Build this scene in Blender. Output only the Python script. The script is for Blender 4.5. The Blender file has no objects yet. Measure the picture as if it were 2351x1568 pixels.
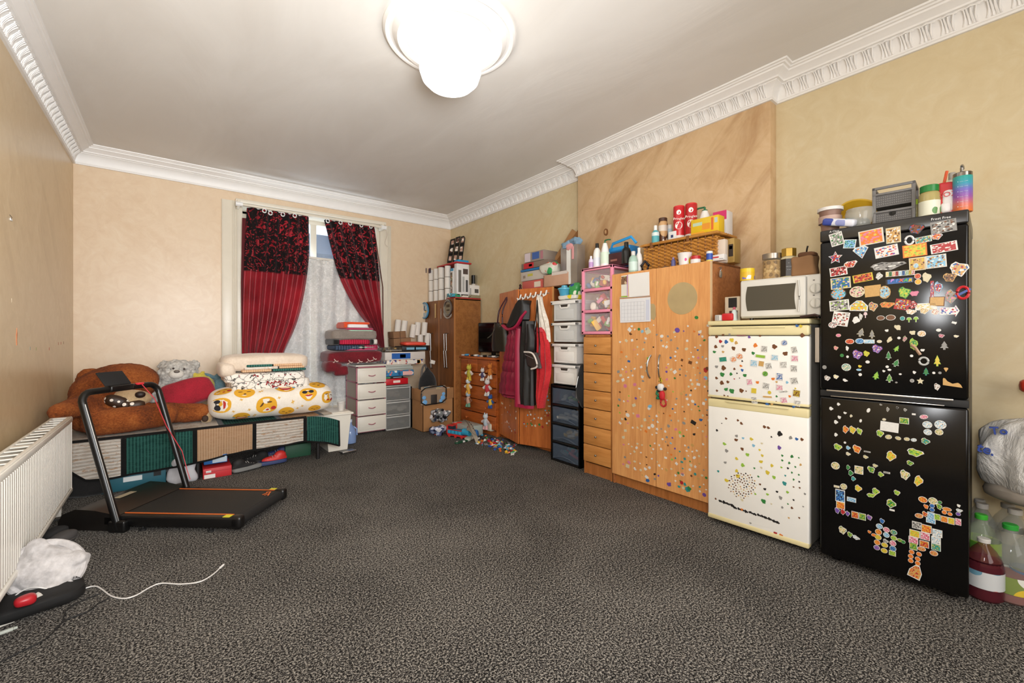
import bpy, bmesh, math, random
from mathutils import Vector, Matrix, Euler, noise
R=math.radians
PI=math.pi
# ---------------------------------------------------------------- camera
F=985.0; CX=1175.5; CY=772.0; H=1.25; YAW=38.3
S_=math.sin(R(YAW)); C_=math.cos(R(YAW))
sc=bpy.context.scene
cam_d=bpy.data.cameras.new('camera'); cam=bpy.data.objects.new('camera',cam_d); sc.collection.objects.link(cam)
cam.location=(0,0,H); cam.rotation_euler=(R(90),0,R(-YAW))
cam_d.sensor_width=36; cam_d.lens=F/2351*36; cam_d.shift_y=-12/2351; cam_d.clip_start=.02
sc.camera=cam
# ---------------------------------------------------------------- world, lights, exposure
sc.view_settings.view_transform='Standard'; sc.view_settings.look='None'; sc.view_settings.gamma=1
sc.view_settings.exposure=0.68; sc.view_settings.use_curve_mapping=False
w=bpy.data.worlds.new('world'); sc.world=w; w.use_nodes=True
w.node_tree.nodes['Background'].inputs[0].default_value=(.62,.78,1,1)
w.node_tree.nodes['Background'].inputs[1].default_value=1.6
def area(name,loc,rot,sx,sy,power,col):
    l=bpy.data.lights.new(name,'AREA'); l.shape='RECTANGLE'; l.size=sx; l.size_y=sy; l.energy=power; l.color=col
    o=bpy.data.objects.new(name,l); sc.collection.objects.link(o); o.location=loc; o.rotation_euler=rot; return o
# unseen area fill added behind the photographer, his flash bounced off the ceiling and its direct share
area('rear_fill',(.9,-1.72,1.7),(R(90),0,R(6)),2.6,2.0,64,(1,.99,.98))
area('flash_direct',(.05,-.15,1.6),(R(90),0,R(-22)),.6,.6,31,(.96,.98,1))
o_=area('flash_bounced',(.3,-.28,1.55),(R(112),0,R(3)),1.0,.8,43,(.95,.98,1)); o_.data.spread=R(118)
area('daylight_at_casement',(1.46,6.5,1.3),(R(-90),0,0),1.7,1.4,60,(.8,.9,1))

# ---------------------------------------------------------------- pixel helpers (photo pixel -> point on a real plane)
def ray(px):
    u=(px-CX)/F
    return (S_+C_*u, C_-S_*u)
def onX(px,X,py=None):
    r=ray(px); D=X/r[0]; z=None if py is None else H+(CY-py)/F*D
    return (X,r[1]*D,z,D)
def onY(px,Y,py=None):
    r=ray(px); D=Y/r[1]; z=None if py is None else H+(CY-py)/F*D
    return (r[0]*D,Y,z,D)
def onZ(px,py,z=0.0):
    D=(H-z)*F/(py-CY); r=ray(px)
    return (r[0]*D,r[1]*D,z,D)
# ---------------------------------------------------------------- colour + materials
def lin(c):
    if isinstance(c,str):
        c=c.lstrip('#'); c=[int(c[i:i+2],16)/255 for i in (0,2,4)]
    return tuple((x/12.92 if x<=.04045 else ((x+.055)/1.055)**2.4) for x in c[:3])+(1,)
_M={}
class NT:
    def __init__(s,name):
        s.m=bpy.data.materials.new(name); s.m.use_nodes=True; s.t=s.m.node_tree; s.b=s.t.nodes['Principled BSDF']
        s.tc=None
    def n(s,ty,**k):
        x=s.t.nodes.new(ty)
        for a,v in k.items(): setattr(x,a,v)
        return x
    def l(s,a,b): s.t.links.new(a,b)
    def co(s,scale=(1,1,1),rot=(0,0,0),kind='Object'):
        if not s.tc: s.tc=s.n('ShaderNodeTexCoord')
        mp=s.n('ShaderNodeMapping'); mp.inputs['Scale'].default_value=scale; mp.inputs['Rotation'].default_value=rot
        s.l(s.tc.outputs[kind],mp.inputs['Vector']); return mp.outputs[0]
    def noise(s,vec,scale,detail=3,dist=0,rough=.5):
        x=s.n('ShaderNodeTexNoise'); x.inputs['Scale'].default_value=scale; x.inputs['Detail'].default_value=detail
        x.inputs['Distortion'].default_value=dist; x.inputs['Roughness'].default_value=rough
        s.l(vec,x.inputs['Vector']); return x.outputs['Fac']
    def ramp(s,fac,stops,mode='LINEAR'):
        x=s.n('ShaderNodeValToRGB'); cr=x.color_ramp; cr.interpolation=mode
        while len(cr.elements)<len(stops): cr.elements.new(.5)
        for e,(p,c) in zip(cr.elements,stops):
            e.position=p; e.color=lin(c) if not isinstance(c,(int,float)) else (c,c,c,1)
        s.l(fac,x.inputs[0]); return x.outputs[0]
    def mix(s,fac,a,b,mode='MIX'):
        x=s.n('ShaderNodeMix',data_type='RGBA',blend_type=mode)
        for sock,v in ((x.inputs[0],fac),(x.inputs[6],a),(x.inputs[7],b)):
            if isinstance(v,bpy.types.NodeSocket): s.l(v,sock)
            else: sock.default_value=v if isinstance(v,(int,float)) else lin(v)
        return x.outputs[2]
    def math(s,op,a,b=0.0,c=0.0):
        x=s.n('ShaderNodeMath',operation=op)
        for i,v in enumerate((a,b,c)):
            if isinstance(v,bpy.types.NodeSocket): s.l(v,x.inputs[i])
            else: x.inputs[i].default_value=v
        return x.outputs[0]
    def sep(s,vec):
        x=s.n('ShaderNodeSeparateXYZ'); s.l(vec,x.inputs[0]); return x.outputs
    def col(s,v): s.l(v,s.b.inputs['Base Color'])
    def bump(s,h,strength=.3,dist=.01):
        x=s.n('ShaderNodeBump'); x.inputs['Strength'].default_value=strength; x.inputs['Distance'].default_value=dist
        s.l(h,x.inputs['Height']); s.l(x.outputs[0],s.b.inputs['Normal'])
    def set(s,**k):
        for a,v in k.items(): s.b.inputs[a.replace('_',' ')].default_value=v
        return s
def pl(c,rough=.5,metal=0.0,var=.06,bump=0.0,bs=60.0,spec=.5,**kw):
    """plain procedural material with slight tone variation"""
    key=('pl',c,rough,metal,var,bump,bs,spec,tuple(sorted(kw.items())))
    if key in _M: return _M[key]
    g=NT('surface_'+(c.lstrip('#') if isinstance(c,str) else 'tone'))
    g.set(Roughness=rough,Metallic=metal); g.b.inputs['Specular IOR Level'].default_value=spec
    L=lin(c); a=tuple(max(0,x*(1-var*1.6)) for x in L[:3]); b=tuple(min(1,x*(1+var)) for x in L[:3])
    nz=g.noise(g.co(),9,2)
    x=g.n('ShaderNodeMix',data_type='RGBA'); x.inputs[6].default_value=a+(1,); x.inputs[7].default_value=b+(1,)
    g.l(nz,x.inputs[0]); g.col(x.outputs[2])
    if bump: g.bump(g.noise(g.co(),bs,3),bump,.004)
    for k,v in kw.items(): g.b.inputs[k.replace('_',' ')].default_value=v
    _M[key]=g.m; return g.m
def wood(c1,c2,scale=1.0,axis='z',rough=.42,stretch=14,name='wood'):
    key=('wd',c1,c2,scale,axis,rough,stretch)
    if key in _M: return _M[key]
    g=NT(name); st={'z':(stretch,stretch,1),'x':(1,stretch,stretch),'y':(stretch,1,stretch)}[axis]
    v=g.co(tuple(x*scale for x in st))
    n1=g.noise(v,2.2,5,.8,.6); n2=g.noise(v,9,3)
    f=g.math('MULTIPLY_ADD',n2,.35,g.math('MULTIPLY',n1,.75))
    g.col(g.ramp(f,[(.36,c1),(.66,c2)])); g.set(Roughness=rough); g.bump(n2,.08,.002)
    _M[key]=g.m; return g.m
def fabric(c1,c2,scale=140,rough=.95,bump=.35,big=6):
    key=('fb',c1,c2,scale,rough,bump,big)
    if key in _M: return _M[key]
    g=NT('woven_fabric'); v=g.co()
    n=g.noise(v,scale,2); b=g.noise(v,big,3)
    f=g.math('MULTIPLY_ADD',b,.6,g.math('MULTIPLY',n,.4))
    g.col(g.ramp(f,[(.35,c1),(.65,c2)])); g.set(Roughness=rough); g.b.inputs['Sheen Weight'].default_value=.25
    g.bump(n,bump,.004); _M[key]=g.m; return g.m
def pr(base,cols,scale=22,rough=.45,dens=.5):
    """busy printed surface: base colour broken by small coloured cells"""
    key=('pr',base,tuple(cols),scale,rough,dens)
    if key in _M: return _M[key]
    g=NT('printed_surface'); v=g.co()
    vo=g.n('ShaderNodeTexVoronoi'); vo.inputs['Scale'].default_value=scale; g.l(v,vo.inputs['Vector'])
    sp=g.sep(vo.outputs['Color']); n=len(cols)
    st=[(0,cols[0])]+[(i/n,cols[i]) for i in range(1,n)]
    cc=g.ramp(sp[0],st,'CONSTANT')
    mk=g.ramp(sp[1],[(0,1.0),(dens,0.0)],'CONSTANT')
    dd=g.ramp(vo.outputs['Distance'],[(.0,1.0),(.62,0.0)],'CONSTANT')
    f=g.math('MULTIPLY',mk,dd)
    g.col(g.mix(f,base,cc)); g.set(Roughness=rough); _M[key]=g.m; return g.m
def glass(c='#ffffff',rough=.05,alpha=.35):
    """thin clear plastic / glass"""
    key=('gl',c,rough,alpha)
    if key in _M: return _M[key]
    g=NT('clear_plastic'); g.set(Roughness=rough); g.b.inputs['Base Color'].default_value=lin(c); g.b.inputs['Alpha'].default_value=alpha
    _M[key]=g.m; return g.m
def emis(c,strength):
    key=('em',c,strength)
    if key in _M: return _M[key]
    g=NT('lit'); g.b.inputs['Base Color'].default_value=lin(c); g.b.inputs['Emission Color'].default_value=lin(c); g.b.inputs['Emission Strength'].default_value=strength
    _M[key]=g.m; return g.m
# ---------------------------------------------------------------- mesh builder
class B:
    def __init__(s): s.bm=bmesh.new(); s.x=None; s.mi=0
    def _fin(s,vs):
        if s.x is not None:
            for v in vs: v.co=s.x@v.co
    def box(s,x0,x1,y0,y1,z0,z1,bev=0.0,seg=2,rot=None):
        vs=[s.bm.verts.new(p) for p in ((x0,y0,z0),(x1,y0,z0),(x1,y1,z0),(x0,y1,z0),(x0,y0,z1),(x1,y0,z1),(x1,y1,z1),(x0,y1,z1))]
        fs=[s.bm.faces.new([vs[i] for i in f]) for f in ((0,3,2,1),(4,5,6,7),(0,1,5,4),(1,2,6,5),(2,3,7,6),(3,0,4,7))]
        for f in fs: f.material_index=s.mi
        if bev:
            m=min(abs(x1-x0),abs(y1-y0),abs(z1-z0))*.49
            es=list({e for f in fs for e in f.edges})
            r=bmesh.ops.bevel(s.bm,geom=es,offset=min(bev,m),segments=seg,profile=.5,affect='EDGES',material=-1)
            vs=list({v for f in r['faces'] for v in f.verts}|{v for v in vs if v.is_valid})
            for f in r['faces']: f.material_index=s.mi
        if rot is not None:
            c=Vector(((x0+x1)/2,(y0+y1)/2,(z0+z1)/2))
            for v in vs: v.co=c+rot@(v.co-c)
        s._fin(vs); return s
    def lathe(s,prof,c=(0,0,0),seg=20,M=None,cap=True,a0=0,a1=2*PI):
        full=abs(a1-a0-2*PI)<1e-6; n=seg if full else seg+1; rows=[]; allv=[]
        for r,z in prof:
            row=[]
            for i in range(n):
                a=a0+(a1-a0)*i/seg; p=Vector((r*math.cos(a),r*math.sin(a),z))
                if M is not None: p=M@p
                row.append(s.bm.verts.new(p+Vector(c)))
            rows.append(row); allv+=row
        for j in range(len(rows)-1):
            for i in range(seg):
                k=(i+1)%n
                f=s.bm.faces.new((rows[j][i],rows[j][k],rows[j+1][k],rows[j+1][i])); f.material_index=s.mi
        if cap and full:
            for row,fl in ((rows[0],True),(rows[-1],False)):
                f=s.bm.faces.new(row[::-1] if fl else row); f.material_index=s.mi
        s._fin(allv); return s
    def cyl(s,c,r,h,seg=16,M=None): return s.lathe([(r,0),(r,h)],c,seg,M)
    def tube(s,pts,r,seg=8,closed=False,flat=1.0):
        pts=[Vector(p) for p in pts]; n=len(pts); rows=[]; up=Vector((0,0,1)); allv=[]
        for i,p in enumerate(pts):
            t=((pts[(i+1)%n]-pts[i-1]) if closed else (pts[min(i+1,n-1)]-pts[max(i-1,0)])).normalized()
            a=t.cross(up)
            if a.length<1e-3: a=t.cross(Vector((1,0,0)))
            a.normalize(); b=t.cross(a).normalized()
            rr=r[i] if isinstance(r,(list,tuple)) else r
            row=[s.bm.verts.new(p+a*math.cos(2*PI*k/seg)*rr+b*math.sin(2*PI*k/seg)*rr*flat) for k in range(seg)]
            rows.append(row); allv+=row
        for j in range(n if closed else n-1):
            for k in range(seg):
                f=s.bm.faces.new((rows[j][k],rows[j][(k+1)%seg],rows[(j+1)%n][(k+1)%seg],rows[(j+1)%n][k])); f.material_index=s.mi
        if not closed:
            f=s.bm.faces.new(rows[0][::-1]); f.material_index=s.mi; f=s.bm.faces.new(rows[-1]); f.material_index=s.mi
        s._fin(allv); return s
    def prism(s,pts,t,M=None):
        """outline in local x,z; thickness t along -y (towards the viewer), back at y=0"""
        a=[Vector((p[0],0,p[1])) for p in pts]; b=[Vector((p[0],-t,p[1])) for p in pts]
        if M is not None: a=[M@p for p in a]; b=[M@p for p in b]
        va=[s.bm.verts.new(p) for p in a]; vb=[s.bm.verts.new(p) for p in b]; n=len(pts)
        fs=[s.bm.faces.new(va[::-1]),s.bm.faces.new(vb)]
        for i in range(n): fs.append(s.bm.faces.new((va[i],va[(i+1)%n],vb[(i+1)%n],vb[i])))
        for f in fs: f.material_index=s.mi
        s._fin(va+vb); return s
    def soft(s,c,size,e=.35,e2=None,seg=24,rings=14,amp=0.0,freq=4.0,seed=0,flatbot=False,M=None):
        """superellipsoid, optionally lumpy"""
        e2=e if e2 is None else e2; rows=[]; allv=[]
        def pw(v,k): return math.copysign(abs(v)**k,v)
        for j in range(rings+1):
            ph=-PI/2+PI*j/rings; row=[]
            m=1 if j in (0,rings) else seg
            for i in range(m):
                th=2*PI*i/seg
                p=Vector((pw(math.cos(ph),e)*pw(math.cos(th),e2),pw(math.cos(ph),e)*pw(math.sin(th),e2),pw(math.sin(ph),e)))
                p=Vector((p.x*size[0],p.y*size[1],p.z*size[2]))
                if amp:
                    q=p*freq+Vector((seed*7.1,seed*3.3,seed)); p=p*(1+0.0)+p.normalized()*amp*noise.noise(q)*1.6 if p.length>1e-6 else p
                if flatbot and p.z<-size[2]*.97: p.z=-size[2]*.97
                if M is not None: p=M@p
                row.append(s.bm.verts.new(p+Vector(c)))
            rows.append(row); allv+=row
        for j in range(rings):
            A,Bq=rows[j],rows[j+1]
            for i in range(seg):
                k=(i+1)%seg
                if len(A)==1: f=s.bm.faces.new((A[0],Bq[k],Bq[i]))
                elif len(Bq)==1: f=s.bm.faces.new((A[i],A[k],Bq[0]))
                else: f=s.bm.faces.new((A[i],A[k],Bq[k],Bq[i]))
                f.material_index=s.mi
        s._fin(allv); return s
    def grid(s,fn,nu,nv,thick=0.0):
        g=[[s.bm.verts.new(fn(i/nu,j/nv)) for i in range(nu+1)] for j in range(nv+1)]
        fs=[]
        for j in range(nv):
            for i in range(nu):
                f=s.bm.faces.new((g[j][i],g[j][i+1],g[j+1][i+1],g[j+1][i])); f.material_index=s.mi; fs.append(f)
        allv=[v for r in g for v in r]
        s._fin(allv)
        if thick: bmesh.ops.solidify(s.bm,geom=fs,thickness=thick)
        return s
    def mesh(s,name,mats,angle=38):
        me=bpy.data.meshes.new(name); bmesh.ops.recalc_face_normals(s.bm,faces=s.bm.faces)
        s.bm.to_mesh(me); s.bm.free()
        for m in (mats if isinstance(mats,(list,tuple)) else [mats]): me.materials.append(m)
        me.polygons.foreach_set('use_smooth',[True]*len(me.polygons)); me.set_sharp_from_angle(angle=R(angle)); return me
def link(o,parent=None):
    sc.collection.objects.link(o)
    if parent is not None: o.parent=parent
    return o
def add(name,b,mats,parent=None,label=None,kind=None,loc=None,rot=None,angle=38):
    me=b.mesh(name,mats,angle) if isinstance(b,B) else b
    o=link(bpy.data.objects.new(name,me),parent)
    if label: o['label']=label
    if kind: o['kind']=kind
    if loc is not None: o.location=loc
    if rot is not None: o.rotation_euler=rot
    return o
def thing(name,label,cat,loc=(0,0,0),rz=0.0,group=None,rot=None):
    o=link(bpy.data.objects.new(name,None)); o.empty_display_size=.05
    o.location=loc; o.rotation_euler=rot if rot else (0,0,R(rz)); o['label']=label; o['category']=cat
    if group: o['group']=group
    return o
def single(name,b,mats,label,cat,loc=(0,0,0),rz=0.0,group=None,rot=None):
    o=add(name,b,mats); o.location=loc; o.rotation_euler=rot if rot else (0,0,R(rz)); o['label']=label; o['category']=cat
    if group: o['group']=group
    return o
def copy_tree(o,parent=None):
    c=o.copy(); sc.collection.objects.link(c); c.parent=parent
    for ch in list(o.children): copy_tree(ch,c)
    return c
def text(s,size,mat,parent,M,name='lettering',ext=.0006,bold=0.0,align='CENTER',label=None):
    cu=bpy.data.curves.new('t','FONT'); cu.body=s; cu.size=size; cu.extrude=ext; cu.align_x=align; cu.align_y='CENTER'; cu.offset=bold; cu.resolution_u=2
    t=bpy.data.objects.new('t',cu); sc.collection.objects.link(t)
    me=bpy.data.meshes.new_from_object(t.evaluated_get(bpy.context.evaluated_depsgraph_get())); bpy.data.objects.remove(t); bpy.data.curves.remove(cu)
    me.materials.clear(); me.materials.append(mat)
    me.transform(M); o=link(bpy.data.objects.new(name,me),parent)
    if label: o['label']=label
    return o
FRONT=Matrix.Rotation(R(90),4,'X')      # text plane facing local -y
def front_at(x,y,z,roll=0): return Matrix.Translation((x,y,z))@FRONT@Matrix.Rotation(R(roll),4,'Z')
def struct(name,b,m,parent=None,angle=38):
    o=add(name,b,m,parent,angle=angle)
    if parent is None: o['kind']='structure'
    return o
# ---------------------------------------------------------------- the room
XL,XR,YB,YF,ZC=-.776,3.5,6.02,-1.8,3.14
def plaster(name,a,b,c,stain,ax,sheen=.38,streak=1.0):
    g=NT(name); v=g.co()
    n1=g.noise(v,1.1,4,.6,.6); n2=g.noise(g.co((1,1,1),(.3,.8,.2)),7,5,1.6,.65)
    sp=g.sep(v)
    d=g.co((3.2,.9,.9),(0,0,0) if ax=='x' else (0,0,0)); 
    r0=g.co((1,1,1),(R(47) if ax=='x' else 0,R(-40) if ax=='y' else 0,0)); mp=g.n('ShaderNodeMapping'); mp.inputs['Scale'].default_value=(.9,.42,1.7) if ax=='x' else (.42,.9,1.7); g.l(r0,mp.inputs['Vector']); n3=g.noise(mp.outputs[0],1.9,5,.7,.65)
    base=g.ramp(n2,[(.3,a),(.55,b),(.78,c)])
    m=g.ramp(n3,[(.52,0.0),(.70,streak)])
    g.col(g.mix(m,g.mix(g.ramp(n1,[(.35,0.0),(.7,.55)]),base,b),stain))
    g.set(Roughness=sheen); g.bump(n2,.10,.004); return g.m
M_back=plaster('plaster_peach','#d3b899','#dac2a4','#decbb0','#c9a984','y',.36,.35)
M_left=plaster('plaster_tan','#cdb48c','#d5bd97','#dbc7a5','#b3966c','x',.33,.4)
M_right=plaster('plaster_light_tint','#c9b68f','#d0bf9a','#d6c9aa','#c4a878','x',.42,.45)  # yellow cast of the mixed room light put into this wall's colour
M_breast=plaster('plaster_ochre','#c6a47a','#cfb088','#d6ba96','#a98258','x',.42,.8)
g=NT('painted_ceiling'); v=g.co(); n=g.noise(g.co((1,.35,1),(0,0,R(35))),2.0,5,.7,.6)
g.col(g.ramp(n,[(.3,'#d6d1ca'),(.6,'#dedad4')])); g.set(Roughness=.6); g.bump(n,.25,.02); M_ceil=g.m
M_white=pl('#e9e6e2',.45,var=.03); M_gloss=pl('#ddd4c2',.35,var=.04)
g=NT('carpet_pile'); v=g.co(); n=g.math('MULTIPLY_ADD',g.noise(v,205,1),.42,g.math('MULTIPLY',g.noise(v,112,2,.0,.6),.58)); b_=g.noise(v,1.3,4,.5,.6)
f=g.math('MULTIPLY_ADD',b_,.09,g.math('ADD',n,-.045))
g.col(g.ramp(f,[(.41,'#141312'),(.50,'#44413f'),(.59,'#9c978f')])); g.set(Roughness=1.0); g.b.inputs['Specular IOR Level'].default_value=.1
g.bump(n,.9,.012); M_carpet=g.m
b=B(); b.box(XL,XR,YF,YB,-.1,0); struct('floor',b,M_carpet)
b=B(); b.box(XL-.15,XR+.15,YF-.15,YB+.45,ZC,ZC+.12); struct('ceiling',b,M_ceil)
b=B(); b.box(XL-.15,XL,YF-.15,YB+.15,-.1,ZC); struct('wall_left',b,M_left)
b=B(); b.box(XR,XR+.15,YF-.15,YB+.15,-.1,ZC); struct('wall_right',b,M_right)
BX,BY0,BY1=3.40,1.28,3.17
b=B(); b.box(BX,XR+.02,BY0,BY1,0,ZC,.006); struct('wall_chimney_breast',b,M_breast)
WX0,WX1,WZ0,WZ1=.60,2.33,.32,2.84
b=B()
b.box(XL,WX0,YB,YB+.3,-.1,ZC); b.box(WX1,XR,YB,YB+.3,-.1,ZC); b.box(WX0,WX1,YB,YB+.3,WZ1,ZC); b.box(WX0,WX1,YB,YB+.3,-.1,WZ0)
struct('wall_back',b,M_back)
b=B(); b.box(XL-.15,XR+.15,YF-.15,YF,-.1,ZC); struct('wall_front',b,M_right)
# cornice
prof=[(0,2.958),(.016,2.958),(.02,2.968),(.014,2.978),(.016,2.992),(.022,3.012),(.032,3.036),(.048,3.056),(.062,3.064),(.062,3.07),(.078,3.072),(.082,3.082),(.10,3.096),(.124,3.108),(.128,3.118),(.14,3.12),(.146,3.128),(.158,3.13),(.162,ZC+.002)]
loop=[(XL,YF),(XL,YB),(XR,YB),(XR,BY1),(BX,BY1),(BX,BY0),(XR,BY0),(XR,YF)]
def inward(i):
    p0=Vector(loop[i-1]); p1=Vector(loop[i]); p2=Vector(loop[(i+1)%len(loop)])
    d1=(p1-p0).normalized(); d2=(p2-p1).normalized()
    n1=Vector((d1.y,-d1.x)); n2=Vector((d2.y,-d2.x)); return n1+n2 if abs(n1.dot(n2))<.5 else n1
def cornice(name,segs,mat=M_white):
    b=B()
    for i in segs:
        j=(i+1)%len(loop); ni,nj=inward(i),inward(j); rows=[]
        for o,z in prof:
            rows.append((b.bm.verts.new((loop[i][0]+ni.x*o,loop[i][1]+ni.y*o,z)),b.bm.verts.new((loop[j][0]+nj.x*o,loop[j][1]+nj.y*o,z))))
        for k in range(len(rows)-1): b.bm.faces.new((rows[k][0],rows[k][1],rows[k+1][1],rows[k+1][0]))
    return struct(name,b,mat,angle=25)
t1=cornice('trim_1',[0]); t2=cornice('trim_2',[1]); t3=cornice('trim_3',[2,3,4,5,6]); t4=cornice('trim_4',[7])
# moulded acanthus leaves in the cove; local: x along the wall, -y into the room
def leaf_mesh():
    b=B(); n=6
    for k,(x0,w_) in enumerate(((-.03,.011),(-.014,.014),(.004,.016),(.022,.013))):
        pts=[]; rr=[]
        for i in range(n+1):
            t=i/n; z=2.986+.074*t; o=.014+.044*t**1.7
            pts.append((x0+.006*math.sin(t*3+k),-o-.003,z)); rr.append(w_*.5*(1-.25*abs(t-.45)*2))
        b.tube(pts,rr,5,flat=.8)
    b.tube([(-.036,-.060,3.060),(0,-.0665,3.066),(.036,-.060,3.060)],[.004,.007,.004],5)
    return b.mesh('leaf',M_white,60)
LEAF=leaf_mesh()
def leaves(tr,x0,y0,x1,y1,rz):
    L=math.hypot(x1-x0,y1-y0); n=int(L/.088); 
    for i in range(n):
        t=(i+.5)/n
        add('leaf',LEAF,None,tr,loc=(x0+(x1-x0)*t,y0+(y1-y0)*t,0),rot=(0,0,R(rz)))
leaves(t1,XL,1.2,XL,YB-.08,90); leaves(t3,XR,YB-.08,XR,BY1+.03,-90); leaves(t3,BX,BY1,BX,BY0,-90); leaves(t3,XR,BY0-.06,XR,-.2,-90)
# skirting
M_skirt=pl('#cfc6b6',.4)
for nm,a in (('baseboard_left',(XL,XL+.02,YF,YB)),('baseboard_back',(XL,XR,YB-.02,YB)),('baseboard_right',(XR-.02,XR,YF,BY0))):
    b=B(); b.box(a[0],a[1],a[2],a[3],0,.16,.004); struct(nm,b,M_skirt)
# ---------------------------------------------------------------- window
for nm,x0,x1 in (('trim_5',.44,.60),('trim_7',2.33,2.49)):
    b=B(); b.box(x0,x1,YB-.022,YB,0.0,2.85,.004)
    for dx in (.0,.105,.125,.148): b.box(x0+dx,x0+dx+.010,YB-.034,YB-.020,0.0,2.85,.004)
    struct(nm,b,M_gloss)
b=B(); b.box(.60,2.33,YB-.020,YB,2.80,2.851,.003); struct('trim_6',b,M_gloss)
win=add('window_1',B().box(WX0-.02,WX1+.02,YB+.255,YB+.30,WZ0-.02,WZ0+.05),M_gloss); win['kind']='structure'
b=B()
b.box(WX0,WX0+.05,YB+.0,YB+.30,WZ0,WZ1,.004); b.box(WX1-.05,WX1,YB,YB+.30,WZ0,WZ1,.004); b.box(WX0,WX1,YB+.0,YB+.3,WZ1-.03,WZ1,.004)
add('window_lining',b,M_gloss,win)
yw=YB+.2
b=B(); zb=2.27
b.box(WX0+.05,WX1-.05,yw,yw+.06,zb-.05,zb+.04,.006); b.box(WX0+.05,WX1-.05,yw,yw+.06,2.76,2.83,.006); b.box(WX0+.05,WX0+.12,yw,yw+.06,WZ0,2.8,.006); b.box(WX1-.12,WX1-.05,yw,yw+.06,WZ0,2.8,.006)
add('window_frame',b,M_gloss,win)
b=B(); b.box(1.455,1.53,yw+.003,yw+.055,zb,2.8,.006); b.box(1.455,1.53,yw+.003,yw+.055,WZ0,zb,.006); add('window_mullion',b,M_gloss,win)
for x0,x1 in ((WX0+.12,1.455),(1.53,WX1-.12)):
    add('window_pane',B().box(x0,x1,yw+.025,yw+.03,zb+.04,2.76),glass('#eef6ff',.02,.12),win)
    add('window_pane',B().box(x0,x1,yw+.025,yw+.03,WZ0+.05,zb-.05),glass('#eef6ff',.02,.12),win)
add('window_sill',B().box(WX0,WX1,YB-.06,YB+.25,WZ0-.03,WZ0+.01,.006),M_gloss,win)
# terrace across the street, seen as a strip through the fanlight
t=thing('terraced_house','dark blue-grey house seen through the upper window pane','building',(1.5,15,0))
add('wall',B().box(-6,9,0,5,-4,3.95),pl('#3d4653',.8),t); 
b=B(); b.prism([(-6.3,3.9),(9.3,3.9),(9.0,4.5),(-6.0,4.5)],.4); add('roof',b,pl('#39414e',.7),t)
add('chimney',B().box(3.2,4.2,1,2,3.9,5.2),pl('#6a4a3c',.9),t)
def L(o,px,py,ly=0.0):
    """photo pixel -> local (x,z) on the thing's vertical plane y=ly"""
    a=o.rotation_euler.z; ux,uy=math.cos(a),math.sin(a); nx,ny=-math.sin(a),math.cos(a)
    r=ray(px); ox,oy=o.location.x+nx*ly,o.location.y+ny*ly
    D=(ox*nx+oy*ny)/(r[0]*nx+r[1]*ny)
    x=(r[0]*D-ox)*ux+(r[1]*D-oy)*uy; return x,H+(CY-py)/F*D-o.location.z,D
# ---------------------------------------------------------------- ceiling rose and lamp
CLX,CLY=1.37,2.36
t=thing('ceiling_rose','round white plaster ceiling rose with fluted centre around the lamp','ceiling rose',(CLX,CLY,ZC))
add('outer_ring',B().lathe([(.41,0),(.41,-.012),(.395,-.03),(.38,-.03),(.372,-.022),(.355,-.026),(.34,-.045),(.325,-.058),(.30,-.062),(.285,-.05),(.275,-.036),(.262,-.05),(.245,-.052),(.24,-.02)],seg=64,cap=False),M_white,t,angle=25)
b=B(); prof_=[]
n=112
rows=[]
for j,(r,z) in enumerate([(.245,-.03),(.20,-.034),(.15,-.042),(.10,-.055),(.07,-.06)]):
    row=[]
    for i in range(n):
        a=2*PI*i/n; dz=(.006 if i%2 else 0)
        row.append(b.bm.verts.new((r*math.cos(a),r*math.sin(a),z-dz)))
    rows.append(row)
for j in range(4):
    for i in range(n):
        b.bm.faces.new((rows[j][i],rows[j][(i+1)%n],rows[j+1][(i+1)%n],rows[j+1][i]))
add('fluted_disc',b,M_white,t,angle=20)
t=thing('ceiling_lamp','lit white opal glass globe lamp under the ceiling rose','lamp',(CLX,CLY,ZC-.06))
add('holder',B().lathe([(.075,0),(.08,-.012),(.08,-.03),(.07,-.04)],seg=32),M_white,t)
add('globe',B().lathe([(.07,-.035),(.12,-.05),(.165,-.085),(.19,-.13),(.192,-.165),(.175,-.215),(.14,-.25),(.09,-.275),(.04,-.285),(.002,-.287)],seg=40),emis('#fffcf6',3.6),t,angle=80)
# ---------------------------------------------------------------- radiator on the left wall
t=thing('radiator','white ribbed panel radiator on the left wall','radiator',(-.58,2.35,0),0)
M_rad=pl('#e4dfd5',.38,var=.04)
RL=2.06; z0,z1=.13,.665
b=B(); b.box(-.012,0,0,RL,z0,z1,.003); n=int(RL/.0333)
for i in range(n):
    y=.02+i*.0333; b.box(-.002,.0048,y,y+.018,z0+.035,z1-.04,.0012,1)
b.box(-.002,.010,0,RL,z1-.03,z1,.004); b.box(-.002,.010,0,RL,z0,z0+.025,.004)
add('front_panel',b,M_rad,t)
add('back_panel',B().box(-.10,-.088,0,RL,z0,z1,.003),M_rad,t)
for k in (0,1): add('side_cover',B().box(-.105,.006,RL-.006 if k else 0,RL+.004 if k else .008,z0+.01,z1+.004,.003),M_rad,t)
b=B(); b.box(-.1,-.086,0,RL,z1-.002,z1+.006,.002); b.box(-.016,.004,0,RL,z1-.002,z1+.006,.002)
i=0
while .02+i*.1<RL: b.box(-.09,-.012,.02+i*.1,.02+i*.1+.016 if i%5 else .02+i*.1+.05,z1-.002,z1+.004,.001,1); i+=1
add('top_grille',b,M_rad,t)
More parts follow.
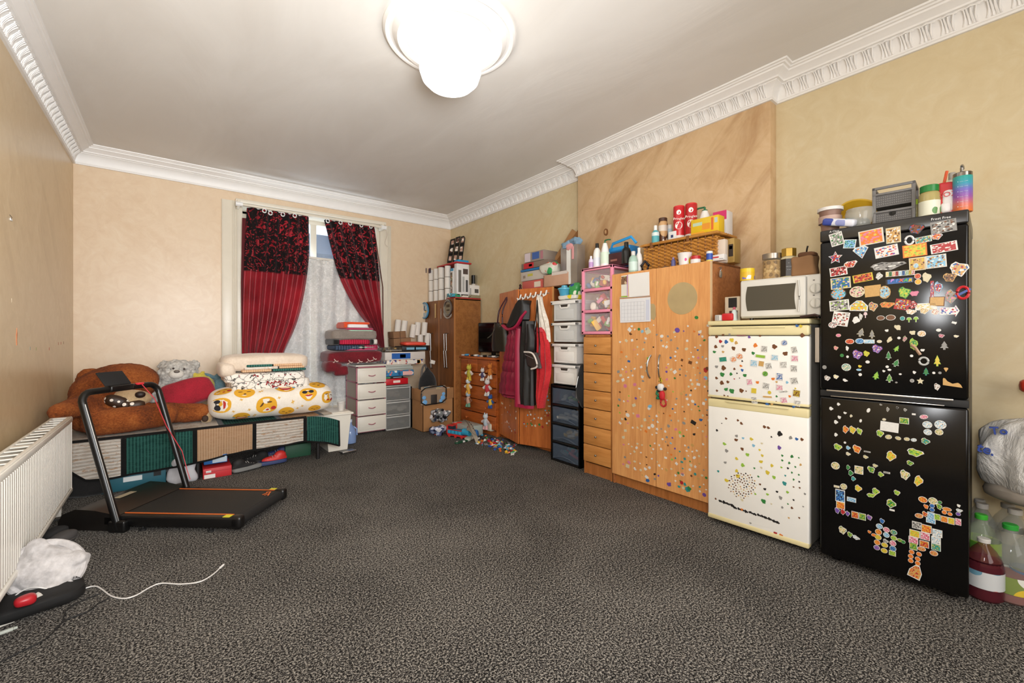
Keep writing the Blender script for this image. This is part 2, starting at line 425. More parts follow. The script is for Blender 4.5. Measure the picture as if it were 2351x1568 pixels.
b=B(); b.tube([(-.05,RL-.05,z0),(-.05,RL-.05,.0)],.012,10); b.tube([(-.05,RL-.05,z0+.02),(-.05,RL+.02,z0+.02)],.009,8); add('pipe',b,pl('#e0dbd0',.4),t)
b=B(); b.box(-.075,-.03,RL-.14,RL-.12,.0,z0+.02,.003); add('foot',b,M_rad,t)
add('valve',B().lathe([(.012,0),(.02,.008),(.02,.045),(.014,.052)],(-.05,RL-.05,.045),14),pl('#f0efec',.35),t)

# ---------------------------------------------------------------- furniture along the right wall
M_pine=wood('#c98850','#dfa366',1.0,'z',.36,12,'orange_foil_wood')
M_pine2=wood('#b57638','#cf9150',1.0,'x',.40,10,'pine_drawer_wood')
M_pined=wood('#93592a','#b5743e',1.0,'z',.42,10,'pine_side_wood')
M_cherry=wood('#9c5226','#c8743a',.8,'z',.33,9,'cherry_foil_wood')
M_side=wood('#93572f','#b67646',1.0,'x',.4,10,'brown_foil_side')
M_chrome=pl('#c9c9c9',.22,1.0,var=.02); M_steel=pl('#9a9a98',.35,1.0,var=.05)
M_black=pl('#0d0c0c',.35,var=.1); M_blackr=pl('#171616',.7,var=.1)
def door_panel(parent,x0,x1,z0,z1,y0=0.0,th=.018,m=None,name='door'):
    return add(name,B().box(x0,x1,y0,y0+th,z0,z1,.0025,1),m,parent)
def carcass(t,w,d,h,m,ms,plinth=.07,y0=.02,back=True,top=None):
    add('side_panel',B().box(0,.016,y0,d,0,h,.002,1),ms,t); add('side_panel',B().box(w-.016,w,y0,d,0,h,.002,1),ms,t)
    add('top_panel',B().box(.0,w,y0,d,h-.018,h+.002,.002,1),top or ms,t)
    if plinth: add('plinth',B().box(.016,w-.016,y0+.015,y0+.03,0,plinth,.001,1),m,t)
    if back: add('back_panel',B().box(.01,w-.01,d-.008,d,.02,h-.01),ms,t)

# --- big orange wardrobe
WRX=2.935
wr=thing('wardrobe','wide orange wood-effect wardrobe covered in tiny stickers, left of the white fridge','wardrobe',(WRX,2.345,0),-90.6)
W=.862; WH=1.775
carcass(wr,W,.45,WH,M_pined,M_side,.075)
wd=[]
wd.append(door_panel(wr,.004,W/2-.001,.085,WH,0,.019,M_pine)); wd.append(door_panel(wr,W/2+.002,W-.0,.085,WH,0,.019,M_pine))
add('edge_strip',B().box(W-.002,W+.002,-.001,.024,.085,WH+.001),pl('#d9b98f',.4),wr)
for px0,px1 in ((1493,1499),(1516,1519)):
    xa,za,_=L(wr,px0,815); xb,zb2,_=L(wr,px1,868); k=-1 if px0<1500 else 1
    pts=[]
    for i in range(13):
        s=i/12; pts.append(((xa+.0*s)+k*0+(-.012 if k<0 else .006)*math.sin(PI*s)+( .01*(1-s) if k<0 else 0),-.004-.03*math.sin(PI*s)**.6,za+(zb2-za)*s))
    add('handle',B().tube(pts,.0055,8,flat=1.3),M_steel,wd[0 if k<0 else 1])
# round recessed marks left where a mirror was glued
xx,zz,_=L(wr,1566,685)
b=B(); b.prism([(xx+.118*math.cos(a),zz+.118*math.sin(a)) for a in [2*PI*i/48 for i in range(48)]],.0015); add('glue_disc',b,pl('#b29c70',.7,var=.12),wd[1],label='dull beige round patch')
xa,za,_=L(wr,1490,698); xb,zb2,_=L(wr,1506,735)
b=B(); b.prism([(xa,zb2+.02),(xb-.015,zb2),(xb,zb2+.03),(xb-.004,za-.02),(xb-.018,za),(xa,za)],.001); add('glue_patch',b,pl('#b29c70',.7,var=.12),wd[0])
# --- narrow pine chest of seven drawers
pc=thing('drawer_tower','narrow pine tower of seven drawers beneath the pink drawers','drawers',(2.945,2.678,0),-90)
PW=.318; PH=1.262
carcass(pc,PW,.44,PH,M_pined,M_pined,.10,.012)
zs=[.115,.275,.44,.60,.765,.925,1.09,1.245]
for i in range(7):
    d=add('drawer',B().box(.004,PW-.004,0,.02,zs[i]+.003,zs[i+1]-.003,.004,2),M_pine2,pc)
    add('knob',B().lathe([(.003,0),(.004,.010),(.009,.014),(.010,.02),(.006,.024)],seg=12,M=Matrix.Rotation(R(90),3,'X')),pl('#8a8276',.35,.8),d,loc=(PW/2,0,(zs[i]+zs[i+1])/2))
# --- white fridge freezer
wf=thing('fridge_freezer','white fridge freezer with cream trim, microwave on top','fridge',(2.84,1.458,0),-88.5)
FW=.585; M_fw=pl('#ebe9e3',.3,var=.03); M_cream=pl('#dccf9f',.4,var=.05); M_fs=pl('#8c8880',.45,.2)
add('body',B().box(.004,FW-.004,.055,.52,.03,1.32,.006),M_fs,wf)
add('top_panel',B().box(-.002,FW+.002,-.002,.52,1.322,1.352,.008,3),M_cream,wf)
fd=[]
fd.append(add('lower_door',B().box(0,FW,0,.052,.045,.80,.01,3),M_fw,wf)); fd.append(add('upper_door',B().box(0,FW,0,.052,.852,1.252,.01,3),M_fw,wf))
add('door_grip',B().box(0,FW,.0,.05,1.256,1.315,.012,3).box(.16,FW-.12,-.006,.006,1.30,1.313,.004),M_cream,fd[1])
add('door_grip',B().box(0,FW,-.002,.05,.775,.832,.01,3).box(.12,FW-.1,-.010,.0,.817,.830,.004),M_cream,fd[0])
add('door_trim',B().box(0,FW,-.003,.05,.842,.857,.004,2),M_cream,fd[1])
add('door_trim',B().box(0,FW,-.003,.05,.03,.062,.008,2),M_cream,fd[0])
add('badge',B().box(.19,.245,-.005,0,1.252,1.258),pl('#7e4a50',.4),fd[1])
for k in (.06,FW-.06): add('foot',B().cyl((k,.08,0),.016,.035,12),M_black,wf)
# --- black fridge freezer
bf=thing('fridge_freezer','tall black fridge freezer crowded with magnets','fridge',(2.842,.817,0),-86.6)
KW=.572
M_kd=pl('#090808',.16,var=.05,spec=.32); M_kt=pl('#232120',.3,var=.1)
add('body',B().box(.003,KW-.003,.06,.55,.03,1.80,.006),pl('#191817',.4),bf)
add('top_panel',B().box(0,KW,.0,.55,1.775,1.838,.008,3),M_kt,bf)
kd=[add('lower_door',B().box(0,KW,0,.056,.035,.915,.012,3),M_kd,bf),add('upper_door',B().box(0,KW,0,.056,.955,1.773,.012,3),M_kd,bf)]
add('door_grip',B().box(.0,KW,.006,.05,.917,.952,.004),M_blackr,bf)
add('grip_strip',B().box(.03,KW-.05,-.004,.004,.944,.956,.003).box(.05,KW-.08,-.003,.003,.918,.923,.001),M_chrome,kd[1])
for k in (.06,KW-.06): add('foot',B().cyl((k,.08,0),.018,.035,12),M_black,bf)
M_lit=pl('#e8e8e6',.5)
x,z,_=L(bf,2160,501); text('Frost Free',.016,M_lit,bf,front_at(x,-.001,z)); x,z,_=L(bf,1917,532); text('A Class',.014,M_lit,bf,front_at(x,-.0135,z))
# --- pink 3 drawer tower on the pine drawers
pk=thing('drawer_tower','pink plastic tower of three clear drawers full of toys','drawers',(2.945,2.70,1.268),-90)
M_pink=pl('#e58fa6',.38,var=.04); KP=.355; KH=.60
b=B()
for x0,x1 in ((0,.028),(KP-.028,KP)): b.box(x0,x1,0,.028,0,KH,.006); b.box(x0,x1,.33,.36,0,KH,.006)
for z in (0,.193,.386,KH-.028): b.box(0,KP,0,.028,z,z+.026,.005); b.box(0,.02,0,.36,z,z+.026,.004); b.box(KP-.02,KP,0,.36,z,z+.026,.004)
b.box(0,KP,0,.36,KH-.02,KH,.006); add('frame',b,M_pink,pk)
tc=['#c0392b','#e8e2d0','#e6b43c','#7fae5a','#d8829a','#4a6a8c','#efe7d8','#b5532d','#f2f0ea','#88705c']
rnd=random.Random(5)
for i in range(3):
    z=.026+.193*i
    d=add('drawer',B().box(.03,KP-.03,.008,.012,z+.006,z+.158,.002,1).box(.03,.034,.012,.33,z+.006,z+.15).box(KP-.034,KP-.03,.012,.33,z+.006,z+.15).box(.03,KP-.03,.012,.33,z+.002,z+.008),glass('#f0e4e8',.08,.14),pk)
    for k in range(26):
        sx=.018+rnd.random()*.032; x=.05+rnd.random()*(KP-.1); y=.03+rnd.random()*.14; zz=z+.02+rnd.random()*.085
        m=pl(tc[rnd.randrange(10)],.5)
        q=Matrix.Rotation(rnd.random()*3,3,'Y')
        bb=B(); 
        if k%3: bb.box(-sx,sx,-.012,.012,-.5*sx,.5*sx,.004)
        else: bb.soft((0,0,0),(sx*.8,.014,sx*.6),.8,seg=10,rings=6)
        add('toy',bb.mesh('toy',m),None,d,loc=(x,y,zz),rot=(0,rnd.random()*3,rnd.random()))
# --- white stacked boxes and black drawer tower
bt=thing('drawer_tower','black plastic tower of four smoky drawers under white boxes','drawers',(3.005,3.168,0),-90)
TW=.395; M_smoke=glass('#5c6a7c',.12,.42)
b=B()
for x0,x1 in ((0,.022),(TW-.022,TW)): b.box(x0,x1,0,.022,0,.77,.004); b.box(x0,x1,.34,.36,0,.77,.004)
for i in range(5): b.box(0,TW,0,.024,.185*i+.0,.185*i+.02,.004); b.box(0,TW,.01,.36,.185*i+.004,.185*i+.014)
b.box(0,.012,0,.36,0,.77); b.box(TW-.012,TW,0,.36,0,.77); add('frame',b,M_black,bt)
for i in range(4):
    z=.02+.185*i
    d=B(); d.box(.022,TW-.022,.004,.010,z+.004,z+.155,.004); d.box(.022,.026,.01,.33,z+.01,z+.15); d.box(TW-.026,TW-.022,.01,.33,z+.01,z+.15)
    d=add('drawer',d,M_smoke,bt)
    pts=[(.05+.295*k/12,-.012,z+.02+.028*math.sin(PI*k/12)) for k in range(13)]
    add('handle',B().tube(pts,.006,6),M_smoke,d)
    cols=[('#8d5b3a','#c8c4ba','#88b04b'),('#d9d2c2','#b9b4a8','#a9a49a'),('#e4b92f','#e8e2d0','#d2b04a'),('#7d8a96','#c04a4a','#3e8f8f')][3-i]
    for k in range(9):
        bb=B(); sx=.02+rnd.random()*.05
        if k%2: bb.box(-sx,sx,-.01,.01,-.012,.012,.004)
        else: bb.soft((0,0,0),(sx,.03,.022),.8,seg=10,rings=6,amp=.01,freq=20,seed=k)
        add('toy',bb,pl(cols[k%3],.6),d,loc=(.07+rnd.random()*.25,.05+rnd.random()*.1,z+.04+rnd.random()*.06),rot=(0,(rnd.random()-.5)*1.2,rnd.random()))
prev=None; M_wp=pl('#e8e6e1',.35,var=.03); M_wc=glass('#dfe0de',.25,.72)
names=['white plastic storage box, bottom of the stack on black drawers','white plastic storage box, second from the bottom of its stack','cloudy white storage box, third from the bottom of its stack','cloudy white storage box, topmost of the stack with lid']
for i in range(4):
    t=thing('storage_box',names[i],'box',(3.0,3.17,.774+.208*i),-90,'white boxes stacked on the black drawers')
    b=B(); m=M_wp if i<2 else M_wc
    def fn(u,v):
        return None
    # tapered tub walls
    z0b,z1b=.004,.175
    for (x0,x1,y0,y1) in ((.03,TW-.05,.02,.024),(.03,TW-.05,.336,.34),(.03,.034,.02,.34),(TW-.054,TW-.05,.02,.34)):
        b.box(x0,x1,y0,y1,z0b,z1b,.002,1)
    b.box(.03,TW-.05,.02,.34,z0b,z0b+.005); add('tub',b,m,t)
    b=B()
    for (x0,x1,y0,y1) in ((.005,TW-.03,0,.022),(.005,TW-.03,.335,.355),(.005,.03,0,.355),(TW-.055,TW-.03,0,.355)): b.box(x0,x1,y0,y1,.168,.194,.005)
    if i==3: b.box(.0,TW-.025,-.003,.36,.192,.204,.004)
    add('rim',b,M_wp,t)
    b=B(); b.prism([(.115,.165),(.255,.165),(.245,.135),(.23,.125),(.14,.125),(.125,.135)],.010,Matrix.Translation((0,.02,0))); add('grip',b,M_wp,t)
    b=B(); b.prism([(.135,.163),(.235,.163),(.225,.14),(.145,.14)],.002,Matrix.Translation((0,.0095,0))); add('grip_hole',b,pl('#3a332c',.8),t)
    add('tag_panel',B().box(.06,.30,.016,.021,.025,.115,.004),m,t)
    if i>=2:
        bb=B()
        for k in range(5): bb.soft((.09+.05*k,.1,.05),(.035,.06,.035),.8,seg=10,rings=6,amp=.01,freq=18,seed=k)
        add('clothes',bb,pl('#d9cfb4' if i==2 else '#b8bcc2',.9),t,kind='stuff')
# --- cherry wardrobe with both doors a little ajar
cw=thing('wardrobe','reddish wood wardrobe with ajar doors and coats hung on it','wardrobe',(3.19,4.262,0),-90)
CWW=.925; CH=1.782
carcass(cw,CWW,.30,CH,M_cherry,wood('#6f3a1c','#8f5229',.8,'z',.45,9),.06,0.0)
def ajar(x,w,ang,left):
    o=add('door',B().box(0 if left else -w,w if left else 0,-.018,0,.045,CH-.005,.002,1),M_cherry,cw,loc=(x,-.002,0),rot=(0,0,R(-ang if left else ang)))
    return o
cd1=ajar(.002,.56,15,True); cd2=ajar(CWW-.0,.40,19.5,False)
add('edge_strip',B().box(CWW-.004,CWW+.012,-.012,.01,.045,CH),pl('#d79a5c',.4),cw)
# --- chest of drawers
cc=thing('chest_of_drawers','red-brown pine chest of drawers with toys hung on the knobs','drawers',(3.13,5.115,0),-90)
M_red=wood('#8a421b','#b96228',.9,'x',.38,9,'stained_pine'); CCW=.83
carcass(cc,CCW,.36,.955,M_red,M_red,.06,.014)
add('top_panel',B().box(-.012,CCW+.005,-.018,.36,.955,.98,.005),M_red,cc)
cz=[.075,.25,.425,.60,.775,.95]
cdr=[]
for i in range(5):
    xs=[(.012,CCW/2-.004),(CCW/2+.004,CCW-.012)] if i==4 else [(.012,CCW-.012)]
    for x0,x1 in xs:
        d=add('drawer',B().box(x0,x1,0,.02,cz[i]+.005,cz[i+1]-.005,.005,2),M_red,cc); cdr.append(d)
        ks=[(x0+x1)/2] if i==4 else [.19,CCW-.19]
        for kx in ks:
            add('knob',B().lathe([(.008,0),(.007,.012),(.017,.02),(.019,.03),(.012,.038)],seg=14,M=Matrix.Rotation(R(90),3,'X')),M_red,d,loc=(kx,0,(cz[i]+cz[i+1])/2))
# --- corner walnut wardrobe
nw=thing('wardrobe','brown walnut-effect wardrobe in the far corner, paper rolls on top','wardrobe',(3.04,6.0,0),-90)
M_wal=wood('#7a4a22','#9b6535',.9,'x',.4,8,'walnut_foil'); M_wal2=wood('#64391b','#84522b',.9,'z',.4,8,'walnut_foil_door'); NW=.865
carcass(nw,NW,.44,1.775,M_wal2,M_wal,.06)
nd=[door_panel(nw,.003,NW/2-.004,.07,1.77,0,.018,M_wal2),door_panel(nw,NW/2+.004,NW-.003,.07,1.77,0,.018,M_wal2)]
M_edge=pl('#a9703f',.4)
add('edge_strip',B().box(NW/2-.006,NW/2+.004,-.003,.004,.07,1.77),M_edge,nw); add('edge_strip',B().box(NW-.008,NW+.001,-.003,.02,.0,1.775),M_edge,nw)
for d,px in ((nd[0],993),(nd[1],1024)):
    for k in (0,1):
        x,z,_=L(nw,px+5*k,765); x2,z2,_=L(nw,px+5*k,845)
        if px<1000 and k: continue
        add('handle',B().tube([(x,0,z),(x,-.03,z-.01),(x,-.035,(z+z2)/2),(x,-.03,z2+.01),(x,0,z2)],.007,8),M_steel,d)
# --- white and mauve four drawer unit against the back wall
mv=thing('storage_unit','white four-drawer plastic unit with mauve frame, folded blankets on top','drawers',(1.815,5.462,0),0)
M_mauve=pl('#a8626f',.45,var=.05); M_ivory=pl('#e3ddd0',.4,var=.03); VW=.385
b=B()
for x0,x1 in ((0,.03),(VW-.02,VW)):
    b.box(x0,x1,.01,.04,.02,.86,.004); b.box(x0,x1,.40,.43,.02,.86,.004)
for z in (.02,.23,.44,.65,.845): b.box(0,.02,.01,.43,z,z+.022,.003); b.box(VW-.02,VW,.01,.43,z,z+.022,.003); b.box(0,VW,.01,.03,z,z+.02,.003)
add('frame',b,M_mauve,mv)
add('top_panel',B().box(-.012,VW+.006,-.008,.44,.862,.884,.006),M_ivory,mv)
add('side_panel',B().box(.006,.01,.03,.42,.03,.85),pl('#b0a294',.6),mv)
for i in range(4):
    z=.03+.207*i
    d=add('drawer',B().box(.012,VW,-.006,.03,z,z+.192,.006),M_ivory,mv)
    add('drawer_panel',B().box(.035,VW-.022,-.010,-.004,z+.028,z+.165,.004),M_ivory,d)
    pts=[(VW/2-.045+.09*k/8,-.012-.014*math.sin(PI*k/8),z+.098-.010*math.sin(PI*k/8)) for k in range(9)]
    add('handle',B().tube(pts,.006,6),M_mauve,d)
for x in (.02,VW-.02): add('foot',B().cyl((x,.03,0),.014,.025,10),M_black,mv)
# --- clear grey three drawer unit
gv=thing('storage_unit','grey clear-fronted three-drawer unit under the stack of games','drawers',(2.20,5.47,0),0)
GW=.35; b=B(); b.box(0,.012,0,.38,0,.595,.003); b.box(GW-.012,GW,0,.38,0,.595,.003); b.box(0,GW,.37,.38,0,.595)
for i in range(4): b.box(0,GW,0 if i<3 else -.004,.38,.192*i,.192*i+.016,.003)
add('frame',b,pl('#a9a8a4',.4),gv)
for i in range(3):
    z=.016+.192*i
    d=add('drawer',B().box(.012,GW-.012,.006,.010,z+.004,z+.165,.003),glass('#8f8f8c',.15,.45),gv)
    add('drawer_rim',B().box(.008,GW-.008,-.006,.012,z+.148,z+.168,.004),pl('#b4b3af',.4),d)
    bb=B()
    for k in range(6): bb.soft((.06+rnd.random()*.22,.08,z+.05+rnd.random()*.04),(.05,.04,.028),.8,seg=12,rings=7,amp=.012,freq=16,seed=k+i)
    add('clothes',bb,[pl('#8d8d88',.9),pl('#ddd6cc',.9),pl('#a89a92',.9)][i],d,kind='stuff')
b=B(); b.box(GW+.004,GW+.028,.01,.3,0,.56,.003); add('side_panel',b,M_black,gv)
# ================================================================ left side: bed, plush toys, treadmill
def draped(b,rows,y0,t,nx=14,sub=4,fold=0.0,nf=5,seed=0,quilt=0.0,nq=8):
    """closed hanging cloth from rows of (z,x0,x1[,thick]) ; front at y0-t/2"""
    def row(s):
        k=min(int(s),len(rows)-2); f=s-k; A,Bq=rows[k],rows[k+1]; f2=f
        return [A[i]+(Bq[i]-A[i])*f2 for i in range(3)]
    n=(len(rows)-1)*sub; ring=[]
    for j in range(n+1):
        z,x0,x1=row(j/sub*0.99999) if j<n else rows[-1][:3]
        r=[]
        m=nx*2
        for i in range(m):
            if i<=nx: u=i/nx; sgn=-1
            else: u=1-(i-nx)/nx; sgn=1
            x=x0+(x1-x0)*u; th=t*.5*max(0.0,math.sin(PI*min(max(u,.0),1)))**.5
            d=fold*math.sin(u*nf*2*PI+seed+j*.08)+fold*.6*noise.noise(Vector((x*9,z*4,seed)))
            q=quilt*abs(math.sin(PI*nq*j/n)) if sgn<0 else 0
            r.append(b.bm.verts.new((x,y0+sgn*(th)+d-q,z)))
        ring.append(r)
    for j in range(n):
        for i in range(nx*2):
            k=(i+1)%(nx*2); f=b.bm.faces.new((ring[j][i],ring[j][k],ring[j+1][k],ring[j+1][i])); f.material_index=b.mi
    f=b.bm.faces.new(ring[0]); f.material_index=b.mi; f=b.bm.faces.new(ring[-1][::-1]); f.material_index=b.mi
    return b
def blob(parts,voxel=.018,smooth=6,amp=.006,freq=60,name='blob'):
    """union of rounded volumes -> one continuous plush surface (Mesh)"""
    b=B()
    for p in parts:
        if p[0]=='s': b.soft(p[1],p[2],1.0,seg=20,rings=12,M=p[3] if len(p)>3 else None)
        else:
            pts=[Vector(q) for q in p[1]]; rr=p[2]; P=[];Q=[]
            d=(pts[0]-pts[1]).normalized(); e=(pts[-1]-pts[-2]).normalized()
            for a in (80,50,20): P.append(pts[0]+d*rr[0]*math.sin(R(a))); Q.append(rr[0]*math.cos(R(a)))
            n=len(pts)
            for i in range(n-1):
                for k in range(3): f=k/3; P.append(pts[i].lerp(pts[i+1],f)); Q.append(rr[i]+(rr[i+1]-rr[i])*f)
            P.append(pts[-1]); Q.append(rr[-1])
            for a in (20,50,80): P.append(pts[-1]+e*rr[-1]*math.sin(R(a))); Q.append(rr[-1]*math.cos(R(a)))
            b.tube(P,Q,16)
    me=b.mesh('t',[]); o=bpy.data.objects.new('t',me); sc.collection.objects.link(o)
    m=o.modifiers.new('r','REMESH'); m.mode='VOXEL'; m.voxel_size=voxel
    m=o.modifiers.new('s','SMOOTH'); m.iterations=smooth; m.factor=.6
    bpy.context.view_layer.update()
    r=bpy.data.meshes.new_from_object(o.evaluated_get(bpy.context.evaluated_depsgraph_get())); bpy.data.objects.remove(o); bpy.data.meshes.remove(me)
    for v in r.vertices: v.co+=v.normal*amp*noise.noise(v.co*freq)
    r.polygons.foreach_set('use_smooth',[True]*len(r.polygons)); r.name=name; return r
def ribbed(c1,c2,axis=0,freq=260,blotch=None):
    key=('rb',c1,c2,axis,freq,blotch)
    if key in _M: return _M[key]
    g=NT('ribbed_knit'); v=g.co(); s=g.sep(v)
    a=g.math('SINE',g.math('MULTIPLY',s[axis],freq)); bq=g.noise(g.co((1,1,4) if axis==0 else (1,1,1)),14,4,1.2,.7)
    f=g.math('MULTIPLY_ADD',a,.22,bq)
    c=g.ramp(f,[(.30,c1),(.62,c2)])
    if blotch: c=g.mix(g.ramp(g.noise(g.co((1,1,3.5)),22,3,.8,.6),[(.56,0.0),(.66,.8)]),c,blotch)
    g.col(c); g.set(Roughness=.95); g.bump(g.math('SINE',g.math('MULTIPLY',s[axis],freq)),.6,.004); _M[key]=g.m; return g.m
M_pwhite=ribbed('#dccfbf','#f6eee3',2,240,'#c99a6c'); M_pgreen=ribbed('#1a4a44','#3a766a',0,300); M_ppeach=ribbed('#d6a880','#eac49d',0,330); M_pblack=fabric('#0b0a0a','#1b1919',120)
# ---- bed
BXX0,BXX1,BY,BYY=-.72,1.25,4.63,5.56
bed=thing('bed','low single bed under patchwork throw along the window wall','bed',(0,0,0))
M_iron=pl('#141212',.5)
add('mattress',B().box(BXX0,BXX1,BY,BYY,.30,.432,.05,3),fabric('#c9c0b4','#dcd5ca',60),bed)
b=B(); b.box(BXX0,BXX1,BY+.02,BY+.05,.25,.30,.004); b.box(BXX0,BXX1,BYY-.05,BYY-.02,.25,.30,.004); b.box(BXX0,BXX0+.03,BY+.02,BYY,.25,.30,.004); b.box(BXX1-.03,BXX1,BY+.02,BYY,.25,.30,.004); add('frame',b,M_iron,bed)
for i in range(9): add('slat',B().box(BXX0+.1+i*.22,BXX0+.17+i*.22,BY+.03,BYY-.03,.285,.299),pl('#6d5439',.6),bed)
for x in (BXX0+.05,.17,1.16):
    for y in (BY+.035,BYY-.04): add('leg',B().tube([(x,y,.0),(x,y,.27)],.018,10),M_iron,bed)
# ---- patchwork throw
th=thing('patchwork_throw','patchwork throw of white, green and peach panels edged in black on the bed','blanket',(0,0,0))
def bottom_z(x): # hem height along the front
    P=[(-.75,.25),(-.62,.24),(-.52,.14),(-.42,.125),(-.1,.135),(.13,.150),(.5,.185),(.9,.20),(1.05,.205),(1.25,.20)]
    for (a,za),(c,zc) in zip(P,P[1:]):
        if x<=c: return za+(zc-za)*max(0,(x-a)/(c-a))
    return P[-1][1]
def xs(px): return onY(px,BY-.02)[0]
segs=[(150,277,M_pwhite,'white'),(277,290,M_pblack,0),(290,442,M_pgreen,'g'),(442,453,M_pblack,0),(453,580,M_ppeach,'p'),(580,589,M_pblack,0),(589,697,M_pwhite,'w'),(697,705,M_pblack,0)]
for i,(p0,p1,m,_) in enumerate(segs):
    x0,x1=xs(p0),xs(p1)
    def fn(u,v,x0=x0,x1=x1):
        x=x0+(x1-x0)*u; zt=.446; zb=bottom_z(x)
        y=BY-.014-.016*math.sin(x*9+.5)*v-.008*math.sin(x*31)*v*v
        if v<.06: y=BY+.012-.026*(v/.06)
        return Vector((x,y,zt+(zb-zt)*v))
    o=add('band' if m is M_pblack else 'patch',B().grid(fn,max(2,int((x1-x0)/.02)),18,.006),m,th)
x0,x1=xs(150),xs(705)
def fn(u,v):
    x=x0+(x1-x0)*u; return Vector((x,BY-.018-.016*math.sin(x*9+.5)-.008*math.sin(x*31),bottom_z(x)+.012-.016*v))
add('band',B().grid(fn,90,1,.009),M_pblack,th)
def fn(u,v):
    x=x0+(x1-x0)*u; return Vector((x,BY-.012+.022*v,.436+.018*v))
add('band',B().grid(fn,60,1,.006),M_pblack,th)
# corner flap at the foot of the bed, swinging out over the bin
cx0=xs(705)
def fn(u,v):
    x=cx0+.30*u; zt=.45-.0*u-.07*u*u; zb=.20+.0*u-.08*u*u*(2-u)
    return Vector((x,BY-.02-.03*math.sin(u*7)*v-.02*u, zt+(zb-zt)*v))
add('patch',B().grid(fn,16,18,.006),M_pgreen,th)
def fn(u,v):
    p=Vector((cx0+.30*(u if u<.75 else .75+.25*1),0,0)); x=cx0+.30*u; zb=.20-.08*u*u*(2-u); return Vector((x,BY-.024-.03*math.sin(u*7)-.02*u,zb+.012-.018*v))
add('band',B().grid(fn,16,1,.009),M_pblack,th)
def fn(u,v):
    zt=.38; zb=.12; z=zt+(zb-zt)*v; return Vector((cx0+.292+.014*u,BY-.048-.03*math.sin(7)*v,z))
add('band',B().grid(fn,1,12,.009),M_pblack,th)
for (x0_,x1_,m) in ((-.72,.32,M_pwhite),(.32,.36,M_pblack),(.36,.79,M_pgreen),(.79,.83,M_pblack),(.83,1.17,M_ppeach),(1.17,1.21,M_pblack),(1.21,1.30,M_pwhite)):
    def fn(u,v,a=x0_,c=x1_):
        x=a+(c-a)*u; y=BY+.01+(.86)*v; return Vector((x,y,.448+.006*noise.noise(Vector((x*5,y*5,1)))))
    add('band' if m is M_pblack else 'patch',B().grid(fn,max(2,int((x1_-x0_)/.04)),20,.008),m,th)
# ---- big brown bear (slumped in the corner on the bed)
def W3(px,py,Y): p=onY(px,Y,py); return Vector(p[:3])
M_bear=NT('brown_plush'); g=M_bear; v=g.co(); n=g.noise(v,70,4,.4,.7); n2=g.noise(v,7,3)
g.col(g.ramp(g.math('MULTIPLY_ADD',n2,.5,g.math('MULTIPLY',n,.5)),[(.36,'#5c2a0c'),(.5,'#8f4716'),(.66,'#b4682c')])); g.set(Roughness=.95); g.bump(n,.9,.014); M_bear=g.m
M_bface=fabric('#a98c66','#cbb08a',90); M_nose=pl('#2a1a14',.5)
br=thing('teddy_bear','giant brown teddy bear slumped against the corner at the bed head','soft toy',(0,0,0))
hd=W3(266,888,5.18)
WZ=lambda px,Y,z: Vector((onY(px,Y)[0],Y,z))
body=[('s',hd,(.31,.24,.20),Matrix.Rotation(R(-14),3,'Y')),('s',W3(338,866,5.20),(.06,.045,.085),Matrix.Rotation(R(-8),3,'Y')),('s',W3(207,872,5.30),(.10,.05,.11)),
 ('s',WZ(243,5.10,.645),(.26,.25,.20)),('s',WZ(218,4.96,.58),(.17,.18,.13)),
 ('c',[W3(215,925,4.92),W3(172,936,4.66),W3(133,946,4.52)],[.095,.08,.062]),
 ('c',[W3(300,930,5.0),W3(345,945,4.93),W3(392,938,4.95)],[.08,.07,.055]),
 ('c',[WZ(225,4.76,.556),WZ(300,4.74,.566),WZ(378,4.76,.575)],[.108,.105,.098]),
 ('c',[WZ(360,5.06,.56),WZ(430,4.95,.545),WZ(462,4.93,.545)],[.095,.088,.082])]
add('body',blob(body,.016,8,.005,45,'body'),M_bear,br); br.children[0].data.materials.append(M_bear)
b=B(); b.soft(W3(305,912,4.93),(.13,.07,.065),.9,seg=20,rings=12,M=Matrix.Rotation(R(10),3,'Y')); add('muzzle',b,M_bface,br)
add('nose',B().soft(W3(322,906,4.86),(.036,.025,.028),.9,seg=14,rings=8),M_nose,br)
for px,py in ((275,879),(330,884)): add('eye',B().soft(W3(px,py,4.96),(.016,.014,.016),1,seg=12,rings=8),M_nose,br)
add('foot_pad',B().soft(W3(474,953,4.93),(.05,.06,.088),.9,seg=18,rings=10),M_bface,br); add('toe_pad',B().soft(W3(471,961,4.86),(.025,.02,.03),.9,seg=12,rings=8).soft(W3(485,936,4.86),(.014,.02,.014),.9,seg=12,rings=8),pl('#3c281c',.8),br)
M_bow=NT('polka_dot'); g=M_bow; vo=g.n('ShaderNodeTexVoronoi'); vo.inputs['Scale'].default_value=26; g.l(g.co(),vo.inputs['Vector']); g.col(g.ramp(vo.outputs['Distance'],[(0,'#efe6d8'),(.36,'#35200f')],'CONSTANT')); M_bow=g.m
b=B(); b.soft(W3(268,922,4.86),(.085,.04,.05),.8,seg=16,rings=8,M=Matrix.Rotation(R(25),3,'Y')); b.soft(W3(308,931,4.84),(.075,.04,.04),.8,seg=16,rings=8,M=Matrix.Rotation(R(-8),3,'Y')); b.soft(W3(289,930,4.82),(.03,.03,.03),.8,seg=12,rings=8); add('bow',b,M_bow,br)
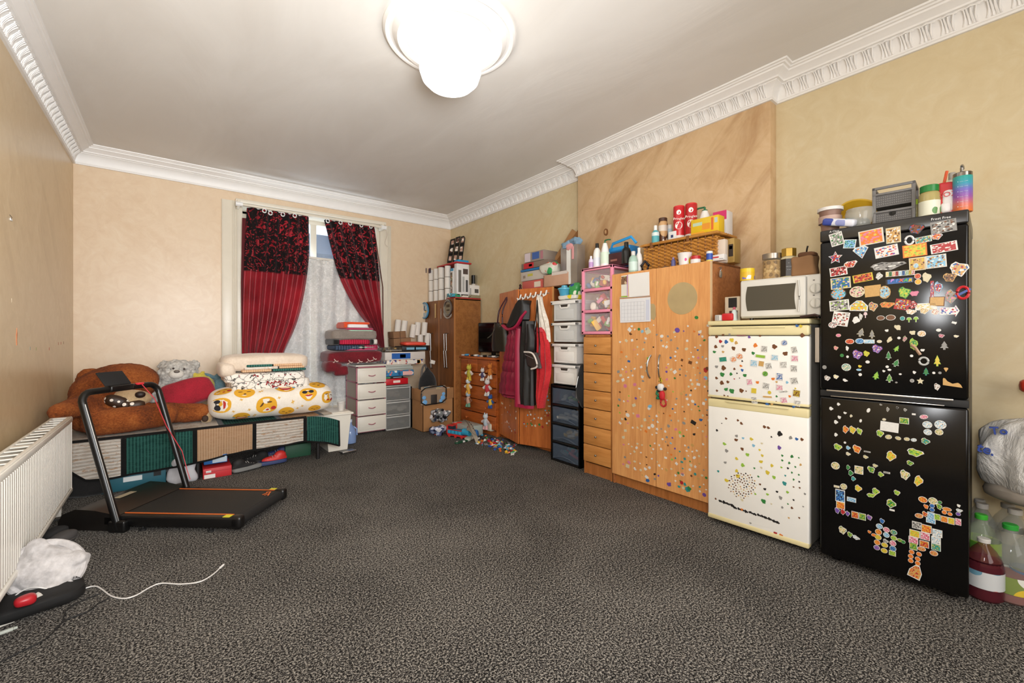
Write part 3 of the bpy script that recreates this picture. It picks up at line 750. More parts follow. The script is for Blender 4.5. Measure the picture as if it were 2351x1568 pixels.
# ---- grey bear
M_gb=fabric('#8b8782','#d8d4cc',45,bump=.9,big=30)
gb=thing('teddy_bear','shaggy pale grey teddy bear behind the red cushion','soft toy',(0,0,0))
hd=W3(409,859,5.42)
m=blob([('s',hd,(.165,.13,.145)),('s',W3(378,840,5.45),(.055,.03,.055)),('s',W3(444,838,5.45),(.055,.03,.055)),('s',W3(400,910,5.42),(.23,.14,.17)),('c',[W3(372,895,5.4),W3(350,915,5.25)],[.07,.06]),('c',[W3(440,890,5.4),W3(455,915,5.3)],[.07,.06])],.016,3,.022,38,'body'); m.materials.append(M_gb); add('body',m,None,gb)
add('muzzle',B().soft(W3(405,859,5.30),(.06,.04,.045),.9,seg=16,rings=10),fabric('#c9c3b8','#e3ded4',90),gb); add('nose',B().soft(W3(406,853,5.26),(.024,.015,.014),.9,seg=12,rings=8),pl('#6b625a',.5),gb)
for px,py in ((398,846),(423,847)): add('eye',B().soft(W3(px,py,5.28),(.009,.009,.009),1,seg=10,rings=6),M_nose,gb)
# ---- red cushion, small plush
c=W3(430,900,5.12)
single('cushion',B().soft((0,0,0),(.205,.065,.125),.45,.75,seg=32,rings=16,amp=.02,freq=5,seed=3),fabric('#7d0f1e','#a81a2e',120),'crimson cushion propped in front of the pale grey bear','cushion',c,rot=(R(-18),R(-14),0))
c=W3(466,880,5.35)
yb=thing('plush_toy','small yellow plush toy poking up behind the crimson cushion','soft toy',c)
m=blob([('s',(0,0,-.03),(.10,.07,.11)),('s',(-.03,0,.05),(.06,.05,.055)),('s',(-.07,0,.09),(.02,.015,.03)),('s',(.0,0,.10),(.02,.015,.03))],.012,3,.004,40,'body'); m.materials.append(fabric('#b9a437','#d8c655',90)); add('body',m,None,yb)
c=W3(505,880,5.38)
bb_=thing('plush_toy','small blue long-winged plush toy beside the white bedding pile','soft toy',c)
m=blob([('s',(0,0,-.02),(.06,.05,.09)),('s',(-.01,0,.07),(.04,.035,.035)),('c',[(-.03,0,.05),(-.10,-.01,.09),(-.16,-.01,.12)],[.02,.02,.008]),('c',[(.03,0,.03),(.05,0,.0)],[.03,.02])],.01,3,.003,40,'body'); m.materials.append(fabric('#4d6c7a','#6f8f9b',90)); add('body',m,None,bb_)
# ---- rolled emoji duvet
ED=thing('rolled_duvet','cream rolled duvet printed with yellow smiley faces on the bed edge','bedding',(.80,4.94,.607))
EH,EW,EL=.155,.27,.545
def dfn(u,v,off=0.0):
    """u along length -1..1, v angle in turns (0=front centre, .25=top)"""
    e=max(0.0,1-abs(u)**6)**.5; a=v*2*PI
    w=EW*e**.6; h=EH*(e**.6)*(1-.12*u*0)
    y=-w*math.copysign(abs(math.cos(a))**.75,math.cos(a)); z=h*math.copysign(abs(math.sin(a))**.75,math.sin(a))
    k=1+.05*noise.noise(Vector((u*3.5,math.cos(a)*1.2,math.sin(a)*1.2+5)))
    p=Vector((u*EL,y*k,z*k))
    if off:
        n=Vector((0,y/(EW*EW),z/(EH*EH))); n.normalize(); p+=n*off
    return p
b=B(); rows=[]
NU,NV=40,36
for i in range(NU+1):
    u=math.sin((i/NU-.5)*PI)*.999 ; rows.append([b.bm.verts.new(dfn(u,j/NV)) for j in range(NV)])
for i in range(NU):
    for j in range(NV): b.bm.faces.new((rows[i][j],rows[i+1][j],rows[i+1][(j+1)%NV],rows[i][(j+1)%NV]))
b.bm.faces.new(rows[0]); b.bm.faces.new(rows[-1][::-1])
M_duv=fabric('#e6dccd','#f4ecdf',80,bump=.2); add('duvet',b,M_duv,ED)
def disc_on(b,fn,u0,v0,r,su,sv,off,rot=0,sy=1.0,n=20,a0=0,a1=2*PI,mi=0):
    b.mi=mi; c=b.bm.verts.new(fn(u0,v0,off)); ring=[]
    full=abs(a1-a0-2*PI)<1e-6
    for i in range(n if full else n+1):
        a=a0+(a1-a0)*i/n; x=r*math.cos(a); y=r*sy*math.sin(a); x,y=x*math.cos(rot)-y*math.sin(rot),x*math.sin(rot)+y*math.cos(rot)
        ring.append(b.bm.verts.new(fn(u0+x/su,v0+y/sv,off)))
    m=len(ring)
    for i in range(m if full else m-1):
        f=b.bm.faces.new((c,ring[i],ring[(i+1)%m])); f.material_index=mi
    b.mi=0
def face_on(parent,fn,u,v,r,su,sv,kind,rot=0):
    b=B(); cs,sn=math.cos(rot),math.sin(rot)
    def P(x,y): return u+(x*cs-y*sn)*r/su, v+(x*sn+y*cs)*r/sv
    disc_on(b,fn,u,v,r,su,sv,.003,mi=0,n=24)
    def d(x,y,rr,sy=1,mi=1,off=.005,a0=0,a1=2*PI,ro=0): q=P(x,y); disc_on(b,fn,q[0],q[1],r*rr,su,sv,off,rot+ro,sy,12,a0,a1,mi)
    if kind==0: d(-.38,.2,.3,.9,1); d(.38,.2,.3,.9,1); d(0,.3,.3,.16,1); d(0,-.3,.42,.55,2,a0=PI)
    elif kind==1: d(-.4,.25,.2,.25,3); d(.4,.25,.2,.25,3); d(0,-.1,.62,.9,2,a0=PI,a1=2*PI); d(0,-.12,.5,.3,4,.006,a0=PI); d(-.85,-.1,.17,.9,5); d(.85,-.1,.17,.9,5)
    elif kind==2: d(-.4,.1,.22,.3,3); d(.4,.1,.22,.3,3); d(0,-.35,.14,.8,3); 
    else: d(-.4,.3,.24,.3,3,ro=.4); d(.35,.25,.26,.25,3,ro=-.3); d(-.05,-.38,.16,.8,2); d(.55,-.4,.26,.9,2)
    add('smiley_print',b,[pl('#e3a82b',.9),pl('#26242a',.9),pl('#b5302c',.9),pl('#5a3a1c',.9),pl('#f3eee6',.9),pl('#5aa0c8',.9)],parent)
su,sv=EL,.22*2*PI
faces=[(-.86,.015,.088,0),(-.50,.115,.085,2),(-.18,-.015,.088,3),(.14,.15,.09,1),(.50,.055,.082,0),(.14,-.085,.07,2),(.70,.165,.08,2),(.88,.01,.078,3),(-.80,.17,.07,3),(-.55,-.10,.07,1),(.42,.26,.07,1),(.85,.235,.065,0),(.62,-.09,.06,2)]
for i,(u,v,r,k) in enumerate(faces): face_on(ED,dfn,u,v,r,su,sv,k,rot=[.2,0,.3,-.1,.1,0,.1,-.2,.3,0,0,0,0][i]+(1.4 if k==0 and i==0 else 0))
b=B(); rs=random.Random(3)
for k in range(46):
    u,v=rs.uniform(-.92,.92),rs.uniform(-.12,.27)
    if min(math.hypot((u-f[0])*su,(v-f[1])*sv) for f in faces)<.10: continue
    for q in (0,PI/2): disc_on(b,dfn,u,v,.017,su,sv,.003,rot=q+.3,sy=.3,n=8)
add('star_print',b,pl('#dcae5a',.9),ED,kind='stuff')
# ---- bedding pile on top of the roll
def quilt_box(b,x0,x1,y0,y1,z0,z1,amp=.01,seed=0,e=.28):
    b.soft(((x0+x1)/2,(y0+y1)/2,(z0+z1)/2),((x1-x0)/2,(y1-y0)/2,(z1-z0)/2),e,.32,seg=48,rings=16,amp=amp,freq=5,seed=seed)
def scribble():
    g=NT('line_print_cotton'); v=g.co(); vo=g.n('ShaderNodeTexVoronoi',feature='DISTANCE_TO_EDGE'); vo.inputs['Scale'].default_value=15; dn=g.n('ShaderNodeTexNoise'); dn.inputs['Scale'].default_value=9
    g.l(v,dn.inputs['Vector']); mx=g.n('ShaderNodeMix',data_type='VECTOR'); mx.inputs[0].default_value=.12; g.l(v,mx.inputs[4]); g.l(dn.outputs['Color'],mx.inputs[5]); g.l(mx.outputs[1],vo.inputs['Vector'])
    ln=g.ramp(vo.outputs['Distance'],[(0,.75),(.035,0.0)],'CONSTANT')
    c=g.mix(ln,'#efe8dd','#3a3330'); n=g.noise(v,19,2,.3); c=g.mix(g.ramp(n,[(.64,0.0),(.66,1.0)]),c,'#8c2a2c'); n=g.noise(g.co((1,1,1),(1,2,.5)),24,2,.3); c=g.mix(g.ramp(n,[(.66,0.0),(.68,1.0)]),c,'#3b3a36')
    g.col(c); g.set(Roughness=.95); return g.m
M_scrib=scribble()
zb=.745
pd=thing('folded_duvet','white duvet with black line print and red marks, lowest of the bedding pile','bedding',(0,0,0),group='bedding piled on the rolled duvet')
x0,x1=onY(526,4.80)[0],onY(706,4.80)[0]
b=B(); quilt_box(b,x0,x1+.02,4.76,5.26,zb-.02,zb+.085,.02,2); add('lower_fold',b,M_scrib,pd); b=B(); quilt_box(b,x0-.04,x1,4.78,5.28,zb+.055,zb+.155,.02,5); add('upper_fold',b,M_scrib,pd)
b=B()
for k,(dx,dz,h_) in enumerate(((.30,.030,.04),(.335,.036,.022),(.365,.040,.03),(.40,.044,.02),(.46,.012,.035),(.50,.018,.022),(.535,.022,.036))): b.tube([(x0+dx,4.757,zb+dz-.0),(x0+dx+.012,4.757,zb+dz+h_)],.006,6); b.tube([(x0+dx+.012,4.757,zb+dz+h_*.8),(x0+dx+.028,4.757,zb+dz+h_*.4)],.005,6)
add('red_print',b,pl('#9c2b30',.9),pd,kind='stuff')
b=B()
zt=zb+.165
tr=thing('folded_throw','folded green and peach throw tucked into the bedding pile','blanket',(0,0,0))
for k in range(3):
    a=x0+.10+.02*k; c_=x1-.02-.015*k; s=a+(c_-a)*(.45 if k%2==0 else .55); z=zt+.024*k+.004
    for (p,q,m,nm) in ((a,s,M_ppeach if k%2==0 else M_pwhite,'fold'),(s-.012,s+.012,M_pblack,'band'),(s,c_,M_pgreen if k==0 else M_ppeach,'fold')):
        if k==2: m={M_pwhite:M_pgreen}.get(m,m); m=M_pgreen if (p==a) else m
        b=B(); b.box(p,q,4.765+.01*k,5.2,z-.010,z+.013,.010,3); add(nm,b,m,tr)
du=thing('folded_duvet','plain cream duvet folded on top of the bedding pile','bedding',(0,0,0),group='bedding piled on the rolled duvet')
b=B(); b.soft(((x0+x1)/2-.01,5.07,zt+.075),((x1-x0)/2+.045,.265,.088),.5,.45,seg=48,rings=18,amp=.012,freq=5,seed=11); b.soft((x0-.01,5.0,zt+.02),(.07,.22,.075),.6,.5,seg=28,rings=12,amp=.014,freq=7,seed=4)
add('duvet',b,fabric('#dac6b0','#ead9c6',60,bump=.15),du)
# ---- things under the bed
def boxP(name,label,cat,px0,px1,pyt,z0,depth,mat,Y=None,X=None,group=None,bev=.004,decals=(),h=None,dz=0,seg=2):
    """box whose front face spans photo columns px0..px1; faces -y (Y given) or -x (X given)"""
    if Y is not None:
        a,c=onY(px0,Y),onY(px1,Y); loc=(a[0],Y,z0); wd_=c[0]-a[0]; rz=0
    else:
        a,c=onX(px0,X),onX(px1,X); loc=(X,a[1],z0); wd_=a[1]-c[1]; rz=-90
    D=(a[3]+c[3])/2; hh=h if h else H+(CY-pyt)/F*D-z0
    b=B().box(0,wd_,0,depth,0,hh,bev,seg)
    if not decals:
        return single(name,b,mat,label,cat,loc,rz,group)
    t=thing(name,label,cat,loc,rz,group); add('body',b,mat,t)
    for d in decals:
        u0,u1,v0,v1,m=d[:5]
        add(d[5] if len(d)>5 else 'print',B().box(wd_*u0,wd_*u1,-.0012,.0005,hh*v0,hh*v1),m if not isinstance(m,str) else pl(m,.5),t)
    t['w_']=wd_; t['h_']=hh; return t
Yu=4.74
single('holdall',B().soft((0,0,.10),(.20,.17,.115),.45,seg=28,rings=14,amp=.02,freq=6,seed=8),fabric('#090808','#1a1818',90),'black fabric holdall under the bed, left of the teal box','bag',(onY(198,4.80)[0],4.82,.005))
t=boxP('storage_crate','teal box with white address label under the bed','box',231,381,1077,.0,.30,pl('#1f5a68',.55,var=.12),Y=4.45+.22,decals=((.33,.62,.42,.66,'#cfd3d2','label'),(.80,.92,.5,.86,'#0b0b0b','hand_hole')))
single('carrier_bag',B().soft((0,0,.095),(.10,.07,.105),.5,seg=28,rings=16,amp=.035,freq=11,seed=4),pl('#b3b2b6',.6,var=.1),'crumpled grey-white carrier bag under the bed by the treadmill post','bag',(onY(418,4.66)[0],4.68,.0))
t=boxP('shoe_box','red shoe box with white end label, under the blue one','box',466,532,1073,.0,.30,pl('#bf2a30',.5),Y=4.60,decals=((.04,.42,.04,.42,'#e4dcd8','label'),(.10,.28,.60,.80,'#e8e2de','logo'),(0,1,.66,.69,'#8f1c22','lid_seam')))
t=boxP('shoe_box','blue shoe box with white label stacked on the red one','box',468,522,1057,.118,.26,pl('#1e5c9c',.5),Y=4.63,h=.075,decals=((.36,.98,.1,.75,'#a9b8c4','label'),))
def shoe(name,label,px,Y,mat,sole,rz=0,L_=.26,group=None):
    t=thing(name,label,'shoe',(onY(px,Y)[0],Y,.0),rz,group)
    b=B(); b.soft((0,0,.03),(L_/2,.045,.022),.5,seg=24,rings=8); add('sole',b,sole,t)
    m=blob([('s',(-.02,0,.055),(L_*.45,.04,.035)),('s',(-.07,0,.085),(.055,.038,.045))],.01,3,.0,1,'upper'); m.materials.append(mat); add('upper',m,None,t)
    b=B()
    for k in range(4): b.tube([(-.02+.022*k,-.03,.085-.007*k),(-.02+.022*k,.0,.098-.008*k),(-.02+.022*k,.03,.085-.007*k)],.003,5)
    add('laces',b,pl('#b9b5ae',.8),t); return t
shoe('shoe','black trainer with grey swirl under the bed, next to the red shoe box',567,4.66,pl('#191818',.7),pl('#7a7a78',.6),20)
shoe('shoe','black sandal half hidden behind the black trainer under the bed',583,4.85,pl('#161514',.8),pl('#2a2826',.7),160)
shoe('shoe','bright red and blue trainer under the bed, left of the green box',625,4.72,pl('#c9302c',.5),pl('#33406a',.5),185)
shoe('shoe','dark blue trainer behind the bright red one under the bed',632,4.93,pl('#26315c',.6),pl('#8a8a90',.6),180)
boxP('storage_box','green box under the foot end of the bed','box',655,714,1020,.0,.28,pl('#1c4a33',.6),Y=4.86)
# ---- tapered ivory bin at the foot of the bed
bn=thing('laundry_bin','ivory tapered plastic bin with flat lid at the bed foot','bin',(1.315,4.86,0))
b=B(); n=8
def tap(z,gr): return [(.0-gr,-.0-gr*.4),(.20+gr,-.0-gr*.4),(.20+gr,.34+gr),(0-gr,.34+gr)]
lo=[b.bm.verts.new((x,y,0)) for x,y in tap(0,0)]; hi=[b.bm.verts.new((x,y,.385)) for x,y in tap(1,.035)]
b.bm.faces.new(lo[::-1])
for i in range(4): b.bm.faces.new((lo[i],lo[(i+1)%4],hi[(i+1)%4],hi[i]))
b.bm.faces.new(hi); add('bucket',b,M_ivory,bn)
add('lid',B().box(-.06,.26,-.03,.38,.385,.41,.008,3).box(-.03,.23,.0,.35,.408,.418,.004),M_ivory,bn)
c=onY(782,5.0,936); 
single('cup',B().lathe([(.028,0),(.042,.085),(.046,.088),(.046,.092),(.04,.09),(.028,.01)],seg=24),pl('#cfcac4',.4),'small grey-white plastic cup on the ivory bin','cup',(c[0],4.98,.418))
# blue water jug
jg=thing('jug','translucent blue plastic bottle on the floor behind the ivory bin','bottle',(1.62,5.10,0))
b=B().lathe([(.05,0),(.066,.01),(.07,.06),(.066,.13),(.05,.18),(.022,.22),(.02,.25)],seg=20); add('bottle_body',b,glass('#93aede',.15,.65),jg); add('cap',B().cyl((0,0,.25),.024,.03,14),pl('#c9d4ea',.4),jg)
b=B(); b.tube([(.03,-.03,.2),(.06,-.05,.17),(.062,-.055,.1)],.009,7); add('handle',b,glass('#93aede',.15,.7),jg)
# bathroom scale by the bin
s=thing('bathroom_scale','flat silver and black digital scale on the carpet by the bin','scale',(*onZ(798,1039)[:2],0),8)
add('platform',B().box(-.075,.075,-.05,.05,.008,.022,.004),pl('#3a3a3c',.3),s); add('trim_bar',B().box(-.075,.075,-.052,-.03,.008,.026,.003),M_chrome,s)
for x in (-.06,.06): add('foot',B().cyl((x,0,0),.012,.01,10),M_black,s)
# ---- treadmill
tm=thing('treadmill','black walking treadmill with orange side lines in front of the bed','treadmill',(-.584,3.985,0),-40.5)
TWD=.545; M_or=pl('#d8692a',.5); M_belt=NT('belt'); g=M_belt; g.col(g.ramp(g.noise(g.co(),180,2),[(.4,'#121211'),(.6,'#1c1b1a')])); g.set(Roughness=.65); M_belt=g.m
b=B(); b.box(.30,1.19,0,.055,.03,.098,.012,3); b.box(.30,1.19,TWD-.055,TWD,.03,.098,.012,3); add('side_rail',b,M_black,tm)
add('belt',B().box(.30,1.165,.058,TWD-.058,.055,.096,.012,4),M_belt,tm)
for y in (.05,TWD-.056): add('side_stripe',B().box(.30,1.13,y,y+.006,.096,.1005),M_or,tm)
for y in (0,TWD-.06):
    add('end_cap',B().box(1.13,1.205,y,y+.06,.02,.104,.02,4),M_black,tm); add('warning_tag',B().box(1.085,1.13,y+.008,y+.045,.097,.1),pl('#d9cf2f',.5),tm)
add('roller',B().tube([(1.165,.06,.06),(1.165,TWD-.06,.06)],.034,14),M_blackr,tm)
b=B(); b.tube([(1.10,TWD-.15,.099),(1.115,TWD-.12,.0995),(1.10,TWD-.10,.099),(1.125,TWD-.09,.099),(1.13,TWD-.115,.099),(1.145,TWD-.15,.099)],.005,6,flat=.35); b.tube([(1.12,TWD-.16,.0985),(1.135,TWD-.135,.0985),(1.15,TWD-.165,.0985)],.004,6,flat=.35); add('logo',b,M_or,tm)
b=B(); 
P=[(0,.0),(.0,.05),(.03,.10),(.12,.135),(.25,.128),(.40,.10),(.40,.03),(.36,.0)]
vs0=[b.bm.verts.new((x,0,z)) for x,z in P]; vs1=[b.bm.verts.new((x,TWD,z)) for x,z in P]
b.bm.faces.new(vs0[::-1]); b.bm.faces.new(vs1)
for i in range(len(P)): b.bm.faces.new((vs0[i],vs0[(i+1)%len(P)],vs1[(i+1)%len(P)],vs1[i]))
add('motor_cover',b,pl('#1a1715',.3,var=.1),tm,angle=35)
add('sticker',B().box(.17,.215,.20,.33,.1335,.1345),pl('#a69a80',.6),tm)
ZT=.865; lean=.26; pts=[]
def arc(cx,cy,a0,a1,r,n=6): return [(cy+r*math.cos(a0+(a1-a0)*i/n),cx+r*math.sin(a0+(a1-a0)*i/n)) for i in range(n+1)]
path=[(-.012,.0)]+[(-.012+.07*(1-math.cos(a)),ZT-.07+.07*math.sin(a)) for a in [PI/2*i/6 for i in range(7)]]+[(TWD+.012-.07*(1-math.cos(a)),ZT-.07+.07*math.sin(a)) for a in [PI/2*(6-i)/6 for i in range(7)]]+[(TWD+.012,.05)]
pts=[(.42-lean*z/ZT,y,z+.02) for y,z in path]
add('handrail',B().tube(pts,.0215,10),M_black,tm)
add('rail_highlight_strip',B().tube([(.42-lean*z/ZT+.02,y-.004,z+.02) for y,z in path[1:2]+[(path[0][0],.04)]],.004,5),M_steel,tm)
for y in (-.03,TWD-.02): add('hinge_block',B().box(.36,.47,y,y+.05,.0,.075,.012,3),M_black,tm)
add('knob',B().tube([(.44,TWD+.01,.06),(.44,TWD-.09,.075)],.008,8),M_chrome,tm)
hx=.42-lean
add('console_bar',B().box(hx-.03,hx+.03,.17,.34,ZT+.005,ZT+.045,.01,3),M_black,tm)
add('phone_holder',B().box(-.005,.005,-.095,.095,-.0,.115,.006,2),M_blackr,tm,loc=(hx+.01,.24,ZT+.045),rot=(0,R(-38),0))
o=add('safety_clip',B().box(hx+.0,hx+.03,.37,.42,ZT+.03,ZT+.045,.004),pl('#d9303a',.4),tm)
sp=[(hx+.03,.40,ZT+.03),(hx+.08,.45,ZT-.08),(hx+.13,.50,ZT-.3),(hx+.20,.56,ZT-.50),(hx+.24,.565,ZT-.66),(hx+.26,.565,ZT-.72)]
add('safety_cord',B().tube(sp,.003,5),pl('#c93a44',.5),o)
for x,y in ((.55,.02),(1.0,.02),(.55,TWD-.03),(1.0,TWD-.03)): add('foot',B().lathe([(.018,0),(.018,.012),(.006,.014),(.006,.04)],(x,y,0),12),M_blackr,tm)
# ---- foreground left
c=onZ(90,1378)
pc_=thing('cushion','grey fluffy square cushion leaning on the radiator','cushion',(c[0]+.012,c[1]+.05,.125),0,rot=(R(-40),R(24),R(-25)))
M_fl=fabric('#a9a4a2','#cfcac8',50,bump=.9,big=14)
m=blob([('s',(0,0,0),(.13,.055,.105)),('s',(-.09,0,.07),(.05,.045,.045)),('s',(.09,0,.07),(.05,.045,.04)),('s',(-.09,0,-.07),(.05,.045,.045)),('s',(.09,0,-.07),(.05,.045,.045))],.011,5,.010,30,'cushion_body'); m.materials.append(M_fl); add('cushion_body',m,None,pc_)
b=B(); b.tube([(.14*math.cos(a),.0,.115*math.sin(a)) for a in [2*PI*i/36 for i in range(36)]],.018,8,closed=True); add('piping',b,M_fl,pc_)
c=onZ(70,1405)
single('bag',B().soft((0,0,.03),(.17,.10,.035),.5,seg=28,rings=10,amp=.012,freq=8,seed=2),pl('#0d0c0c',.7),'flat black bag on the carpet below the grey cushion','bag',(c[0]+.01,c[1]+.04,.0),20)
c=onZ(57,1388,.07)
single('pouch',B().soft((0,0,-.004),(.034,.028,.022),.7,seg=20,rings=10,amp=.006,freq=14,seed=2),pl('#b01f28',.35),'shiny red pouch lying on the flat black bag','pouch',(c[0],c[1],.09),15)
pts=[(11,1414),(29,1400),(57,1391),(94,1386),(160,1364),(200,1349),(220,1346),(234,1353),(257,1369),(286,1374),(314,1366),(343,1349),(371,1339),(414,1341),(457,1336),(486,1321),(505,1304)]
def crom(P,n=5):
    o=[]
    for i in range(len(P)-1):
        p0,p1,p2,p3=P[max(i-1,0)],P[i],P[i+1],P[min(i+2,len(P)-1)]
        for k in range(n):
            t=k/n; o.append(tuple(.5*((2*p1[a])+(-p0[a]+p2[a])*t+(2*p0[a]-5*p1[a]+4*p2[a]-p3[a])*t*t+(-p0[a]+3*p1[a]-3*p2[a]+p3[a])*t**3) for a in range(len(p1))))
    o.append(P[-1]); return o
W=[onZ(*p,.004)[:3] for p in pts]
W=[(p[0],p[1],p[2]+(.075 if i in(2,3) else .05 if i==1 else 0)) for i,p in enumerate(W)]
ch=thing('charging_cable','long white charging cable snaking across the dark carpet','cable')
add('cord',B().tube(crom(W),.0032,6),pl('#dcd8d4',.4),ch)
e=Vector(W[-1]); d=(e-Vector(W[-2])).normalized(); add('connector',B().tube([e,e+d*.03],.0055,8).tube([e+d*.03,e+d*.038],.003,6),pl('#e6e3df',.4),ch)
for nm,lb,P in (('power_cable','thin black cable curling from the bottom left corner',[(0,1520),(50,1495),(100,1470),(125,1448),(140,1432),(146,1418),(152,1402),(170,1388),(205,1372),(232,1362)]),('power_cable','thin black cable in two joined lengths below the white cable',[(126,1444),(150,1424),(180,1412),(205,1402),(225,1386),(248,1374)])):
    single(nm,B().tube(crom([onZ(*p,.003)[:3] for p in P]),.003,6),M_blackr,lb,'cable')
c=onZ(104,1392)
ad=thing('plug_adapter','white plug adapter lying against the grey cushion','adapter',(c[0],c[1],.0),40,rot=(R(10),R(-30),R(30)))
add('body',B().box(-.02,.02,-.012,.012,.02,.085,.004),pl('#cfc9bf',.4),ad); add('pin',B().box(-.012,-.006,-.004,.004,.0,.022).box(.006,.012,-.004,.004,.0,.022),M_chrome,ad)
c=onZ(8,1432)
ad=thing('charger_plug','white charger plug at the left edge of the carpet','adapter',(c[0],c[1],0),20)
add('body',B().box(-.03,.03,-.03,.03,0,.035,.006,3),pl('#d5d0c6',.4),ad); add('socket',B().box(-.01,.01,-.032,-.03,.012,.02),M_black,ad)
c=onZ(14,1452); single('usb_plug',B().box(-.02,.02,-.008,.008,0,.012,.003).box(.02,.032,-.006,.006,.002,.010,.001),pl('#b9bdb4',.3),'small metal plug below the white charger plug','adapter',(c[0],c[1],0),15)
c=onZ(118,1262)
for k,(px,py,lb) in enumerate(((124,1262,'grey-soled slipper beside the radiator foot, nearer the camera'),(103,1252,'dark slipper squeezed under the radiator edge'))):
    c=onZ(px,py); t=thing('slipper',lb,'slipper',(c[0],c[1]+.06,0),60)
    add('sole',B().soft((0,0,.012),(.13,.045,.012),.6,seg=24,rings=6),pl('#5b5754' if k==0 else '#2a2826',.7),t); m=B(); m.soft((.05,0,.03),(.07,.046,.03),.7,seg=20,rings=8); add('upper',m,pl('#4a4644' if k==0 else '#242221',.9),t)
c=onZ(140,1212)
single('strap',B().tube(crom([onZ(*p,.012)[:3] for p in [(98,1208),(120,1196),(145,1190),(166,1184),(170,1205),(150,1212),(122,1216)]]),.012,7,flat=.4),fabric('#121110','#232120',90),'folded dark strap on the carpet between radiator and treadmill','strap')
# things on the walls at left
c=onX(24,XL,504)
t=thing('wall_hook','white adhesive hook with wire on the left wall','hook',(XL,c[1],c[2]),90)
add('plate',B().box(-.02,.02,-.006,0,-.008,.008,.003),M_wp,t); add('wire',B().tube([(-.015,-.004,0),(-.03,-.012,.008),(-.045,-.006,.02)],.0015,5),M_steel,t)
c=onX(38,XL,773)
t=thing('wall_sticker','peeling orange strip stuck on the left wall','sticker',(XL,c[1],c[2]),90)
b=B(); b.prism([(-.006,-.055),(.008,-.05),(.004,-.02),(.014,.02),(.006,.03),(.004,.055),(-.002,.03),(-.012,.01)],.002); add('strip',b,pl('#d98a5c',.6),t)
for px,py,cc_ in ((69,800,'#8a9a90'),(83,801,'#9aa068'),(113,801,'#b5584a'),(134,789,'#b86a50'),(140,788,'#c0604e'),(146,787,'#8a6a52'),(27,690,'#e3d4b8')):
    c=onX(px,XL,py); b=B(); b.prism([(-.005,-.012),(.005,-.01),(.006,.01),(-.004,.013)],.001); o=add('paint_mark',b,pl(cc_,.7),bpy.data.objects['wall_left']); o.location=(XL,c[1],c[2]); o.rotation_euler=(0,0,R(90))
# ================================================================ curtains
def flock(c1,c2,blk,zt):
    g=NT('red_satin_flocked'); v=g.co(); s=g.sep(v)
    n=g.noise(g.co((1,1,1)),12,3,2.6,.6); base=g.mix(g.ramp(g.noise(v,4,3),[(.3,0.0),(.7,1.0)]),c1,c2)
    top=g.ramp(g.math('SUBTRACT',s[2],zt-.5),[(.49,0.0),(.51,1.0)],'LINEAR')
    th=g.math('MULTIPLY_ADD',g.math('SUBTRACT',s[2],zt),-.14,.52)
    m=g.math('GREATER_THAN',n,.44); m=g.math('MULTIPLY',m,top)
    g.col(g.mix(m,base,blk)); r=g.math('MULTIPLY_ADD',m,.5,.34); g.l(r,g.b.inputs['Roughness']); g.b.inputs['Sheen Weight'].default_value=.2
    g.bump(n,.2,.004); return g.m
M_cur=flock('#a01a2a','#cc3242','#140508',2.02+0.0)
M_lining=pl('#6e0f1a',.6,var=.08); M_ringw=pl('#ecebe8',.3)
YC=5.90
def curtain(name,label,L_edge,R_edge,folds,seed,hem):
    """edges: lists of (px,py) down the left and right side at Y=YC"""
    t=thing(name,label,'curtain',(0,0,0),group='red curtains at the window')
    Lp=[onY(p,YC,q) for p,q in L_edge]; Rp=[onY(p,YC,q) for p,q in R_edge]
    def at(P,v):
        s=v*(len(P)-1); k=min(int(s),len(P)-2); f=s-k
        p0,p1,p2,p3=P[max(k-1,0)],P[k],P[k+1],P[min(k+2,len(P)-1)]
        cr=lambda i:.5*((2*p1[i])+(-p0[i]+p2[i])*f+(2*p0[i]-5*p1[i]+4*p2[i]-p3[i])*f*f+(-p0[i]+3*p1[i]-3*p2[i]+p3[i])*f**3)
        return cr(0),cr(2)
    def fn(u,v):
        a,b_=at(Lp,v),at(Rp,v); x=a[0]+(b_[0]-a[0])*u; z=a[1]+(b_[1]-a[1])*u
        wdt=b_[0]-a[0]; amp=.03*min(1.2,.55/max(wdt,.2))*(1 if v>.03 else .8)
        y=YC-.02+amp*math.sin(u*folds*2*PI+seed+1.2*math.sin(v*2.2+seed))+.012*noise.noise(Vector((u*6,v*5,seed)))
        z+=.018*abs(math.sin(u*folds*PI))*(1-v)**6
        return Vector((x,y,z))
    add('cloth',B().grid(fn,130,70,.004),M_cur,t,angle=80)
    return t,fn
cl,fl=curtain('curtain','red satin curtain with black flocked top, left side of the window',[(566,478),(562,560),(559,650),(557,740),(556,811)],[(708,500),(709,585),(700,665),(682,740),(652,811)],6,0,0)
cr_,fr=curtain('curtain','red satin curtain with black flocked top, swept to the right',[(743,506),(758,565),(781,640),(815,705),(846,748),(866,792)],[(858,520),(866,590),(872,650),(876,710),(879,760),(881,806)],5,2,0)
for t,px,py,d in ((cl,[(556,500),(553,650),(555,812)],None,-1),(cr_,[(860,524),(880,660),(881,806)],None,1)):
    P=[onY(a,YC+.05,b_) for a,b_ in px]
    def fn(u,v,P=P,d=d):
        s=v*2; k=min(int(s),1); f=s-k; x=P[k][0]*(1-f)+P[k+1][0]*f; z=P[k][2]*(1-f)+P[k+1][2]*f; return Vector((x+.07*u*(1 if d<0 else -.3),YC+.05-.02*u,z))
    add('lining',B().grid(fn,3,14,.003),M_lining,t)
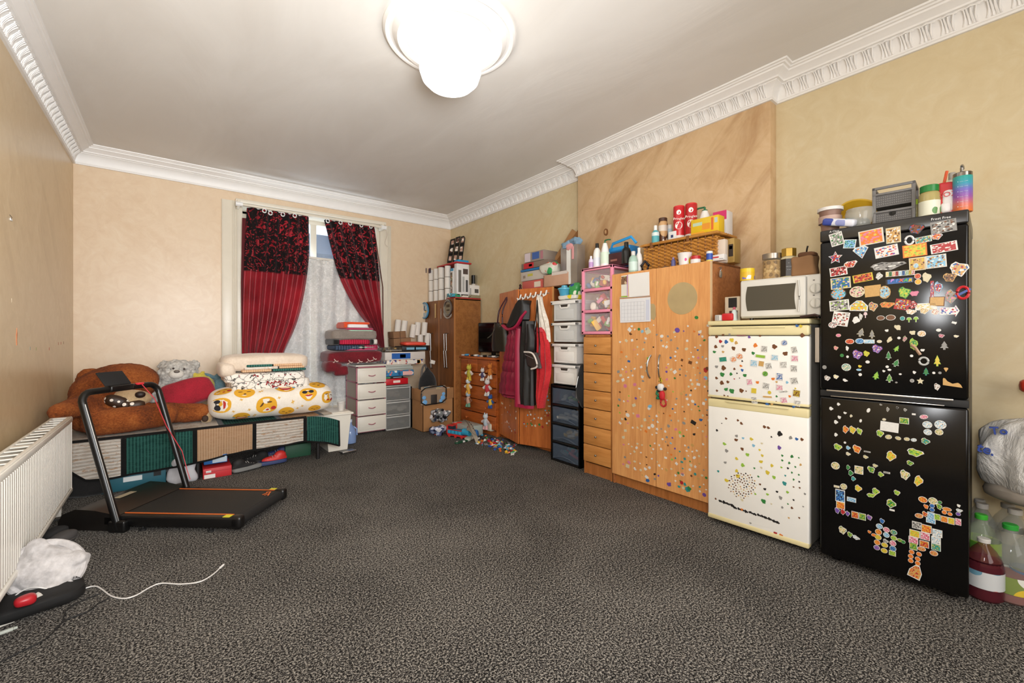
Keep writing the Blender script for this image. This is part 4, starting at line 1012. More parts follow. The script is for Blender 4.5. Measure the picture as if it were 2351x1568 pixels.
for t,fn,us in ((cl,fl,(.26,.36,.56,.75)),(cr_,fr,(.05,.30,.48,.72,.92))):
    for u in us:
        p=fn(u,.0)+Vector((0,-.028,-.03)); r=.02
        add('ring',B().tube([p+Vector((r*math.cos(a),0,r*1.15*math.sin(a))) for a in [2*PI*i/16 for i in range(16)]],.007,6,closed=True),M_ringw,t)
t=thing('curtain_pole','cream curtain pole with upper rail over the window','curtain pole',(0,0,0))
a=onY(548,5.86,468); c=onY(880,5.86,522)
add('pole',B().tube([a[:3],c[:3]],.016,12),M_gloss,t)
a2=onY(541,5.93,459); c2=onY(886,5.93,514); add('rail',B().tube([a2[:3],c2[:3]],.012,8,flat=1.8),M_gloss,t)
for q in (a,c): add('finial',B().tube([(q[0]-.03,q[1],q[2]),(q[0]+.04,q[1],q[2])],.026,12),M_ringw,t); add('bracket',B().box(q[0]-.015,q[0]+.015,5.86,YB-.02,q[2]-.03,q[2]+.05,.004),M_gloss,t)
pts=[(c[0]+.03,5.86,c[2]),(c[0]+.05,5.85,c[2]-.1),(c[0]+.02,5.85,c[2]-.22),(c[0]+.06,5.85,c[2]-.27)]; add('pull_cord',B().tube(crom(pts),.003,5),pl('#b9a99a',.7),t)
# net curtain
g=NT('net_lace'); v=g.co()
vo=g.n('ShaderNodeTexVoronoi',feature='DISTANCE_TO_EDGE'); vo.inputs['Scale'].default_value=9; g.l(g.co((1,0,.7),(0,0,0)),vo.inputs['Vector'])
n=g.noise(g.co((1,.2,1)),30,4,2,.7)
pat=g.math('ADD',g.ramp(vo.outputs['Distance'],[(0,.45),(.14,0.0)]),g.ramp(n,[(.48,0.0),(.56,.6)]))
g.col(g.mix(pat,'#d0cec9','#efedea')); g.set(Roughness=.9); g.l(g.math('MULTIPLY_ADD',pat,.06,.94),g.b.inputs['Alpha']); g.bump(pat,.7,.006)
nc=thing('net_curtain','white lace net curtain covering the lower window','net curtain',(0,0,0))
zt_=H+(CY-598)/F*onY(740,6.0)[3]
def fn(u,v):
    x=.66+1.66*u; z=zt_+(.27-zt_)*v; return Vector((x,5.99+.022*math.sin(u*19*PI+.8*math.sin(v*3))+.01*math.sin(u*7),z))
add('lace',B().grid(fn,150,30),g.m,nc,angle=80)
add('header_tape',B().box(.64,2.32,5.965,6.0,zt_-.0,zt_+.03,.006),pl('#dcd6cc',.8),nc)
b=B(); m=.0
for i in range(34):
    x=.66+1.66*i/33; b.soft((x,5.985,zt_-.03),(.022,.006,.022),1,seg=8,rings=4)
add('scalloped_edge',b,pl('#dedbd5',.9),nc,kind='stuff')
# ================================================================ folded blankets on the mauve unit
zb=.886
def bl(name,label,px0,px1,py0,py1,mats,Yf=5.40,depth=.42,e=.35,amp=.006,seed=0,grp=None,rnd_=.02,cat='blanket'):
    a,c=onY(px0,Yf,py1),onY(px1,Yf,py0); z0,z1=a[2],H+(CY-py0)/F*a[3]; x0,x1=a[0],c[0]
    t=thing(name,label,cat,((x0+x1)/2,Yf,z0),0,grp)
    n=len(mats); h=(z1-z0)
    for i,(m,f0,f1,g0,g1) in enumerate(mats):
        b=B(); X0=(f0-.5)*(x1-x0); X1=(f1-.5)*(x1-x0); Z0=h*g0; Z1=h*g1
        b.soft(((X0+X1)/2,depth/2,(Z0+Z1)/2),((X1-X0)/2,depth/2,(Z1-Z0)/2),.42,.3,seg=36,rings=10,amp=amp,freq=7,seed=seed+i)
        add('fold' if n>1 else 'cloth',b,m,t)
    return t
F1=fabric
bl('blanket','dark red blanket with white antler print hanging over the mauve drawer unit',754,882,806,838,[(F1('#5b0815','#7d1222',80),0,1,0,1)],5.36,.46,seed=1,amp=.01)
c=onY(782,5.34,845)
o=bpy.data.objects['blanket']; b=B(); b.soft((-.27,.10,-.03),(.10,.14,.07),.5,seg=24,rings=12,amp=.02,freq=9,seed=4); b.soft((-.20,.02,-.07),(.085,.08,.06),.6,seg=24,rings=12,amp=.02,freq=9,seed=6); add('hanging_fold',b,F1('#5b0815','#7d1222',80),o)
b=B()
for x,z in ((-.24,-.09),(-.27,.05),(-.10,.03),(.02,.035),(.13,.04),(.2,.06)):
    pts=[(x-.03,-.018,z-.025),(x-.01,-.022,z-.02),(x,-.022,z+.0),(x-.012,-.02,z+.02)]; b.tube(pts,.006,5); b.tube([(x,-.022,z-.0),(x+.02,-.022,z-.012),(x+.035,-.02,z-.005)],.006,5)
add('antler_print',b,pl('#d9b9b0',.9),o,kind='stuff')
bl('blanket','pink and mint folded blanket just above the dark red antler blanket',790,872,796,806,[(F1('#b23a60','#c95078',90),0,1,0,.6),(F1('#a9c4b0','#c4dccb',90),.05,.98,.6,1)],5.37,.4)
bl('blanket','navy, black and pink striped folded blanket in the stack on the drawer unit',768,870,792,806,[(ribbed('#222f42','#43546d',0,200),0,.62,0,1),(M_pblack,.60,.68,0,1),(ribbed('#8f1c3d','#b53458',0,200),.66,1,0,1)],5.37,.4)
bl('blanket','raspberry ribbed blanket with black edge, below the grey one',766,868,778,793,[(M_pblack,0,.14,0,1),(ribbed('#a11432','#c9284a',0,230),.12,.85,0,1),(M_pblack,.84,.91,0,1),(F1('#b9b5ae','#dedad2',60),.90,1,0,1)],5.37,.4,seed=3)
bl('blanket','thick rolled grey blanket in the stack on the drawer unit',763,870,755,782,[(F1('#7d736b','#978c83',70),0,1,0,1)],5.36,.42,seed=7)
bl('blanket','mint green and pink folded towel on the thick grey blanket',795,861,752,763,[(F1('#9cc3ab','#b7d9c3',90),0,1,0,.6),(F1('#a9284f','#c23c66',90),.0,1,.5,1)],5.37,.36,cat='towel')
bl('folded_towel','orange towel around a white one, top of the blanket stack',790,853,738,754,[(F1('#d8431a','#ee5f2c',90),0,1,.55,1),(F1('#e9e6e6','#f5f3f3',90),.12,.93,.05,.75),(F1('#d8431a','#ee5f2c',90),0,.14,.0,.8)],5.38,.34,cat='towel')
# ================================================================ games pile on the clear unit
zz=.602
G='boxed games piled on the grey clear drawer unit'
games=[(884,937,886,872,pl('#c01824',.4),(('#f0d9d0',.35,.65,.3,.7),),'flat red game box at the bottom of the games pile'),
(883,926,872,867,pl('#141a18',.4),(('#4c9a72',.02,.3,.2,.8),('#8a98a8',.45,.9,.3,.7)),'thin black box with green and grey marks above the flat red one'),
(882,950,867,854,pr('#2b78a8',['#e8e2dc','#d06a6a','#204a7a','#e0b080'],26),(('#e8b0a8',.62,.95,.1,.8),),'bright blue game box with cartoon faces in the games pile'),
(886,948,854,845,pl('#a9b0aa',.5),(),'plain grey-green flat box above the bright blue game'),
(884,944,845,841,pl('#c3c6be',.5),(),'thin pale board lying in the middle of the games pile'),
(888,972,841,830,pr('#d9cdbf',['#2c3c7a','#b85a5a','#e8e2dc','#5a70a0'],34),(('#ddd9d0',.55,.9,.15,.85),('#d9a030',.82,.92,.1,.9)),'cream and navy game box with orange corner in the games pile'),
(884,976,830,812,pl('#d2cac3',.5),(('#1c5aa8',.16,.62,.12,.85),('#6a9ad0',.36,.5,.25,.7)),'large white box with a royal blue label in the games pile'),
(884,924,812,802,pr('#4a3d30',['#a88a50','#221a14','#7a6a50'],30),(),'brown patterned box, upper left of the games pile'),
(924,984,810,799,pl('#0e1218',.4),(('#76a8c0',.15,.9,.25,.75),('#1c3040',.45,.5,.25,.75)),'black box with pale blue lettering strip near the top of the games pile')]
lastz=zz
for i,(p0,p1,pb,pt,m,dec,lb) in enumerate(games):
    z0_=zz+ (886-pb)/F*5.8; 
    boxP('game_box',lb,'board game',p0,p1,None,z0_+.001,.30,m,Y=5.47+.004*((i*7)%5),group=G,h=(pb-pt)/F*5.8-.002,decals=tuple((d[1],d[2],d[3],d[4],d[0]) for d in dec) or ((.05,.95,.3,.5,'#8a8a84'),))
zt2=zz+(886-799)/F*5.8
b=B(); b.soft((0,0,.03),(.17,.12,.028),.5,seg=24,rings=8,amp=.012,freq=10,seed=2); single('carrier_bag',b,pl('#e04a33',.5),'flattened orange-red bag on top of the games pile','bag',(onY(950,5.6)[0],5.62,zt2),-6)
t=thing('paper_towels','two brown wrapped packs of paper towels leaning on the back wall','paper towels',(onY(905,5.72)[0],5.72,zt2-.015),0,rot=(0,R(-4),0))
for z,m in ((.0,.115),(.115,.10)): 
    for x0,x1 in ((0,.10),(.105,.26 if z==0 else .19)): add('pack',B().box(x0,x1,0,.2,z+.003,z+m,.008),pl('#8a6647',.85,var=.15),t)
M_tp=pl('#dfd9d0',.95,var=.05,bump=.2,bs=40)
def roll(name,label,x,y,z,r,h,tilt=0,grp=None,proto=[None]):
    if proto[0] is None:
        t=thing(name,label,'toilet roll',(x,y,z),0,grp)
        add('paper',B().lathe([(.022,0),(.05,0),(.05,1),(.022,1)],seg=18,cap=False),M_tp,t); add('core',B().lathe([(.022,0),(.022,1)],seg=14,cap=False),pl('#a58f74',.9),t); proto[0]=t
    else: t=copy_tree(proto[0]); t.location=(x,y,z); t['label']=label; 
    if grp: t['group']=grp
    t.scale=(r/.05,r/.05,h); t.rotation_euler=(0,R(tilt),0); return t
zr=zt2
for px,py,h,tl,lb in ((911,772,38,6,'toilet roll at the far left of the rolls above the games pile'),(925,772,36,8,'toilet roll second from the left above the games pile, upper'),(921,785,24,6,'toilet roll between the two leftmost ones, slightly lower'),(946,775,30,9,'tilted toilet roll beside the brown paper towels'),(957,770,30,6,'cream toilet roll behind the tilted one'),(973,770,30,5,'toilet roll nearest the clock, upper of two'),(980,797,28,3,'toilet roll below the one nearest the clock'),(965,790,22,0,'toilet roll half hidden behind the orange-red bag')):
    c=onY(px,5.80,py); roll('toilet_roll',lb,c[0],c[1],max(c[2],zr+.002),.042,h/F*c[3],tl,'toilet rolls on the games pile')
# ================================================================ cardboard box, bags, backpack
M_card=pl('#a5764a',.85,var=.12)
cb=thing('cardboard_box','tall open brown cardboard box in front of the walnut wardrobe','box',(2.55,5.10,0),0)
cw_,cd_,chh=.45,.32,.54
for n_,(x0,x1,y0,y1) in enumerate(((0,cw_,0,.006),(0,cw_,cd_-.006,cd_),(0,.006,0,cd_),(cw_-.006,cw_,0,cd_))): add('side',B().box(x0,x1,y0,y1,0,chh),M_card,cb)
add('bottom',B().box(0,cw_,0,cd_,0,.006),M_card,cb)
add('flap',B().box(-.012,-.006,.01,cd_-.01,chh-.14,chh+.01,.002),M_card,cb); add('flap',B().box(.0,cw_,-.012,-.006,chh-.13,chh+.01,.002),M_card,cb); add('flap',B().box(cw_+.002,cw_+.010,.0,cd_,chh-.13,chh+.01,.002),M_card,cb)
zb_=thing('zip_bag','clear zip bag with black piping and blue clouds on the cardboard box front','bag',(2.565,5.05,.22))
x0,z0_=onY(968,5.04,935)[0]-2.565,onY(968,5.04,932)[2]-.22; x1,z1_=onY(1025,5.04,880)[0]-2.565,onY(1025,5.04,884)[2]-.22
add('panel',B().box(x0,x1,.0,.03,z0_,z1_,.02,3),glass('#b9a48c',.2,.35),zb_)
cor=[(x0,z0_),(x1,z0_+.02),(x1,z1_),(x0,z1_-.02)]; pts=[]
for i in range(4):
    a,c=cor[i],cor[(i+1)%4]
    for k in range(1,6): pts.append((a[0]+(c[0]-a[0])*k/6,-.004,a[1]+(c[1]-a[1])*k/6))
add('piping',B().tube(pts,.008,7,closed=True),M_black,zb_)
b=B()
for (x,z,r) in ((x0+.05,z0_+.04,.035),(x0+.04,z0_+.10,.028),(x1-.05,z0_+.08,.035),(x1-.04,z0_+.13,.025),(x1-.08,z0_+.04,.025)): b.soft((x,-.003,z),(r,.003,r*.9),1,seg=14,rings=6)
add('cloud_print',b,pl('#6fa6d6',.5),zb_); add('zip',B().box(x0+.04,x1-.04,-.008,-.002,z1_-.016,z1_-.006),pl('#7f9fb0',.4),zb_)
b=B(); xm=(x0+x1)/2; b.box(xm-.045,xm+.045,-.004,-.001,z0_,z0_+.13,.002); add('dark_pocket',b,pl('#2a2420',.6),zb_)
M_crin=pr('#6f7476',['#1a1c20','#d8d8dc','#30364a','#a8aab0','#e8e4e0'],24,.2,.8)
c=onZ(1012,990); single('plastic_bag',B().soft((0,0,.10),(.12,.09,.075),.7,seg=32,rings=18,amp=.035,freq=14,seed=3),M_crin,'stuffed clear plastic bag on the floor before the cardboard box, upper','bag',(c[0]-.0,c[1]+.04,.10))
c=onZ(1008,998); single('plastic_bag',B().soft((0,0,.055),(.10,.07,.065),.7,seg=32,rings=18,amp=.03,freq=14,seed=9),pr('#4a5270',['#d8d8e4','#1a1c30','#8f9ab8','#e8e4e0'],24,.2,.8),'stuffed clear plastic bag of blue things, lower one by the box','bag',(c[0],c[1]+.0,.0))
for k,(px,py,cc_) in enumerate(((993,995,'#d8d4d0'),(1000,999,'#c23a34'),(958,980,'#cfc6b8'))):
    c=onZ(px,py); single('toy_piece',B().soft((0,0,.012),(.022,.014,.012),.7,seg=10,rings=6,amp=.004,freq=30),pl(cc_,.5),['tiny white toy in front of the lower clear bag','tiny red toy in front of the lower clear bag','tiny pale scrap at the left foot of the cardboard box'][k],'toy',(c[0],c[1],0))
bp=thing('backpack','black backpack standing in the cardboard box','bag',(2.70,5.26,.37))
m=blob([('s',(0,0,.2),(.13,.09,.22)),('s',(0,-.06,.14),(.10,.05,.11)),('c',[(-.04,0,.40),(0,0,.46),(.04,0,.40)],[.012,.012,.012])],.013,4,.004,20,'pack'); m.materials.append(F1('#0c0c0d','#1c1c1e',80)); add('pack',m,None,bp)
add('pocket_zip',B().tube([(-.08,-.105,.21),(0,-.118,.225),(.08,-.105,.21)],.004,5),M_steel,bp)
single('vacuum_hose',B().tube(crom([(2.62,5.22,.40),(2.60,5.24,.62),(2.64,5.30,.80),(2.70,5.34,.86),(2.72,5.34,.78),(2.68,5.30,.66),(2.70,5.26,.56)]),.014,8),pl('#5a5654',.4),'grey flexible hose rising above the black backpack','hose')
for px,lb,cc_ in ((985,'small white box tipped on the black backpack','#d6d0c8'),):
    c=onY(992,5.2,832); single('small_box',B().box(-.03,.03,-.02,.02,0,.05,.006),pl(cc_,.5),lb,'box',(c[0],5.2,c[2]-.02),0,rot=(0,R(15),0))
for k,(px,py,cc_,lb) in enumerate(((985,882,'#d8702a','orange toy at the rim of the cardboard box'),(1008,876,'#c9c25a','yellow-green toy in the cardboard box'),(1018,876,'#d98a8a','pink packet in the cardboard box'),(1030,878,'#d8d0c6','white packet at the right rim of the cardboard box'))):
    c=onY(px,5.16,py); single('toy',B().soft((0,0,0),(.04,.05,.035),.7,seg=16,rings=8,amp=.012,freq=16,seed=k),pr(cc_,['#f0e8dc','#c04a3a','#4a7a5a'],30,.4,.3),lb,'toy',(c[0],5.2,.515))
# ================================================================ corner wardrobe: on its front and top
t=thing('wall_clock','round blue-rimmed clock hung on the walnut wardrobe edge','clock',(*onX(976,3.025,713)[:3],),-90); t.location.x=3.03
MR=Matrix.Rotation(R(90),3,'X')
add('rim',B().lathe([(.105,0),(.125,.006),(.128,.02),(.118,.028),(.108,.02)],seg=40,M=MR,cap=False),pl('#4c8fb8',.35),t); add('face',B().lathe([(.001,.012),(.11,.012)],seg=40,M=MR,cap=False),pr('#a9bccb',['#c96a5a','#d9b25a','#e8e2dc','#6a8ab0'],18,.4,.35),t)
add('back',B().lathe([(.001,-.004),(.125,-.004),(.125,.01)],seg=40,M=MR,cap=False),M_black,t)
add('hand',B().box(-.004,.004,-.018,-.014,0,.07).box(0,.05,-.018,-.014,-.004,.004),M_blackr,t)
t=thing('round_tray','round grey metal plaque hung near the top of the walnut wardrobe','plaque',(*onX(1030,3.035,707)[:3],),-90); t.location.x=3.036
add('plate',B().lathe([(.09,0),(.115,.004),(.118,.02),(.10,.026),(.085,.012)],seg=40,M=MR,cap=False),M_steel,t); add('centre',B().lathe([(.001,.01),(.09,.01)],seg=40,M=MR,cap=False),pl('#8a7f68',.5),t)
b=B(); b.box(-.045,.045,-.014,-.009,.01,.05,.003); b.box(-.04,.04,-.014,-.009,-.04,-.02,.003); add('inset',b,pl('#4a3c28',.6),t)
add('crescent',B().tube([(.128*math.cos(a),-.014,-.015+.128*math.sin(a)) for a in [R(200+14*i) for i in range(10)]],[.002]+[.012]*8+[.002],7),pl('#b9b3aa',.4,.4),t)
add('hook',B().tube([(0,-.01,.11),(0,-.03,.14),(0,-.01,.165)],.006,6),M_chrome,t)
for px,lb,cc_,a,c_ in ((999,'cream wooden ruler stuck on the walnut wardrobe door','#c9a870',697,730),(1012,'thin steel hanger hook on the walnut wardrobe door','#b0aaa2',708,732)):
    p,q=onX(px,3.03,a),onX(px,3.03,c_); t_=single('ruler' if px==999 else 'hook_bar',B().box(-.018 if px==999 else -.007,.018 if px==999 else .007,-.006,0,0,p[2]-q[2],.003),pl(cc_,.4,.0 if px==999 else .8),lb,'ruler' if px==999 else 'hook',(3.035,p[1],q[2]),-90)
zt3=1.779
for r_ in range(3):
    for k in range(5):
        px=979+11.5*k+ (3 if k==4 else 0); c=onX(px,3.12)
        roll('toilet_roll',f"toilet roll in the {['bottom','middle','top'][r_]} row on the walnut wardrobe, {['leftmost','second from left','third from left','fourth from left','rightmost'][k]}",3.12,c[1],zt3+.165*r_,.044+.002*((k+r_)%2),.157,0,'toilet rolls stacked on the walnut wardrobe')
for px,lb in ((976,'tiny dark purple packet on the left of the roll stack'),(986,'tiny dark purple packet stuck right of its twin on the roll stack')):
    c=onX(px,3.06,630); single('packet',B().box(-.03,.03,0,.014,0,.075,.004),pr('#3a1f3c',['#8a5a8a','#1a101c'],30),lb,'packet',(3.058,c[1],c[2]+.02),-90)
boxP('tray','flat red tray lying on top of the roll stack','tray',1003,1048,0,zt3+.497,.25,pl('#b2282c',.5),X=3.1,h=.022)
boxP('product_box','tall white appliance box with pictures and cyan band on the walnut wardrobe','box',1034,1041,616,zt3+.05,.22,pl('#d9d6d2',.5),X=3.10,group=None,decals=((.12,.6,.08,.85,pr('#4a3c34',['#d9d0c8','#8a5a3a','#6a7a4a'],22,.4,.8)),(.0,1,.9,1.0,'#2b8db8')))
boxP('product_box','white appliance box printed with grey coffee flasks, beside the tall one','box',1049,1077,606,zt3+.045,.07,pl('#dcdad8',.5),Y=5.17,decals=((.12,.35,.1,.8,'#6a6660'),(.5,.9,.68,.85,'#4a3c38'),(.45,.62,.12,.6,'#a8a8a6'),(.72,.9,.12,.5,'#4a4a4c')))
boxP('product_box','bright cyan box standing behind and above the white flask box','box',1051,1076,597,zt3+.05,.10,pl('#1f95c4',.5),Y=5.26)
boxP('product_box','small white box with black print at the right of the walnut wardrobe top','box',1078,1107,655,zt3+.05,.16,pl('#d9d4ce',.5),Y=5.2,decals=((.4,.7,.3,.65,'#4a4644'),(.05,.12,.1,.7,'#8a8a88')))
boxP('tray','shallow red tray of small packets on the walnut wardrobe','tray',1045,1112,0,zt3+.0,.25,pl('#a8262a',.5),Y=5.16,h=.018)
for k,(p0,p1,cc_,lb) in enumerate(((1034,1045,'#3a9ab0','small cyan packet at the left end of the red tray'),(1045,1057,'#2f9a6e','small green packet on the red tray'),(1058,1076,'#d2ccbc','white printed packet on the red tray'),(1078,1110,'#8a8468','olive printed packet at the right end of the red tray'))):
    boxP('packet',lb,'packet',p0,p1,0,zt3+.02,.1,pr(cc_,['#e8e4dc','#5a4a3a'],40,.5,.3),Y=5.17,h=.045)
MB_=Matrix.Identity(3)
def cyl(name,label,cat,px,wpx,pyt,z0,X=None,Y=None,prof='bottle',m=None,cap=None,lab=None,group=None,capf=.18,seg=22,labr=(.12,.6),extra=None):
    c=onX(px,X) if X is not None else onY(px,Y); D=c[3]; r=wpx/2/F*D; h=H+(CY-pyt)/F*D-z0
    t=thing(name,label,cat,(c[0],c[1],z0),0,group); hb=h*(1-capf)
    P={'bottle':[(.85,0),(1,.03),(1,.62),(.85,.78),(.42,.9),(.38,1)],'jar':[(.92,0),(1,.04),(1,.86),(.9,.95),(.78,1)],'can':[(.97,0),(1,.01),(1,.99),(.97,1)],'cup':[(.72,0),(.95,.95),(1,1)],'shampoo':[(.9,0),(1,.03),(1,.7),(.8,.88),(.4,1)],'bell':[(.95,0),(1,.04),(.97,.4),(.75,.75),(.4,1)]}[prof]
    add('body',B().lathe([(r*a,hb*b_) for a,b_ in P],seg=seg),m,t)
    if cap is not None:
        rt=r*P[-1][0]*1.12
        if prof in('can','jar'): rt=r*.98 if prof=='can' else r*.9
        add('cap',B().lathe([(rt,hb*.985),(rt,h*.985),(rt*.9,h)],seg=seg),cap,t)
    if lab is not None: add('label',B().lathe([(r*1.012,hb*labr[0]),(r*1.012,hb*labr[1])],seg=seg,cap=False),lab,t)
    t['r_']=r; t['h_']=h; return t
def pump(t,m,px=1):
    r,h=t['r_'],t['h_']; 
    add('pump',B().lathe([(r*.42,h*.82),(r*.42,h*.9),(r*.15,h*.9),(r*.15,h)],seg=12).tube([(0,0,h),(0,r*.9*px,h*1.01),(0,r*1.5*px,h*.985)],r*.14,7),m,t)
for px,lb in ((1087,'black-lidded spice jar on the small white box, left of two'),(1098,'black-lidded spice jar on the small white box, right of two')):
    cyl('spice_jar',lb,'jar',px,10,632,zt3+.155,Y=5.27,prof='jar',m=pl('#c9c2b8',.3),cap=M_black,capf=.6)
# multi photo frame leaning in the corner
t=thing('photo_frame','black collage photo frame leaning above the walnut wardrobe','photo frame',(0,0,0))
C4=[W3(1026,604,5.45),W3(1061,606,5.35),W3(1069,541,5.62),W3(1034,551,5.72)]
def q4(u,v): return (C4[0]*(1-u)+C4[1]*u)*(1-v)+(C4[3]*(1-u)+C4[2]*u)*v
nrm=(C4[1]-C4[0]).cross(C4[3]-C4[0]).normalized()
rs=random.Random(9)
for i in range(3):
    for j in range(3):
        u0,u1=i/3+.01,(i+1)/3-.01; v0,v1=j/3+.01+(.03 if i==1 else 0),(j+1)/3-.01+(.03 if i==1 else 0)
        for nm,s_,m_,o_ in (('frame_cell',0,M_black,.012),('photo',.07,pr('#b08a78',['#e8dcd0','#5a3a30','#c9a898'],12,.4,.7),.014)):
            b=B(); vs=[]
            for o2 in (0,-o_):
                vs.append([b.bm.verts.new(q4(uu,vv)+nrm*(-o2)) for uu,vv in ((u0+s_,v0+s_),(u1-s_,v0+s_),(u1-s_,v1-s_),(u0+s_,v1-s_))])
            b.bm.faces.new(vs[0]); b.bm.faces.new(vs[1][::-1])
            for k in range(4): b.bm.faces.new((vs[0][k],vs[0][(k+1)%4],vs[1][(k+1)%4],vs[1][k]))
            add(nm,b,m_,t)
# ================================================================ on the chest of drawers
tv=thing('television','black flat television standing on the red-brown chest','television',(*onX(1098,3.32)[:2],.981),-76)
tvw=.50
add('screen_housing',B().box(0,tvw,.0,.035,.05,.455,.008),M_black,tv); add('screen',B().box(.012,tvw-.012,-.002,.0,.065,.443),pl('#060606',.08),tv)
add('stand',B().box(.17,.33,-.05,.12,0,.012,.004).box(.22,.28,.02,.045,.0,.08,.004),M_black,tv)
rs=random.Random(4)
cl_=['#c9c6c2','#4a9ac8','#d9702a','#2a2624','#e2dfda','#3a6a9a','#b9b6b0','#1c1a1a','#d8d4cc','#5a5a5a','#cfccc8','#8f8a84']
nm_=['white','blue','orange','black','white','dark blue','grey','black','cream','grey','white','taupe']
for k in range(12):
    px=1066+6.8*k; c=onX(px,3.18)
    sh=k%3; b=B()
    if sh==0: b.box(-.03,.03,-.03,.03,0,.02,.005)
    elif sh==1: b.soft((0,0,.014),(.035,.03,.014),.7,seg=14,rings=6,amp=.004,freq=30,seed=k)
    else: b.tube([(-.03,0,.01),(.03,0,.012)],.01,8)
    single('trinket',b,pl(cl_[k],.4),f"small {nm_[k]} oddment on the chest front edge, {['far left','2nd','3rd','4th','5th','6th','7th','8th','9th','10th','11th','far right'][k]}{' from the left' if 0<k<11 else ''}",'oddment',(c[0],c[1],.981),rs.random()*90,'small oddments along the chest of drawers')
# plush charms hung on the knobs (generic)
def charm(px,py,s,cols,label):
    c=onX(px,3.085,py); t=thing('plush_charm',label,'soft toy',(3.08,c[1],c[2]),-90,'small plush toys hung on the chest knobs')
    w=.064*s
    add('body',B().soft((0,0,-.01),(w*.6,w*.45,w*.95),.9,seg=14,rings=8),pl(cols[0],.9),t); add('head',B().soft((0,-.004,w*1.1),(w*.55,w*.5,w*.5),.9,seg=14,rings=8).soft((-w*.4,0,w*1.55),(w*.18,w*.15,w*.3),1,seg=8,rings=5).soft((w*.4,0,w*1.55),(w*.18,w*.15,w*.3),1,seg=8,rings=5),pl(cols[1],.9),t)
    for sx in (-1,1): add('arm',B().tube([(sx*w*.5,0,w*.3),(sx*w*1.2,-.005,-w*.15)],[w*.22,w*.3],7),pl(cols[2],.9),t); add('leg',B().tube([(sx*w*.25,0,-w*.7),(sx*w*.5,-.008,-w*1.6)],[w*.25,w*.33],7),pl(cols[3],.9),t)
    add('loop',B().tube([(0,0,w*1.4),(0,-.01,w*2.6)],.003,5),pl('#8a4a2a',.8),t)
charm(1078,856,1.0,('#b3a83a','#c0b544','#e0d4c8','#c9b040'),'yellow-green plush charm on the top left chest knob')
charm(1076,887,.95,('#d9a84a','#c9d2da','#e2d8cc','#d8a040'),'golden plush charm on the second left chest knob')
charm(1076,917,.95,('#c9a08a','#a8b8c4','#8a5a40','#6a9a80'),'pale blue and green plush charm low on the left knobs')
charm(1109,860,.75,('#4a4468','#d8d0cc','#e2dad4','#d8cfc4'),'purple and white plush charm on the top right knob')
charm(1126,853,.9,('#c9782f','#c9782f','#b86a28','#e0d0c0'),'orange fish-shaped plush charm right of the purple one')
charm(1120,890,1.0,('#c23a44','#d9d6d4','#dedad4','#d9d6d0'),'white plush charm with red middle on a right chest knob')
charm(1127,922,.8,('#e0b83a','#2f5aa0','#2f5aa0','#2a4f94'),'yellow and blue plush charm below the white one')
charm(1116,968,.95,('#b9c6d0','#c4d0d8','#c8b8b8','#d8a8a8'),'pale blue plush charm on the lowest right knob')
# ================================================================ toys in front of the chest
c=onZ(1068,975)
b=B(); b.lathe([(.02,0),(.09,.01),(.12,.05),(.11,.10),(.06,.13),(.01,.135)],seg=28); 
single('pouffe_toy',b,pr('#4c1f44',['#8a5a8a','#c9a0c0','#2a1028'],22,.3,.6),'round purple shiny cushion toy in front of the chest of drawers','toy',(c[0]+.06,c[1]-.02,.13))
t=boxP('toy_bin','pale clear toy bin under the purple cushion','bin',1038,1075,0,0,.22,glass('#b9c2bb',.3,.75),X=2.86,h=.13)
kb=thing('toy_telephone','curved cream toy telephone with black keys in the toy heap','toy',(*onX(1078,2.84)[:2],.09),-90)
def fn(u,v): return Vector((.22*u+.05*v,-.10+.02*v+.05*math.sin(v*PI),.13-.12*u-.0*v+.05*(1-v)*.5+.05*math.sin(u*PI)-.10*v))
add('shell',B().grid(fn,12,10,.02),pl('#c9bfae',.4),kb)
b=B()
for i in range(3):
    for j in range(4):
        p=fn(.35+.2*i,.25+.16*j); b.box(p.x-.008,p.x+.008,p.y-.006,p.y+.0,p.z-.005,p.z+.010,.002)
add('keys',b,pl('#1e1a18',.4),kb,kind='stuff')
# toy train (plain engine)
tr_=thing('toy_train','blue toy train engine with red trim on the floor by the chest','toy',(*onZ(1026,1002)[:2],0),-72)
Lt=.34
add('chassis',B().box(0,Lt,0,.09,.018,.035,.003),pl('#c22a2a',.4),tr_)
add('side_panel',B().box(.0,Lt*.68,.005,.085,.035,.095,.006),pl('#1a6f94',.4),tr_)
for k in range(4): add('panel_inset',B().box(.012+.056*k,.058+.056*k,.0,.006,.045,.085,.003),pl('#3aa0c4',.4),tr_)
add('red_frame',B().box(-.004,Lt*.7,-.002,.004,.036,.042).box(-.004,Lt*.7,-.002,.004,.090,.098).box(-.006,.006,-.002,.09,.035,.14,.003),pl('#cf3030',.4),tr_)
add('boiler',B().lathe([(.04,0),(.042,.002),(.042,.10),(.036,.105)],seg=20,M=Matrix.Rotation(R(90),3,'Y'),c=(Lt*.68,.045,.08)),pl('#2f9cc4',.35),tr_)
add('chimney',B().lathe([(.012,0),(.012,.03),(.017,.035)],(Lt*.9,.045,.115),14),pl('#c22a2a',.4),tr_)
add('roof',B().box(.0,.09,.0,.09,.135,.148,.005),pl('#c22a2a',.4),tr_); add('cab',B().box(.008,.08,.01,.08,.095,.136,.004),pl('#24303a',.5),tr_)
for x in (.04,.14,.24,.31): 
    for y in (-.004,.082): add('wheel',B().lathe([(.018,0),(.018,.012)],(x,y,.019),14,M=Matrix.Rotation(R(-90),3,'X')),pl('#c8322e',.4),tr_)
